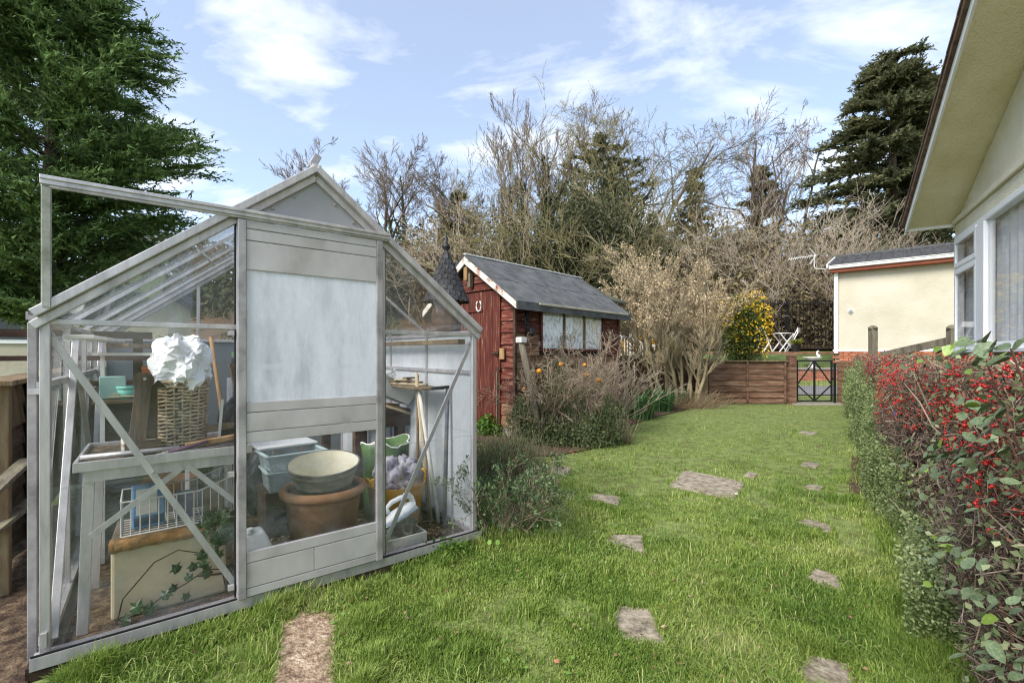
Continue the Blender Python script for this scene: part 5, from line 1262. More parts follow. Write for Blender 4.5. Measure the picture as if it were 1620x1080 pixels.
# tv aerial on the near corner
an = empty('tv_aerial', FH.w(-.12, -.2, WT + .1), FH.rz, 'white television aerial on a cranked pole at the bungalow roof corner', 'aerial')
MB().tube([(0, 0, 0), (-.32, -.02, .05), (-.36, -.02, .10), (-.36, -.02, .48)], .013, 8).build('pole', WHITE_D, an, True)
bmv = Vector((-.36, -.02, .46)); bdir = Vector((-.93, .25, .02)).normalized()
MB().tube([bmv + bdir * -.10, bmv + bdir * .75], .007, 6).build('boom', WHITE, an)
for j in range(10):
    q = bmv + bdir * (.10 + .07 * j); l = .10 - .003 * j
    MB().tube([q + Vector((.25 * l, .6 * l, .7 * l)), q - Vector((.25 * l, .6 * l, .7 * l))], .004, 5).build('element', WHITE, an)
for s in (-1, 1):
    for q in range(3): MB().tube([bmv + bdir * -.05 + Vector((0, .06 * (q - 1), 0)), bmv + bdir * .12 + Vector((0, .06 * (q - 1), s * .24))], .006, 5).build('reflector', WHITE_D, an)
# terrace strip with bistro set, iron fence
tz = 1.20
kind(MB().bx((5.2, 16.2, .9), (12.5, 17.9, tz)).build('terrace', mat('terrace brick edge', ['#6b4a3c', '#86604e', '#94745f'], 6, rough=.95, bump=.3)), 'structure')
LAWNB = mat('raised lawn', ['#3f4c26', '#4f5f30', '#61703c'], 3, rough=.95, bump=.4, bscale=40)
lw = MB(); lw.v = [(4.5, 13.45, .70), (13, 13.45, .70), (13, 16.18, 1.12), (4.5, 16.18, 1.12)]; lw.f = [(0, 1, 2, 3)]
kind(lw.build('raised_lawn', LAWNB), 'structure')
def bistro_table(x, y):
    e = empty('bistro_table', (x, y, tz), .1, 'white folding bistro table with crossed legs on the terrace', 'table')
    MB().lathe([(.0, .68), (.30, .68), (.30, .70), (0, .70)], k=20).build('top', WHITE, e)
    for s in (-1, 1):
        for yy_ in (-.2, .2): MB().bar((-.30 * s, yy_, 0), (.26 * s, yy_, .68), .03, .03, (0, 1, 0)).build('leg', WHITE, e)
def bistro_chair(x, y, rz, label):
    e = empty('bistro_chair', (x, y, tz), rz, label, 'chair', 'white bistro chairs')
    for yy_ in (-.18, .18):
        MB().bar((-.20, yy_, 0), (.16, yy_, .45), .03, .028, (0, 1, 0)).build('leg', WHITE, e); MB().bar((.22, yy_, 0), (-.20, yy_, .86), .03, .028, (0, 1, 0)).build('leg', WHITE, e)
    for j in range(5): MB().bx((-.17 + .075 * j, -.2, .44), (-.11 + .075 * j, .2, .455)).build('seat_slat', WHITE, e)
    MB().bx((-.215, -.2, .74), (-.19, .2, .90)).build('backrest', WHITE, e)
tpt = P(1239, 555, 16.9)
bistro_table(tpt.x, 16.9); bistro_chair(P(1257, 555, 16.9).x + .05, 17.1, 2.4, 'white slatted bistro chair beside the bistro table')
bistro_chair(P(1208, 556, 16.8).x, 16.8, .3, 'white folded bistro chair beside the yellow flowering shrub')
pot3 = empty('plant_pot', P(1259, 556, 16.5), 0, 'dark pot with a spiky yellow green plant on the terrace', 'pot'); pot3.location.z = tz
MB().lathe([(.12, 0), (.16, .24), (.17, .26), (.14, .25), (0, .22)], k=16).build('body', BLACK, pot3)
rgq = np.random.default_rng(9); n = 70; a = rgq.uniform(0, 6.28, n); Dd = np.stack([np.cos(a), np.sin(a), rgq.uniform(.4, 1.4, n)], 1); Dd /= np.linalg.norm(Dd, axis=1)[:, None]
place('foliage', leaf_mesh('foliage', np.array([[0, 0, .25]]) + Dd * .16, Dd, .34, .04, leafmat('spiky leaves', ['#5e6a24', '#7f8a34', '#a6a95a'], nmix=.2), rgq), pot3)
yfz = 18.1
irf = empty('iron_railing', (P(1190, 0, yfz).x, yfz, 1.2), 0, 'tall black iron railing along the edge of the wood', 'railing')
L_ = 4.2; ZT = 2.02
MB().bx((-.6, -.02, .16), (L_, .02, .20)).bx((-.6, -.02, ZT - .12), (L_, .02, ZT - .08)).build('rail', BLACK, irf)
bar_me = MB().bx((-.012, -.012, 0), (.012, .012, ZT)).mesh('bar'); bar_me.materials.append(BLACK)
for j in range(33): place('bar', bar_me, irf, (-.55 + j * .145, .035, .05))
for x in (-.6, 1.4, 3.6): MB().bx((x, .06, 0), (x + .07, .13, ZT + .05)).build('post', BLACK, irf)
# white ramp railing beside the shed
wr = empty('white_railing', P(978, 560, 12.4), .35, 'white metal ramp railing beyond the shed', 'railing'); wr.location.z = 1.02
MB().bar((0, 0, .62), (1.5, 0, .25), .04, .05).bar((0, 0, .08), (1.5, 0, -.28), .04, .05).build('rail', WHITE_D, wr)
for j in range(16): MB().bx((.1 * j - .008, -.01, .08 - .024 * j), (.1 * j + .008, .01, .62 - .025 * j)).build('baluster', WHITE_D, wr)
MB().bx((-.05, -.03, -.9), (.02, .03, .72)).build('post', WHITE, wr); MB().bx((.40, .02, -.9), (.45, .07, .66)).build('post', WHITE, wr); MB().bx((1.48, -.03, -.9), (1.53, .03, .3)).build('post', WHITE, wr)
# goose ornament in the raised garden
go = empty('bird_bath', P(1285, 575, 13.6), 0, 'pale stone bird bath with a white bird figure beyond the gate', 'bird bath'); go.location.z = .70
MB().lathe([(.14, 0), (.10, .05), (.05, .12), (.05, .22), (.22, .30), (.25, .34), (.21, .33), (0, .30)], k=18).build('bowl', WHITE_D, go, True)
MB().tube([(.18, 0, .33), (.20, 0, .38), (.14, 0, .42), (.15, 0, .50), (.20, 0, .52)], [.02, .045, .03, .02, .012], 8).build('bird_figure', WHITE, go, True)

# ------------------------------------------------------------------ near house
hs = empty('cream_house', HS.w(0, 0, 0), HS.rz, 'cream rendered house with white framed bay window and wide overhanging gable', 'house')
HL = 7.0; KZ0, KZ1 = 1.17, 2.385; ks0 = .06; ks1 = 4.2; WTZ = 2.56
MB().bx((0, 0, 0), (HL, .22, KZ0)).build('wall', RENDER_C, hs); MB().bx((0, 0, KZ1), (HL, .22, WTZ)).build('wall', RENDER_C, hs); MB().bx((0, .0, KZ0), (ks0, .22, KZ1)).build('wall', RENDER_C, hs); MB().bx((ks1, 0, KZ0), (HL, .22, KZ1)).build('wall', RENDER_C, hs)
MB().bx((0, .221, 0), (.22, 5, WTZ)).build('wall', RENDER_C, hs)
RSL = .40; EZ = 2.56
MB().prism([(-.02, .012, WTZ), (HL, .012, WTZ), (HL, .012, WTZ + RSL * HL * .55), (3.9, .012, WTZ + RSL * 3.9)], (0, .2, 0)).build('gable_wall', RENDER_C, hs)
MB().bx((-.01, -.03, WTZ - .03), (HL, -.001, WTZ + .025)).build('string_course', RENDER_C, hs, bevel=.008)
OV = .39
# sloping soffit slab, its closing return at the eaves, white edge and brown tile edge
def rp(s, y, z): return (s, y, EZ + RSL * (s + .05) + z)
MB().prism([rp(-.05, -OV, 0), rp(4.6, -OV, 0), rp(4.6, .3, 0), rp(-.05, .3, 0)], (0, 0, .05)).build('soffit', SOFFIT, hs)
MB().prism([rp(-.085, -OV - .02, -.025), rp(4.6, -OV - .02, -.025), rp(4.6, -OV - .02, .06), rp(-.085, -OV - .02, .06)], (0, .018, 0)).build('white_edge', WHITE, hs)
MB().prism([rp(-.12, -OV - .05, .06), rp(4.6, -OV - .05, .06), rp(4.6, 5, .06), rp(-.12, 5, .06)], (0, 0, .06)).build('roof', BROWN_EDGE, hs)
for j in range(16):
    s = -.12 + j * .295; MB().prism([rp(s, -OV - .06, .122), rp(s + .31, -OV - .06, .112), rp(s + .31, 1.0, .112), rp(s, 1.0, .122)], (0, 0, .028)).build('roof_tile', BROWN_EDGE, hs)
MB().bx((-.085, -OV, EZ - .03), (-.052, 5, EZ + .055)).build('fascia', WHITE, hs)
# window
wf = MB(); fw = .055
cs = [HS.px(1548, 500)[0], HS.px(1559, 500)[0]]
wf.bx((ks0, -.02, KZ0), (ks1, .05, KZ0 + fw)).bx((ks0, -.02, KZ1 - fw), (ks1, .05, KZ1)).bx((ks0, -.02, KZ0 + fw), (ks0 + fw, .05, KZ1 - fw)).bx((ks1 - fw, -.02, KZ0 + fw), (ks1, .05, KZ1 - fw))
hw_ = wf.build('window', UPVC, hs, bevel=.006)
m0, m1 = cs[0] + .03, cs[1] + .07
zt_ = HS.px(1519, 425)[1]
MB().bx((m0, -.03, KZ0 + fw), (m1, .05, KZ1 - fw)).build('mullion', UPVC, hw_, bevel=.006)
MB().bx((ks0 + fw, -.02, zt_ - .03), (m0, .05, zt_ + .03)).build('transom', UPVC, hw_, bevel=.005)
MB().bx((2.62, -.03, KZ0 + fw), (2.72, .05, KZ1 - fw)).build('mullion', UPVC, hw_, bevel=.006)
def sash(x0, x1, z0, z1):
    q = .05; sm = MB().bx((x0, -.032, z0), (x1, -.006, z0 + q)).bx((x0, -.032, z1 - q), (x1, -.006, z1)).bx((x0, -.032, z0 + q), (x0 + q, -.006, z1 - q)).bx((x1 - q, -.032, z0 + q), (x1, -.006, z1 - q))
    o = sm.build('sash', UPVC, hw_, bevel=.006); MB().bx((x0 + q, -.020, z0 + q), (x1 - q, -.014, z1 - q)).build('pane', WINGLASS, hw_)
sash(ks0 + .04, m0 + .01, KZ0 + .04, zt_ - .012); sash(ks0 + .04, m0 + .01, zt_ + .012, KZ1 - .04)
MB().bx((m1, .0, KZ0 + fw), (2.62, .006, KZ1 - fw)).build('pane', WINGLASS, hw_); MB().bx((2.72, .0, KZ0 + fw), (ks1 - fw, .006, KZ1 - fw)).build('pane', WINGLASS, hw_)
MB().bx((ks0 - .04, -.09, KZ0 - .035), (ks1 + .04, .05, KZ0 - .001)).build('sill', UPVC, hs, bevel=.006)
def curtain(x0, x1, y, amp, m, name='curtain', K=240):
    cm = MB()
    for j in range(K + 1):
        x = x0 + (x1 - x0) * j / K; ph = x * 46 + 2.2 * math.sin(x * 7)
        for z, f in ((KZ0 - .1, 1.0), (KZ0 + .4, .95), (KZ1 + .1, .55)): cm.v.append((x + .01 * math.sin(ph * .5), y + amp * f * math.sin(ph) + .4 * amp * math.sin(ph * 2.3), z))
    for j in range(K):
        for q in range(2): cm.f.append((3 * j + q, 3 * j + q + 1, 3 * j + q + 4, 3 * j + q + 3))
    return cm.build(name, m, hs, True)
curtain(ks0 + .0, m0 - .02, .085, .018, CURTAIN_D, K=60); curtain(m1 - .14, 4.15, .085, .020, CURTAIN)
MB().bx((.225, 2.2, 0), (5, 2.3, 2.6)).build('inner_wall', DARKROOM, hs); MB().bx((.22, .22, .3), (5, 2.2, .35)).build('inner_floor', DARKROOM, hs); MB().bx((.22, .22, 2.5), (5, 2.2, 2.545)).build('inner_ceiling', WHITE, hs); MB().bx((5, .22, .3), (5.1, 2.3, 2.5)).build('inner_wall', DARKROOM, hs)
# posts and handrail behind the hedge
pa = P(1381, 520, 7.6); pbv = P(1506, 520, 6.6)
post(pa.x, pa.y, 1.12 + 40 / 720 * 7.6, 'grey capped timber post rising behind the middle of the hedge', .095, POSTM, 0, True)
post(pbv.x, pbv.y, 1.12 + 40 / 720 * 6.6, 'grey timber post with handrail beside the house corner', .095, POSTM, 0, True)
plank('handrail', (*P(1395, 562, 7.5).xy, P(1395, 562, 7.5).z), (*P(1506, 538, 6.62).xy, P(1506, 538, 6.62).z), .05, .11, POSTM, 'sloping grey timber handrail between two posts behind the hedge', 'handrail')

# ------------------------------------------------------------------ near side boundary beside the greenhouse
lf = empty('side_fence', GH.w(-.30, .30, 0), GH.rz, 'old brown timber fence running beside the greenhouse', 'fence')
for j in range(8):
    z = .05 + j * .115
    MB().prism([(0, .5, z - .01), (.024, .5, z - .01), (.006, .5, z + .115), (-.006, .5, z + .115)], (0, 3.8, 0)).build('board', FENCE_W if j > 5 else FENCE_G, lf)
for y in (.52, 1.25, 2.9): MB().bx((.026, y, 0), (.085, y + .06, .98)).build('post', FENCE_W, lf, bevel=.005)
MB().bx((-.05, .45, .975), (.11, 4.3, 1.0)).build('capping', FENCE_W, lf, bevel=.004)
for i in range(3): plank('leaning_board', GH.w(-.42, .15 + .25 * i, .30 - .1 * i), GH.w(-.16, .85 + .12 * i, .62 - .22 * i), .06, .02, POSTM, ['grey board leaning highest against the side fence', 'grey board leaning in the middle of the side fence', 'lowest grey board lying against the side fence'][i], 'board', 'boards by the side fence')
ng = empty('pergola_frame', GH.w(-1.3, 1.6, 0), GH.rz, 'dark timber frame and shelf beyond the side fence', 'frame')
for z in (1.22, 1.08, .92): MB().bx((-.6, 0, z), (1.6, .05, z + (.045 if z > 1.2 else .03))).build('rail', WOOD_D, ng)
for x in (-.5, .35, 1.5): MB().bx((x, .051, 0), (x + .05, .1, 1.22)).build('post', WOOD_D, ng)
MB().bx((-.6, .101, .3), (1.6, .14, .9)).build('infill_board', WOOD_D, ng)
for x, r, m, lb in ((.42, .07, WHITE_D, 'pale round pot on the dark frame shelf beyond the side fence'), (.62, .06, BLACK, 'dark round pot on the dark frame shelf beyond the side fence')):
    e = empty('plant_pot', GH.w(-1.3 + x, 1.57, 1.111), GH.rz, lb, 'pot', 'pots on the dark frame'); MB().lathe([(r * .7, 0), (r, .1), (r * .9, .1), (0, .08)], k=14).build('body', m, e)
cv = empty('park_home', (-9.4, 7.2, 0), .5, 'cream neighbouring home seen beyond the side fence', 'house')
MB().bx((-3, 0, .5), (3.2, 3, 2.2)).build('wall', RENDER_FAR, cv); MB().bx((-3, .02, 0), (3.2, 3, .498)).build('skirt', BRICK, cv); MB().bx((-3.2, -.3, 2.2), (3.4, 3.3, 2.35)).build('roof', SLATE_ROOF, cv)
w_ = MB().bx((.4, -.03, 1.3), (1.7, .0, 2.0)).build('window', UPVC, cv); MB().bx((.47, -.04, 1.37), (1.63, -.031, 1.93)).build('pane', mat('dark pane', ['#30363c', '#434a52'], 3, rough=.15), cv)

# ------------------------------------------------------------------ hedge with berries
rh = np.random.default_rng(21)
HLN, HHT, HTH = 11.2, 1.06, .62
hd = empty('berry_hedge', HG.w(0, 0, 0), HG.rz, 'clipped hedge of red berried twigs and small green leaves along the lawn', 'hedge')
def hface(s, v, depth=0.0):
    """a point on the lawn face of the hedge: s along it, v height, depth inwards"""
    bulge = .05 * np.sin(s * 2.3) + .06 * vnoise(s * 2.2, v * 3.0, 6) + .05 * np.sin(np.clip(v / HHT, 0, 1) * math.pi)
    return np.stack([s, bulge - .04 - depth, v], 1)
def htop(s): return HHT + .03 * np.sin(s * 1.7) + .05 * (vnoise(s * 3, s * 0, 2) - .5) - np.clip(s - 8, 0, 3) * .006
# solid lumpy core, coloured dark to stand for the shade inside the hedge
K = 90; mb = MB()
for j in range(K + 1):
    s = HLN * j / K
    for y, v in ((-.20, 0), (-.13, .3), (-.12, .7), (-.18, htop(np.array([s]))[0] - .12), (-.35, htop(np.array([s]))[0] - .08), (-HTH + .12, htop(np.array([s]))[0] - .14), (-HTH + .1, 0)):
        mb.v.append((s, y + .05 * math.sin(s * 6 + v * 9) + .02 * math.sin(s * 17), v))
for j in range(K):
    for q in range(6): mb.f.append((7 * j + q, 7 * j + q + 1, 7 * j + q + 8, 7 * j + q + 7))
mb.build('shade_core', mat('shade brown hedge core', ['#2c231b', '#41352a', '#584939'], 40, rough=1, bump=.8, lo=.4, hi=.65), hd)
# twigs
n = 26000
s = HLN * rh.uniform(0, 1, n) ** 1.7; v = rh.uniform(.02, 1.0, n) * htop(s); dp = np.abs(rh.normal(0, .07, n))
tf = rh.uniform(0, 1, n) < .30
C = hface(s, v, dp); C[tf, 1] = -rh.uniform(0, HTH, tf.sum()); C[tf, 2] = htop(s[tf]) - np.abs(rh.normal(0, .05, tf.sum()))
Dv = rh.normal(0, 1, (n, 3)) * np.array([1.0, .55, .6]); Dv[:, 2] += .15; Dv /= np.linalg.norm(Dv, axis=1)[:, None]
Lh = rh.uniform(.03, .13, n) * (1 + .04 * s); r0 = rh.uniform(.0010, .0026, n) * (1 + .10 * s)
e0 = C - Dv * Lh[:, None] * .5; e1 = C + Dv * Lh[:, None] * .5
e1[:, 2] = np.clip(e1[:, 2], .0, htop(s) + .05); e0[:, 2] = np.clip(e0[:, 2], 0, htop(s) + .05)
kind(place('twigs', seg_mesh('twigs', np.concatenate([e0, e1, r0[:, None], r0[:, None] * .6], 1), leafmat('hedge twig tones', ['#4a3c32', '#6e5c4e', '#94806f', '#b6a796'], transl=0, nmix=.2, rough=.9)), hd), 'stuff')
# little red leaves and berries in the upper part
def berry_zone(n):
    s = HLN * rh.uniform(0, 1, n) ** 1.5
    lo = np.where(s < 3.2, .62, .56) ; v = htop(s) * (lo + (1.02 - lo) * rh.beta(1.6, 1.1, n)); return s, v
n = 4600
s, v = berry_zone(n); cl = vnoise(s * 5, v * 6, 14); k = cl > .46; s, v = s[k], v[k]
C = hface(s, v, rh.uniform(-.03, .05, len(s)))
ks = rh.uniform(0, 1, len(s)) < .4
C[ks, 1] = -rh.uniform(0, HTH, ks.sum()); C[ks, 2] = htop(s[ks]) + rh.uniform(-.04, .02, ks.sum())
# clusters of berries
C = np.concatenate([C, C[C[:, 0] < 5] + rh.normal(0, .012, C[C[:, 0] < 5].shape), C[::2] + rh.normal(0, .014, C[::2].shape)]); n = len(C)
t_ = (1 + math.sqrt(5)) / 2
ico = np.array([(-1, t_, 0), (1, t_, 0), (-1, -t_, 0), (1, -t_, 0), (0, -1, t_), (0, 1, t_), (0, -1, -t_), (0, 1, -t_), (t_, 0, -1), (t_, 0, 1), (-t_, 0, -1), (-t_, 0, 1)]) / math.sqrt(1 + t_ * t_)
icf = np.array([(0, 11, 5), (0, 5, 1), (0, 1, 7), (0, 7, 10), (0, 10, 11), (1, 5, 9), (5, 11, 4), (11, 10, 2), (10, 7, 6), (7, 1, 8), (3, 9, 4), (3, 4, 2), (3, 2, 6), (3, 6, 8), (3, 8, 9), (4, 9, 5), (2, 4, 11), (6, 2, 10), (8, 6, 7), (9, 8, 1)])
rad = rh.uniform(.0034, .0058, n)[:, None, None] * (1 + .05 * C[:, 0])[:, None, None]
V = C[:, None, :] + ico[None] * rad; F = (np.arange(n) * 12)[:, None, None] + icf[None]
kind(place('berries', np_mesh('berries', V.reshape(-1, 3), F.reshape(-1, 3), leafmat('berry tones', ['#7a0d13', '#a8161b', '#c0221f', '#cc4028'], transl=0, rough=.28, spec=.5, nmix=.2), True), hd), 'stuff')
# tiny dark red and brown leaves among the berries
n = 9000; s, v = berry_zone(n); C = hface(s, v, rh.uniform(-.03, .08, n)); ks = rh.uniform(0, 1, n) < .35
C[ks, 1] = -rh.uniform(0, HTH, ks.sum()); C[ks, 2] = htop(s[ks]) + rh.uniform(-.05, .02, ks.sum())
kind(place('small_red_leaves', leaf_mesh('small_red_leaves', C, rh.normal(0, 1, (n, 3)), rh.uniform(.008, .016, n) * (1 + .09 * s), .007 * (1 + .09 * s), leafmat('red leaf tones', ['#5a4034', '#7a5648', '#8a4a42', '#84745a', '#66704a', '#8a9468'], nmix=.25, transl=.1), rh), hd), 'stuff')
# small green leaves on the lower lawn face
n = 90000
s = 1.1 + (HLN - 1.1) * rh.uniform(0, 1, n) ** 1.5; v = rh.uniform(0, 1, n) ** 1.1 * htop(s)
lim = np.clip(.05 + .20 * (s - 1.0), .0, .64); keepm = (v / HHT) < lim + .7 * (vnoise(s * 2.6, v * 4.5, 17) - .45) + .3 * (vnoise(s * 9, v * 12, 18) - .5); s, v = s[keepm], v[keepm]; n = len(s)
C = hface(s, v, rh.uniform(-.11, .05, n) - .09 * (1 - v / HHT) * vnoise(s * 4, v * 3, 40)); C[:, 2] = np.clip(C[:, 2], .01, 2)
Dv = rh.normal(0, 1, (n, 3)); Dv[:, 1] += .4
kind(place('small_leaves', leaf_mesh('small_leaves', C, Dv, rh.uniform(.009, .018, n) * (1 + .10 * s), rh.uniform(.006, .010, n) * (1 + .10 * s), HEDGEG, rh), hd), 'stuff')
# middling grey green leaves all over the face and top
n = 5200; s = .2 + (HLN - .2) * rh.uniform(0, 1, n) ** 1.6; v = htop(s) * rh.uniform(.05, 1.02, n); kk_ = vnoise(s * 4, v * 5, 55) > .42; s, v = s[kk_], v[kk_]; n = len(s)
C = hface(s, v, rh.uniform(-.07, .05, n)); ks = rh.uniform(0, 1, n) < .3; C[ks, 1] = -rh.uniform(0, HTH, ks.sum()); C[ks, 2] = htop(s[ks]) + rh.uniform(-.04, .03, ks.sum())
kind(place('mid_leaves', leaf_mesh('mid_leaves', C, rh.normal(0, 1, (n, 3)), rh.uniform(.014, .030, n) * (1 + .05 * s), rh.uniform(.010, .018, n) * (1 + .05 * s), leafmat('grey green leaf tones', ['#4b5a3c', '#67754f', '#87926a', '#a6ac86'], transl=.2, nmix=.2), rh), hd), 'stuff')
# big oval honeysuckle leaves on trailing stems
hl = MB(); prof = [(-.5, .0), (-.42, .16), (-.2, .30), (.08, .31), (.32, .2), (.46, .08), (.54, 0)]
for x, w in prof: hl.v += [(x, -w, .05 * abs(w) * 3 - .06 * x * x), (x, 0, -.0 - .10 * x * x), (x, w, .05 * abs(w) * 3 - .06 * x * x)]
for i in range(len(prof) - 1):
    for q in range(2): hl.f.append((3 * i + q, 3 * i + q + 1, 3 * i + q + 4, 3 * i + q + 3))
lm1 = hl.mesh('leaf'); lm1.materials.append(HONEYG); lm2 = hl.mesh('leaf'); lm2.materials.append(HONEYY)
for m_ in (lm1, lm2): m_.polygons.foreach_set('use_smooth', [True] * len(m_.polygons))
rgl = random.Random(31)
def bigleaf(c, s, m=None, up=None):
    q = Vector((rgl.gauss(0, .5) , rgl.gauss(.75, .35), rgl.gauss(.75, .35))).normalized().to_track_quat('Z', 'X') @ Matrix.Rotation(rgl.uniform(0, 6.28), 3, 'Z').to_quaternion()
    o = place('leaf', m or (lm2 if rgl.random() < .14 else lm1), hd, c, sc=(s, s, s)); o.rotation_euler = q.to_euler(); return o
# clusters given where the photograph shows them (pixel on the hedge face), leaf size in metres
def hpix(px, py, y=.06):
    a, b = HG.px(px, py, y); return a, b
clus = [(1400, 862, 60, 45, 5, .05), (1500, 560, 45, 16, 14, .05), (1560, 556, 60, 18, 22, .055), (1610, 565, 40, 25, 12, .055), (1450, 580, 14, 8, 5, .05), (1466, 592, 16, 10, 4, .05),
        (1545, 640, 20, 12, 5, .05), (1600, 660, 30, 22, 12, .05), (1545, 665, 18, 10, 4, .05), (1490, 715, 60, 26, 24, .052), (1470, 745, 45, 24, 16, .05), (1550, 740, 30, 22, 12, .042), (1530, 720, 22, 16, 6, .05),
        (1470, 790, 35, 22, 8, .05), (1540, 760, 22, 12, 8, .036), (1605, 700, 16, 26, 8, .045), (1500, 860, 30, 26, 14, .044), (1525, 880, 34, 20, 12, .05), (1460, 880, 26, 22, 10, .036), (1525, 935, 26, 14, 8, .048), (1470, 840, 24, 20, 8, .036), (1570, 810, 34, 22, 5, .04),
        (1590, 960, 28, 22, 9, .05), (1590, 1020, 30, 30, 9, .055), (1610, 1060, 20, 20, 5, .05), (1435, 800, 20, 20, 6, .036)]
leaf_pts = []
for px, py, rx, ry, cnt, sz in clus:
    for _ in range(cnt):
        a, b = hpix(px + rgl.gauss(0, rx * .55), py + rgl.gauss(0, ry * .55), .06 + rgl.uniform(0, .07))
        a = max(.12, min(HLN, a)); b = max(.03, b)
        bigleaf((a, .06 + rgl.uniform(0, .07) + .02, b), sz * rgl.uniform(.65, 1.1) * .80); leaf_pts.append((a, b))
    if cnt > 4:
        a, b = hpix(px, py, .07); a = max(.2, a); stv = MB()
        stv.tube([(a + .02, -.02, max(.0, b - .22)), (a, .05, max(.04, b - .1)), (a - .02, .085, max(.06, b + .02))], [.003, .0025, .002], 5); stv.build('trailing_stem', TWIG_R, hd)
for px, py in ((1392, 566), (1428, 655)):
    a, b = hpix(px, py, .08)
    fm = MB(); 
    for q in range(5): an_ = q * 1.257; fm.prism([(0, 0, 0), (.012 * math.cos(an_ - .45), .004, .012 * math.sin(an_ - .45)), (.017 * math.cos(an_), .006, .017 * math.sin(an_)), (.012 * math.cos(an_ + .45), .004, .012 * math.sin(an_ + .45))], (0, .001, 0))
    fm.build('flower', mat('violet petal', ['#5a4aa8', '#7060c0'], 9, rough=.6), hd, loc=(a, .11, b))
# stout bare branches low in the near end
bm = MB(); rb = random.Random(7)
for _ in range(26):
    s0 = rb.uniform(.3, 2.6); z0 = rb.uniform(.02, .8); a0 = Vector((s0, rb.uniform(-.12, .03), z0)); d0 = Vector((rb.gauss(0, 1), rb.uniform(-.1, .35), rb.gauss(.1, .55))).normalized()
    pts = [a0]; 
    for q in range(3): pts.append(pts[-1] + d0 * rb.uniform(.06, .13) + Vector((rb.gauss(0, .02), rb.gauss(0, .015), rb.gauss(0, .02))))
    bm.tube([Vector((p_.x, min(.13, p_.y), max(.01, min(HHT, p_.z)))) for p_ in pts], [.005, .0042, .0032, .002], 5)
kind(bm.build('branches', TWIG, hd, True), 'stuff')

# ------------------------------------------------------------------ shrubs near the shed
def shrub(name, base, label, cat, stems, twigm, seed, nst, L, r, up, wig, kids, mx, spread, shrink, group=None, baser=.12, lean=.5, wind=(0, 0, 0), minr=.003, k=3, nseg=5, kr=.5):
    e = empty(name, base, 0, label, cat, group); rg = random.Random(seed); S, T = [], []
    for i in range(nst):
        a = 2 * math.pi * (i + rg.random()) / nst; q = (baser * math.cos(a) * rg.uniform(.3, 1), baser * math.sin(a) * rg.uniform(.3, 1), -.02)
        d = (lean * math.cos(a) * rg.uniform(.3, 1.2), lean * math.sin(a) * rg.uniform(.3, 1.2), 1)
        grow(rg, q, d, L * rg.uniform(.75, 1.1), r * rg.uniform(.7, 1.1), 0, mx, S, T, up, wig, nseg, kids, spread, shrink, kr, .25, wind, minr)
    place(stems, seg_mesh(stems, S, twigm, k), e)
    return e, np.array(S), np.array(T)
# tangled fruit bush in front of the shed window
fb, S, T = shrub('fruit_bush', G0(893, 690), 'tangled leafless bush with a few orange fruits against the shed side', 'bush', 'branches', TWIG, 3, 34, 1.12, .010, .02, .16, (4, 5), 3, .75, .52, baser=.55, lean=.55, minr=.0040)
fb2, S2, T2 = shrub('arching_bush', G0(955, 682), 'pale arching dead stems of a bush between fruit bush and daffodils', 'bush', 'branches', TWIG_B, 5, 30, .95, .008, -.015, .10, (3, 4), 2, .5, .5, baser=.25, lean=.55, minr=.0045)
fruit = MB().lathe([(0, -.034), (.018, -.03), (.033, -.012), (.035, .006), (.026, .026), (.010, .033), (0, .031)], k=12).mesh('fruit'); fruit.materials.append(FRUIT)
fruit.polygons.foreach_set('use_smooth', [True] * len(fruit.polygons))
bp = fb.location
for px, py, s in ((853, 587, 1), (888, 576, .95), (928, 593, 1.05), (947, 601, .85), (925, 577, .7), (829, 615, .6), (844, 664, .7), (821, 672, .7)):
    w = P(px, py, 5.75 - .0 * s); place('fruit', fruit, fb, w - bp, sc=(s, s, s))
def leafmass(e, name, c, r, n, L, Wd, m, seed, shell=.35, flat=True, low=0.0):
    rr = np.random.default_rng(seed); d = rr.normal(0, 1, (n, 3)); d /= np.linalg.norm(d, axis=1)[:, None]
    rad = (1 - shell * rr.random(n) ** 1.2) * (.78 + .42 * vnoise(d[:, 0] * 3 + seed, d[:, 1] * 3 + d[:, 2] * 2.5, seed))
    p_ = np.array(c) + d * rad[:, None] * np.array(r); p_[:, 2] = np.where(p_[:, 2] < low, low + rr.uniform(0, .05, n), p_[:, 2])
    dv = d * .6 + rr.normal(0, .7, (n, 3)); dv[:, 2] += .25
    o = place(name, leaf_mesh(name, p_, dv, L * rr.uniform(.7, 1.3, n), Wd * rr.uniform(.7, 1.3, n), m, rr), e); return o
ls = empty('low_evergreen_shrub', G0(900, 706), 0, 'low dense green shrub at the foot of the fruit bush', 'shrub')
for i, (dx_, dy_, rx, rz_2) in enumerate([(-.25, .05, .36, .24), (.20, -.05, .42, .30), (.52, .1, .26, .42), (-.55, .12, .22, .40), (0, .3, .5, .50), (-.1, .45, .3, .75)]):
    kind(leafmass(ls, 'foliage', (dx_, dy_ + .1, rz_2 * .5), (rx, .32, rz_2), 3600, .040, .014, SHRUBG, 40 + i, .75), 'stuff')
S = []
for _ in range(160):
    a = random.Random(_).uniform(-.7, .8); S.append((a, .12, 0, a + random.Random(_ + 7).uniform(-.15, .15), .05 + random.Random(_ + 9).uniform(-.2, .2), random.Random(_ + 3).uniform(.2, .5), .005, .002))
place('stems', seg_mesh('stems', S, TWIG), ls)
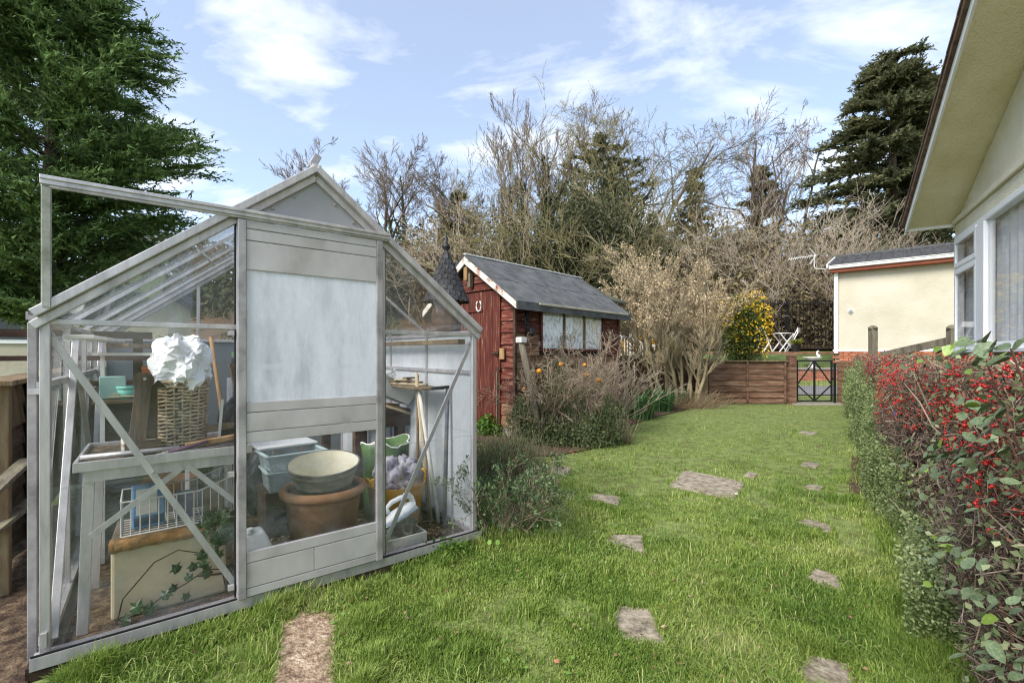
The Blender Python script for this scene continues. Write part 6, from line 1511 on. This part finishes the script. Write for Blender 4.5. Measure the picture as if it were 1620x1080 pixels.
# sage-like shrub at the greenhouse corner
sg = empty('sage_bush', G0(806, 852), 0, 'woody grey green sage bush at the greenhouse corner', 'shrub')
rg = random.Random(17); S, T = [], []
for i in range(34):
    a = rg.uniform(0, 6.28); d = (.65 * math.cos(a), .55 * math.sin(a), rg.uniform(.5, 1.2))
    grow(rg, (rg.uniform(-.12, .10), rg.uniform(-.06, .2), 0), d, rg.uniform(.26, .44), .005, 0, 2, S, T, .06, .16, 5, (3, 5), .6, .5, .55, .3, (0, 0, 0), .0014)
place('branches', seg_mesh('branches', S, TWIG), sg); T = np.array(T)
rr = np.random.default_rng(5); TT = T[rr.integers(0, len(T), 4200)]
Cc = TT[:, :3] + rr.normal(0, .012, (4200, 3)); Dd = TT[:, 3:] + rr.normal(0, .7, (4200, 3))
kind(place('foliage', leaf_mesh('foliage', Cc, Dd, rr.uniform(.018, .036, 4200), rr.uniform(.007, .012, 4200), SAGEG, rr), sg), 'stuff')
sg2 = empty('dry_lavender', G0(800, 745), 0, 'straggly dry lavender between the sage bush and the shed', 'shrub')
n = 900; rr = np.random.default_rng(15); a = rr.uniform(0, 6.28, n); b = np.stack([rr.normal(0, .18, n), rr.normal(0, .22, n), np.zeros(n)], 1); t_ = b + np.stack([np.cos(a) * .12, np.sin(a) * .12, rr.uniform(.12, .36, n)], 1)
place('stalks', seg_mesh('stalks', np.concatenate([b, t_, np.full((n, 1), .0028), np.full((n, 1), .0012)], 1), leafmat('lavender tones', ['#4a4a34', '#6b6a4e', '#8a866a', '#7d6f58'], transl=.1, nmix=.2)), sg2)
n = 2200; Cc = b[rr.integers(0, 900, n)] + np.stack([rr.normal(0, .05, n), rr.normal(0, .05, n), rr.uniform(.02, .28, n)], 1)
kind(place('foliage', leaf_mesh('foliage', Cc, rr.normal(0, 1, (n, 3)) + np.array([0, 0, .8]), .034, .007, SAGEG, rr), sg2), 'stuff')
wd = empty('weed_clump', G0(783, 690), 0, 'fresh green weeds growing at the shed door', 'plant'); kind(leafmass(wd, 'foliage', (0, .1, .12), (.30, .2, .20), 1500, .05, .025, WEEDG, 77, .6), 'stuff')
wd = empty('weed_clump', G0(705, 880), 0, 'small green weeds along the greenhouse base by the sage bush', 'plant'); kind(leafmass(wd, 'foliage', (0, .02, .03), (.16, .08, .07), 420, .03, .014, WEEDG, 78, .7), 'stuff')
wd = empty('weed_clump', G0(455, 962), 0, 'green weeds at the top of the gravelly slab by the door', 'plant'); kind(leafmass(wd, 'foliage', (0, .02, .03), (.11, .05, .06), 260, .028, .013, WEEDG, 79, .7), 'stuff')
# two round seedling leaves by the sage bush
sd_ = empty('seedling', G0(780, 870), 0, 'seedling with two round pale leaves in grass before the sage bush', 'plant')
SEEDM = mat('seedling leaf', ['#6f8f3c', '#88a552'], 9, rough=.5)
for x, z in ((-.02, .045), (.028, .045), (.03, .02)):
    q = MB().lathe([(0, .001), (.011, .0015), (.013, 0)], k=12, sy=1.2); q.build('leaf', SEEDM, sd_, loc=(x, 0, z), rot=(1.2, .2, x * 10)); MB().tube([(0, 0, 0), (x, 0, z - .012)], .0015, 5).build('stem', SEEDM, sd_)
# daffodil clumps
def clump_(base, n, L, R, seed, label):
    e = empty('daffodil_clump', base, 0, label, 'plant', 'daffodil clumps'); rr = np.random.default_rng(seed)
    a = rr.uniform(0, 6.28, n); b = np.stack([np.cos(a), np.sin(a), np.zeros(n)], 1) * (R * np.sqrt(rr.random(n)))[:, None]
    out = np.stack([np.cos(a), np.sin(a), np.zeros(n)], 1) * rr.uniform(.1, .75, n)[:, None]; l = L * rr.uniform(.6, 1.15, n)[:, None]; sd2 = np.stack([-np.sin(a), np.cos(a), np.zeros(n)], 1) * .009
    m1 = b + out * l * .35 + np.array([0, 0, 1]) * l * .6; t1 = b + out * l * 1.0 + np.array([0, 0, 1]) * l * np.clip(.95 - .6 * np.linalg.norm(out, axis=1, keepdims=True), .3, 1)
    V = np.stack([b - sd2, b + sd2, m1 + sd2, m1 - sd2, t1 + sd2 * .4, t1 - sd2 * .4], 1).reshape(-1, 3); q = (np.arange(n) * 6)[:, None]
    F = np.concatenate([q + np.array([[0, 1, 2, 3]]), q + np.array([[3, 2, 4, 5]])])
    place('blades', np_mesh('blades', V, F, BLADEG), e); return e
clump_(G0(1010, 662), 240, .55, .26, 1, 'nearest clump of daffodil leaves beside the white ornament'); clump_(G0(1044, 650), 220, .55, .24, 2, 'second clump of daffodil leaves in front of the bare shrub'); clump_(G0(1078, 642), 150, .48, .24, 3, 'smaller daffodil clump under the bare shrub stems')
clump_(G0(1100, 640), 90, .3, .2, 4, 'sparse blades beside the fence post under the bare shrub')
dg_ = empty('dry_grass_tuft', G0(1090, 645), 0, 'dry straw coloured tuft under the bare shrub', 'plant'); n = 420; rr = np.random.default_rng(4)
b = np.stack([rr.normal(0, .3, n), rr.normal(0, .12, n), np.zeros(n)], 1); t_ = b + np.stack([rr.normal(.1, .22, n), rr.normal(0, .15, n), rr.uniform(.05, .38, n)], 1)
place('stalks', seg_mesh('stalks', np.concatenate([b, t_, np.full((n, 1), .005), np.full((n, 1), .002)], 1), DRYG), dg_)
# small white garden ornament
orn = empty('goose_ornament', G0(978, 674), 0, 'small white goose garden ornament at the edge of the border', 'ornament')
MB().tube([(-.05, 0, .02), (-.04, 0, .05), (0, 0, .075), (.04, 0, .08), (.055, 0, .06)], [.015, .035, .045, .035, .012], 10).build('body', WHITE_D, orn, True)
MB().tube([(.035, 0, .08), (.05, 0, .12), (.045, 0, .155), (.06, 0, .17)], [.022, .014, .013, .017], 8).build('neck', WHITE, orn, True); MB().tube([(.068, 0, .168), (.095, 0, .160)], [.008, .004], 6).build('beak', BLACK, orn); MB().lathe([(.04, 0), (.035, .03), (.0, .035)], k=10).build('base', POSTM, orn)
# fallen bits on the lawn
for i, (px, py, m, lb) in enumerate([(880, 1056, TERRA, 'small curled brown leaf lying in the near grass'), (1030, 664, WHITE, 'tiny white petal in the grass near the border'), (1165, 786, WHITE, 'white scrap on the corner of the largest slab'), (907, 720, TERRA_O, 'fallen orange fruit in grass before the low shrub')]):
    o = MB().lathe([(0, 0), (.016, .004), (.02, .014), (.012, .02), (0, .018)], k=7, sy=.7, wob=.2, seed=i).build('fallen_petal' if m is WHITE else 'fallen_leaf', m, loc=G0(px, py) + Vector((0, 0, .02)), rot=(.3, .2, i)); o.scale = (.6, .6, .6); tag(o, lb, 'petal' if m is WHITE else 'leaf')

# ------------------------------------------------------------------ multi-stemmed bare shrub before the fence
bs = empty('bare_shrub', P(1072, 625, 9.6), 0, 'big bare multi stemmed shrub with pale seed heads before the fence', 'shrub'); bs.location.z = 0
rg = random.Random(23); S, T = [], []
for i, (bx_, lx, ly) in enumerate([(-.42, -.55, 0), (-.36, -.15, .1), (-.20, -.30, -.2), (-.10, .10, .2), (.02, .02, -.1), (.30, .2, .1), (.36, .38, 0), (.18, .5, .1), (-.30, -.8, .1), (.38, .6, -.1), (0, -.1, .4), (.1, .4, -.3)]):
    grow(rg, (bx_, rg.uniform(-.1, .15), -.02), (lx * .40, ly * .7, 1), rg.uniform(2.3, 2.8), .046, 0, 3, S, T, .055, .10, 7, (9, 11), .52, .40, .5, .16, (0, 0, 0), .0062)
S = np.array(S); fine_ = S[:, 6] < .0065; place('branches', seg_mesh('branches', S[~fine_], TWIG_P, 4), bs); kind(place('twigs', seg_mesh('twigs', S[fine_], TWIG_P, tips=True), bs), 'stuff'); T = np.array(T); print('shrub segs', len(S), T[:, :3].min(0), T[:, :3].max(0))
rr = np.random.default_rng(33); hi_ = T[T[:, 2] > 1.7]; n = 12000; TT = hi_[rr.integers(0, len(hi_), n)]
kind(place('seed_heads', leaf_mesh('seed_heads', TT[:, :3] + rr.normal(0, .03, (n, 3)), rr.normal(0, 1, (n, 3)), rr.uniform(.02, .045, n), rr.uniform(.015, .03, n), SEED, rr), bs), 'stuff')

# ------------------------------------------------------------------ yellow flowering shrub beyond the fence
yp = P(1158, 565, 12.9)
ys = empty('forsythia', (yp.x + .62, 13.7, .75), 0, 'dense green shrub with yellow blossom on its sunny side beyond the fence', 'shrub')
leafmass(ys, 'foliage', (0, 0, 1.05), (.75, .7, 1.15), 9000, .075, .035, leafmat('glossy shrub leaves', ['#1f2a10', '#35431a', '#4c5a24', '#6b7434'], nscale=2, nmix=.4), 91, .6); leafmass(ys, 'blossom', (.22, -.1, 1.25), (.70, .66, 1.12), 1500, .07, .045, YELLOWF, 92, .35)
leafmass(ys, 'blossom', (-.55, 0, 1.5), (.35, .4, .5), 500, .07, .045, YELLOWF, 93, .3); MB().tube([(0, 0, 0), (0, 0, .8)], .04, 6).build('trunk', BARK, ys)
y2 = empty('yellow_shrub', (P(1040, 540, 12.8).x, 13.9, .65), 0, 'orange yellow leaved shrub showing between the bare shrub stems', 'shrub'); leafmass(y2, 'foliage', (0, 0, .55), (1.1, .4, .45), 2600, .08, .045, leafmat('orange leaves', ['#8a6a1c', '#b88f34', '#c9a75a'], nmix=.2), 94, .5)
sp = empty('strappy_plant', (P(1185, 560, 13.5).x, 13.7, .68), 0, 'dark strap leaved plant at the foot of the yellow shrub', 'plant'); n = 260; rr = np.random.default_rng(8); a = rr.uniform(0, 6.28, n); Dd = np.stack([np.cos(a), np.sin(a), rr.uniform(.1, 1.1, n)], 1); Dd /= np.linalg.norm(Dd, axis=1)[:, None]
place('foliage', leaf_mesh('foliage', np.array([[0, 0, .1]]) + Dd * .25, Dd, .6, .05, SHRUBG, rr), sp)

for i, (x, y, h) in enumerate([(-4.6, 8.6, 1.5), (-2.9, 9.4, 1.7), (-6.4, 8.0, 1.3)]):
    e = empty('laurel_bush', (x, y, 0), 0, ['dark laurel bush seen through the middle of the greenhouse gable', 'dark laurel bush beyond the greenhouse nearest the shed', 'dark laurel bush beyond the greenhouse below the cypress'][i], 'bush', 'laurels behind the greenhouse')
    leafmass(e, 'foliage', (0, 0, h * .5), (1.0, .8, h * .62), 5000, .11, .05, SHRUBG, 200 + i, .6); MB().tube([(0, 0, 0), (0, 0, h * .6)], .04, 6).build('trunk', BARK, e)

# ------------------------------------------------------------------ conifers
def conifer(name, base, label, prof, nbr, m, seed, spray=(.5, .12, .03), droop=.25, rise=.1, per=26, sub=7, group=None, trunk_r=.12, H=None, gap=0.0, trunkm=None, tri=True):
    """trunk, boughs and flat sprays; prof: [(z, radius)]"""
    e = empty(name, base, 0, label, 'tree', group); rr = np.random.default_rng(seed)
    zs = [p[0] for p in prof]; rs_ = [p[1] for p in prof]; H = H or zs[-1]
    z = rr.uniform(zs[0], zs[-1], nbr) ; R_ = np.interp(z, zs, rs_) * rr.uniform(.62, 1.18, nbr)
    a = rr.uniform(0, 2 * math.pi, nbr)
    if gap:   # leave spaces: boughs grouped in tiers
        z = z + gap * np.sin(z * 2 * math.pi / (gap * 5)) ; R_ *= .75 + .35 * vnoise(a * 2.0, z * 1.6, seed)
    trk = MB(); tp_ = [(0.03 * math.sin(i * 1.3) , .03 * math.cos(i), H * i / 10) for i in range(11)]; trk.tube(tp_, [trunk_r * (1 - .92 * i / 10) for i in range(11)], 8); trk.build('trunk', trunkm or BARK, e, True)
    u_ = np.stack([np.cos(a), np.sin(a), np.zeros(nbr)], 1)
    # bough as a curve: outwards, rising then drooping
    S = []
    def pt(t): return np.stack([np.zeros(nbr), np.zeros(nbr), z], 1) + u_ * (R_ * t)[:, None] + np.array([0, 0, 1]) * (R_ * (rise * t - droop * t * t))[:, None]
    pr = pt(np.zeros(nbr)); segs = []
    for i in range(1, 5):
        q = pt(np.full(nbr, i / 4)); segs.append(np.concatenate([pr, q, (.004 + .007 * R_ * (1.15 - i / 4))[:, None], (.003 + .007 * R_ * (1.0 - i / 4))[:, None]], 1)); pr = q
    place('boughs', seg_mesh('boughs', np.concatenate(segs), trunkm or BARK), e)
    # twigs along each bough
    N = nbr * per; bi = np.repeat(np.arange(nbr), per); t = .18 + .82 * rr.random(N) ** .75
    c0 = np.stack([np.zeros(N), np.zeros(N), z[bi]], 1) + u_[bi] * (R_[bi] * t)[:, None] + np.array([0, 0, 1]) * (R_[bi] * (rise * t - droop * t * t))[:, None]
    d0 = u_[bi] + rr.normal(0, .55, (N, 3)) * np.array([1, 1, .42]) + np.array([0, 0, 1]) * (rise - 2 * droop * t)[:, None] * .6; d0 /= np.linalg.norm(d0, axis=1)[:, None]
    tl = spray[0] * rr.uniform(.5, 1.15, N) * (.55 + .25 * R_[bi] / max(rs_))
    # leaf sprays along each twig
    M = N * sub; ti = np.repeat(np.arange(N), sub); q = (np.tile(np.arange(sub), N) + rr.random(M)) / sub
    c1 = c0[ti] + d0[ti] * (tl[ti] * q)[:, None] + rr.normal(0, .016, (M, 3)) * max(.8, spray[1] / .12)
    d1 = d0[ti] * 1.2 + rr.normal(0, .45, (M, 3)) + np.array([0, 0, .08]); 
    ln = spray[1] * rr.uniform(.6, 1.4, M) * (1.1 - .5 * q); wd_ = spray[2] * rr.uniform(.6, 1.4, M) * (1.1 - .4 * q)
    crown = place('crown', leaf_mesh('crown', c1, d1, ln * 1.15, wd_ * 1.35, m, rr, .15, tri), e); crown['kind'] = 'stuff'
    return e
conifer('cypress_tree', (-5.8, 5.7, 0), 'large dark green cypress with feathery boughs rising behind the greenhouse', [(1.4, .75), (2.1, 1.0), (2.7, 1.35), (3.4, 1.55), (4.1, 1.42), (4.8, 1.15), (5.5, .75), (6.4, .25)], 430, PINEG, 2, spray=(.50, .085, .020), droop=.17, rise=.42, per=30, sub=15, trunk_r=.15, H=6.5, tri=True)
cb = P(1412, 400, 30)
conifer('cedar_tree', (cb.x, 30, 4), 'tall dark conifer with layered boughs behind the bungalow', [(1.0, 6.0), (5, 5.6), (8, 4.9), (11.0, 3.9), (13, 3.0), (14.8, 2.0), (16.2, 1.3)], 300, CEDARG, 4, spray=(1.5, .34, .11), droop=.20, rise=.16, per=26, sub=12, trunk_r=.45, H=16.2, gap=.45)
cb = P(1490, 300, 33); conifer('cedar_tree', (cb.x, 33, 4.5), 'second dark conifer behind the gable edge of the near house', [(1.0, 4.6), (6, 4.2), (10, 3.3), (13, 2.2), (15.5, .5)], 200, CEDARG, 5, spray=(1.5, .36, .12), droop=.15, rise=.2, per=22, sub=11, trunk_r=.4, H=15.5, gap=.3)
for i, (px, top, Y, rad_, lb) in enumerate([(955, 225, 36, 3.4, 'dark sparse evergreen rising through the middle of the bare wood'), (1100, 268, 40, 1.0, 'slender ivy clad spire of evergreen between bare trees'), (726, 305, 36, .9, 'narrow dark evergreen spire beyond the dovecote'), (1205, 268, 42, 2.0, 'dark evergreen crown behind the bare trees near the bungalow')]):
    b = P(px, 400, Y); zt = P(px, top, Y).z; z0 = float(height(0, Y)); Ht = zt - z0
    conifer('evergreen_tree', (b.x, Y, z0), lb, [(1.0, rad_ * .8), (Ht * .6, rad_), (Ht * .82, rad_ * (.85 if rad_ > 3 else .6)), (Ht, .9 if rad_ > 3 else .15)], int(60 + (26 if rad_ > 3 else 40) * rad_), CEDARG, 50 + i, spray=(1.0, .34, .11), droop=.05, rise=.35, per=18, sub=8, trunk_r=.25, H=Ht, group='evergreens in the wood', gap=.25)

# ------------------------------------------------------------------ bare trees of the wood
def baretree(px, top, Y, label, seed, m=TWIG_D, r=.22, spread=.55, up=.045, wig=.13, kids=(5, 6), mx=4, L=.68, shrink=.52, lean=(0, 0), wind=(0, 0, 0), ivy=0, name='bare_tree', stems=1, minr=.017, start=.35, fan=.175):
    z0 = float(height(0, Y)); b = P(px, 400, Y); Ht = P(px, top, Y).z - z0
    e = empty(name, (b.x, Y, z0), 0, label, 'tree', 'bare trees of the wood'); rg = random.Random(seed); S, T = [], []
    for i in range(stems):
        a = 2 * math.pi * i / max(1, stems) + rg.random(); q = .0 if stems == 1 else .35
        grow(rg, (q * math.cos(a), q * math.sin(a), -.3), (lean[0] + fan * (stems > 1) * math.cos(a), lean[1] + fan * (stems > 1) * math.sin(a), 1), Ht * L, r * rg.uniform(.8, 1.1), 0, mx, S, T, up, wig, 7, kids, spread, shrink, .55, start, wind, minr)
    S = np.array(S)
    zmax = np.percentile(S[:, 5], 99.6); sc_ = Ht / zmax
    S[:, :6] *= sc_
    thick = S[:, 6] > .055
    if thick.any(): place('trunk', seg_mesh('trunk', S[thick], BARK, 6), e)
    fine_ = S[:, 6] <= minr * 1.001; place('crown', seg_mesh('crown', S[~thick & ~fine_], m, 3), e); kind(place('twigs', seg_mesh('twigs', S[fine_], m, tips=True), e), 'stuff')
    if ivy:
        rr = np.random.default_rng(seed); k = S[(S[:, 6] > .06)]; kk = k[rr.integers(0, len(k), ivy)]; t = rr.random((ivy, 1)); c = kk[:, :3] * (1 - t) + kk[:, 3:6] * t + rr.normal(0, .16, (ivy, 3))
        c = c[c[:, 2] < Ht * .75]; kind(place('ivy', leaf_mesh('ivy', c, rr.normal(0, 1, (len(c), 3)), .22, .16, IVYG, rr), e), 'stuff')
    return len(S)
tot = 0
for args in [
    dict(px=548, top=252, Y=40, label='bare tree nearest the greenhouse ridge', seed=1, spread=.5, stems=3, fan=.5, kids=(5, 6), up=.03, L=.75, shrink=.5, start=.4),
    dict(px=600, top=236, Y=41, label='wide bare tree with fan of twigs behind the greenhouse roof', seed=2, spread=.5, stems=3, fan=.55, kids=(5, 6), up=.03, L=.75, shrink=.5, start=.4),
    dict(px=650, top=240, Y=42, label='bare tree between the fan shaped one and the dovecote', seed=3, spread=.5, stems=3, fan=.5, kids=(5, 6), up=.03, L=.75, shrink=.5, start=.4),
    dict(px=700, top=262, Y=40, label='shorter bare tree above the dovecote finial', seed=4, spread=.55, stems=3, fan=.45, kids=(5, 6), up=.02, L=.75, shrink=.5, start=.4, ivy=600),
    dict(px=735, top=285, Y=38, label='low bare tree left of the tall budded trees', seed=14, spread=.6, stems=3, fan=.5, kids=(5, 6), up=.02, L=.75, shrink=.5, start=.4),
    dict(px=800, top=195, Y=34, label='slender bare tree with dark buds above the red shed ridge', seed=5, spread=.38, up=.13, stems=2, ivy=700),
    dict(px=838, top=185, Y=33, label='tall upright bare tree beside the slender budded one', seed=6, spread=.36, up=.14, stems=1, ivy=1500),
    dict(px=872, top=176, Y=34, label='tallest upright ivy clad bare tree above the shed', seed=7, spread=.40, up=.13, stems=2, ivy=1800),
    dict(px=915, top=182, Y=37, label='fine twigged bare tree before the sparse evergreen', seed=8, spread=.5, stems=2),
    dict(px=985, top=156, Y=38, label='oak like bare tree with the highest round crown', seed=9, spread=.68, wig=.2, r=.3, stems=1, shrink=.64),
    dict(px=1030, top=188, Y=36, label='bare tree with long limb leaning out over the wood', seed=10, spread=.6, wig=.16, r=.25, lean=(.55, 0), up=.03),
    dict(px=770, top=240, Y=37, label='round bare crown between dovecote and slender budded tree', seed=31, spread=.75, up=.0, wig=.16, stems=2, fan=.4),
    dict(px=895, top=200, Y=35, label='dense bare crown just before the sparse evergreen', seed=32, spread=.65, up=.01, wig=.15, stems=3, fan=.4, m=TWIG_O, ivy=1500),
    dict(px=950, top=190, Y=33, label='olive twigged crown in the very middle of the wood', seed=33, spread=.7, up=.0, wig=.16, stems=3, fan=.45, m=TWIG_O, ivy=1800),
    dict(px=1010, top=215, Y=34, label='olive round crown under the leaning limb', seed=34, spread=.7, up=.0, wig=.16, stems=2, fan=.45, m=TWIG_O, ivy=1200),
    dict(px=1165, top=226, Y=38, label='rounded crooked bare tree beside the tall thin pair', seed=11, spread=.75, wig=.24, r=.28),
    dict(px=1228, top=192, Y=36, label='thin tall bare tree left of a matching pair', seed=12, spread=.8, wig=.12, r=.16, up=.0, shrink=.42, L=.9),
    dict(px=1262, top=188, Y=36, label='thin tall bare tree nearest the dark conifer', seed=13, spread=.85, wig=.12, r=.16, up=.0, shrink=.42, L=.9),
    dict(px=1195, top=205, Y=39, label='pale fine twigged bare tree behind the rounded one', seed=15, spread=.4, up=.1, stems=2, m=TWIG),
]:
    tot += baretree(**args)
print('bare tree segs', tot)

# ------------------------------------------------------------------ thickets and undergrowth
def thicket(px, top, Y, width, label, seed, m, nst=12, leafm=None, nleaf=0, wind=(0, 0, 0), up=.02, L=.8, mx=3, minr=.012, spread=.6, wig=.14, kids=(4, 5), r=.05):
    z0 = float(height(0, Y)); b = P(px, 400, Y); Ht = P(px, top, Y).z - z0; R_ = width / 2 / FPX * Y
    e = empty('thicket', (b.x, Y, z0), 0, label, 'bush', 'thickets at the edge of the wood'); rg = random.Random(seed); S, T = [], []
    for i in range(nst):
        x = R_ * .75 * (2 * (i + rg.random()) / nst - 1); 
        grow(rg, (x, rg.uniform(-1, 1), -.2), (x / R_ * .5 + rg.gauss(0, .25), rg.gauss(0, .3), 1), Ht * L * rg.uniform(.7, 1.1), r, 0, mx, S, T, up, wig, 6, kids, spread, .6, .55, .25, wind, minr)
    S = np.array(S); S[:, [2, 5]] *= Ht / np.percentile(S[:, 5], 99.5)
    fine_ = S[:, 6] <= minr * 1.001; kind(place('branches', seg_mesh('branches', S[~fine_], m, 3), e), 'stuff'); kind(place('twigs', seg_mesh('twigs', S[fine_], m, tips=True), e), 'stuff')
    if nleaf: kind(leafmass(e, 'foliage', (0, 0, Ht * .40), (R_ * 1.0, 1.6, Ht * .5), nleaf, .22, .12, leafm, seed, .8), 'stuff')
    return len(S)
tk = 0
for args in [
    dict(px=590, top=345, Y=27, width=170, label='dark brown thicket behind the greenhouse roof', seed=61, m=TWIG, leafm=YEWG, nleaf=7000),
    dict(px=700, top=330, Y=26, width=150, label='brown thicket behind the dovecote', seed=62, m=TWIG, leafm=SCRUBG, nleaf=5000),
    dict(px=775, top=300, Y=25, width=150, label='grey brown thicket above the shed ridge', seed=63, m=TWIG_B, leafm=SCRUBG, nleaf=4000),
    dict(px=850, top=320, Y=24, width=170, label='tangled thicket with ivy behind the shed roof', seed=64, m=TWIG_O, leafm=YEWG, nleaf=7000),
    dict(px=930, top=240, Y=24, width=190, label='tall olive green willow thicket sweeping to one side', seed=65, m=TWIG_O, leafm=YEWG, nleaf=9000, wind=(.05, 0, 0), mx=3, nst=16),
    dict(px=990, top=300, Y=23, width=170, label='olive arching thicket beneath the oak like tree', seed=66, m=TWIG_O, leafm=YEWG, nleaf=9000, wind=(.05, 0, -.03), mx=3, nst=16),
    dict(px=1070, top=300, Y=24, width=150, label='buff thicket behind the bare shrub crown', seed=67, m=TWIG_B, leafm=SCRUBG, nleaf=2500),
    dict(px=1150, top=310, Y=23, width=160, label='buff brown thicket behind the yellow shrub', seed=68, m=TWIG_B, leafm=SCRUBG, nleaf=2500),
    dict(px=1240, top=325, Y=21.5, width=190, label='dense pale brown thicket behind the television aerial', seed=69, m=TWIG_B, leafm=SCRUBG, nleaf=3500, wind=(.03, 0, -.02), nst=20),
    dict(px=1330, top=330, Y=22, width=170, label='pale twiggy thicket over the bungalow roof', seed=70, m=TWIG_B, leafm=SCRUBG, nleaf=2500, wind=(.04, 0, 0), nst=18),
    dict(px=1410, top=345, Y=23, width=150, label='pale brushwood beside the near house eaves', seed=71, m=TWIG, leafm=YEWG, nleaf=4000),
    dict(px=1200, top=400, Y=20, width=150, label='low brown brushwood behind the iron railing', seed=72, m=TWIG_B, leafm=SCRUBG, nleaf=3000),
    dict(px=1290, top=400, Y=20, width=130, label='low brushwood behind the railing by the bungalow downpipe', seed=73, m=TWIG, leafm=SCRUBG, nleaf=3000),
    dict(px=1480, top=380, Y=22, width=120, label='dark brushwood in the gap under the near house eaves', seed=74, m=TWIG_D, leafm=YEWG, nleaf=4000),
]:
    tk += thicket(**args)
print('thicket segs', tk)
# dim evergreen mass low in the wood
rr = np.random.default_rng(77); n = 60000
x = rr.uniform(-34, 30, n); y = rr.uniform(27, 40, n); z = height(x, y) + rr.random(n) ** 1.3 * (2.2 + 4.5 * vnoise(x * .22 + 5, y * .3, 12))
kind(place('undergrowth', leaf_mesh('undergrowth', np.stack([x, y, z], 1), rr.normal(0, 1, (n, 3)), rr.uniform(.25, .55, n), rr.uniform(.12, .25, n), YEWG, rr)), 'stuff', 'dim evergreen undergrowth filling the wood')
n = 10000; x = rr.uniform(2, 22, n); y = rr.uniform(18.6, 22, n); z = height(x, y) + rr.random(n) * 2.6 * (.3 + vnoise(x * .7, y * .7, 3))
kind(place('bramble_undergrowth', leaf_mesh('bramble_undergrowth', np.stack([x, y, z], 1), rr.normal(0, 1, (n, 3)), rr.uniform(.1, .3, n), rr.uniform(.04, .12, n), SCRUBG, rr)), 'stuff', 'brown brambles and dead leaves behind the iron railing')

print('TRIS', sum(len(m.loops) - 2 * len(m.polygons) for m in bpy.data.meshes))
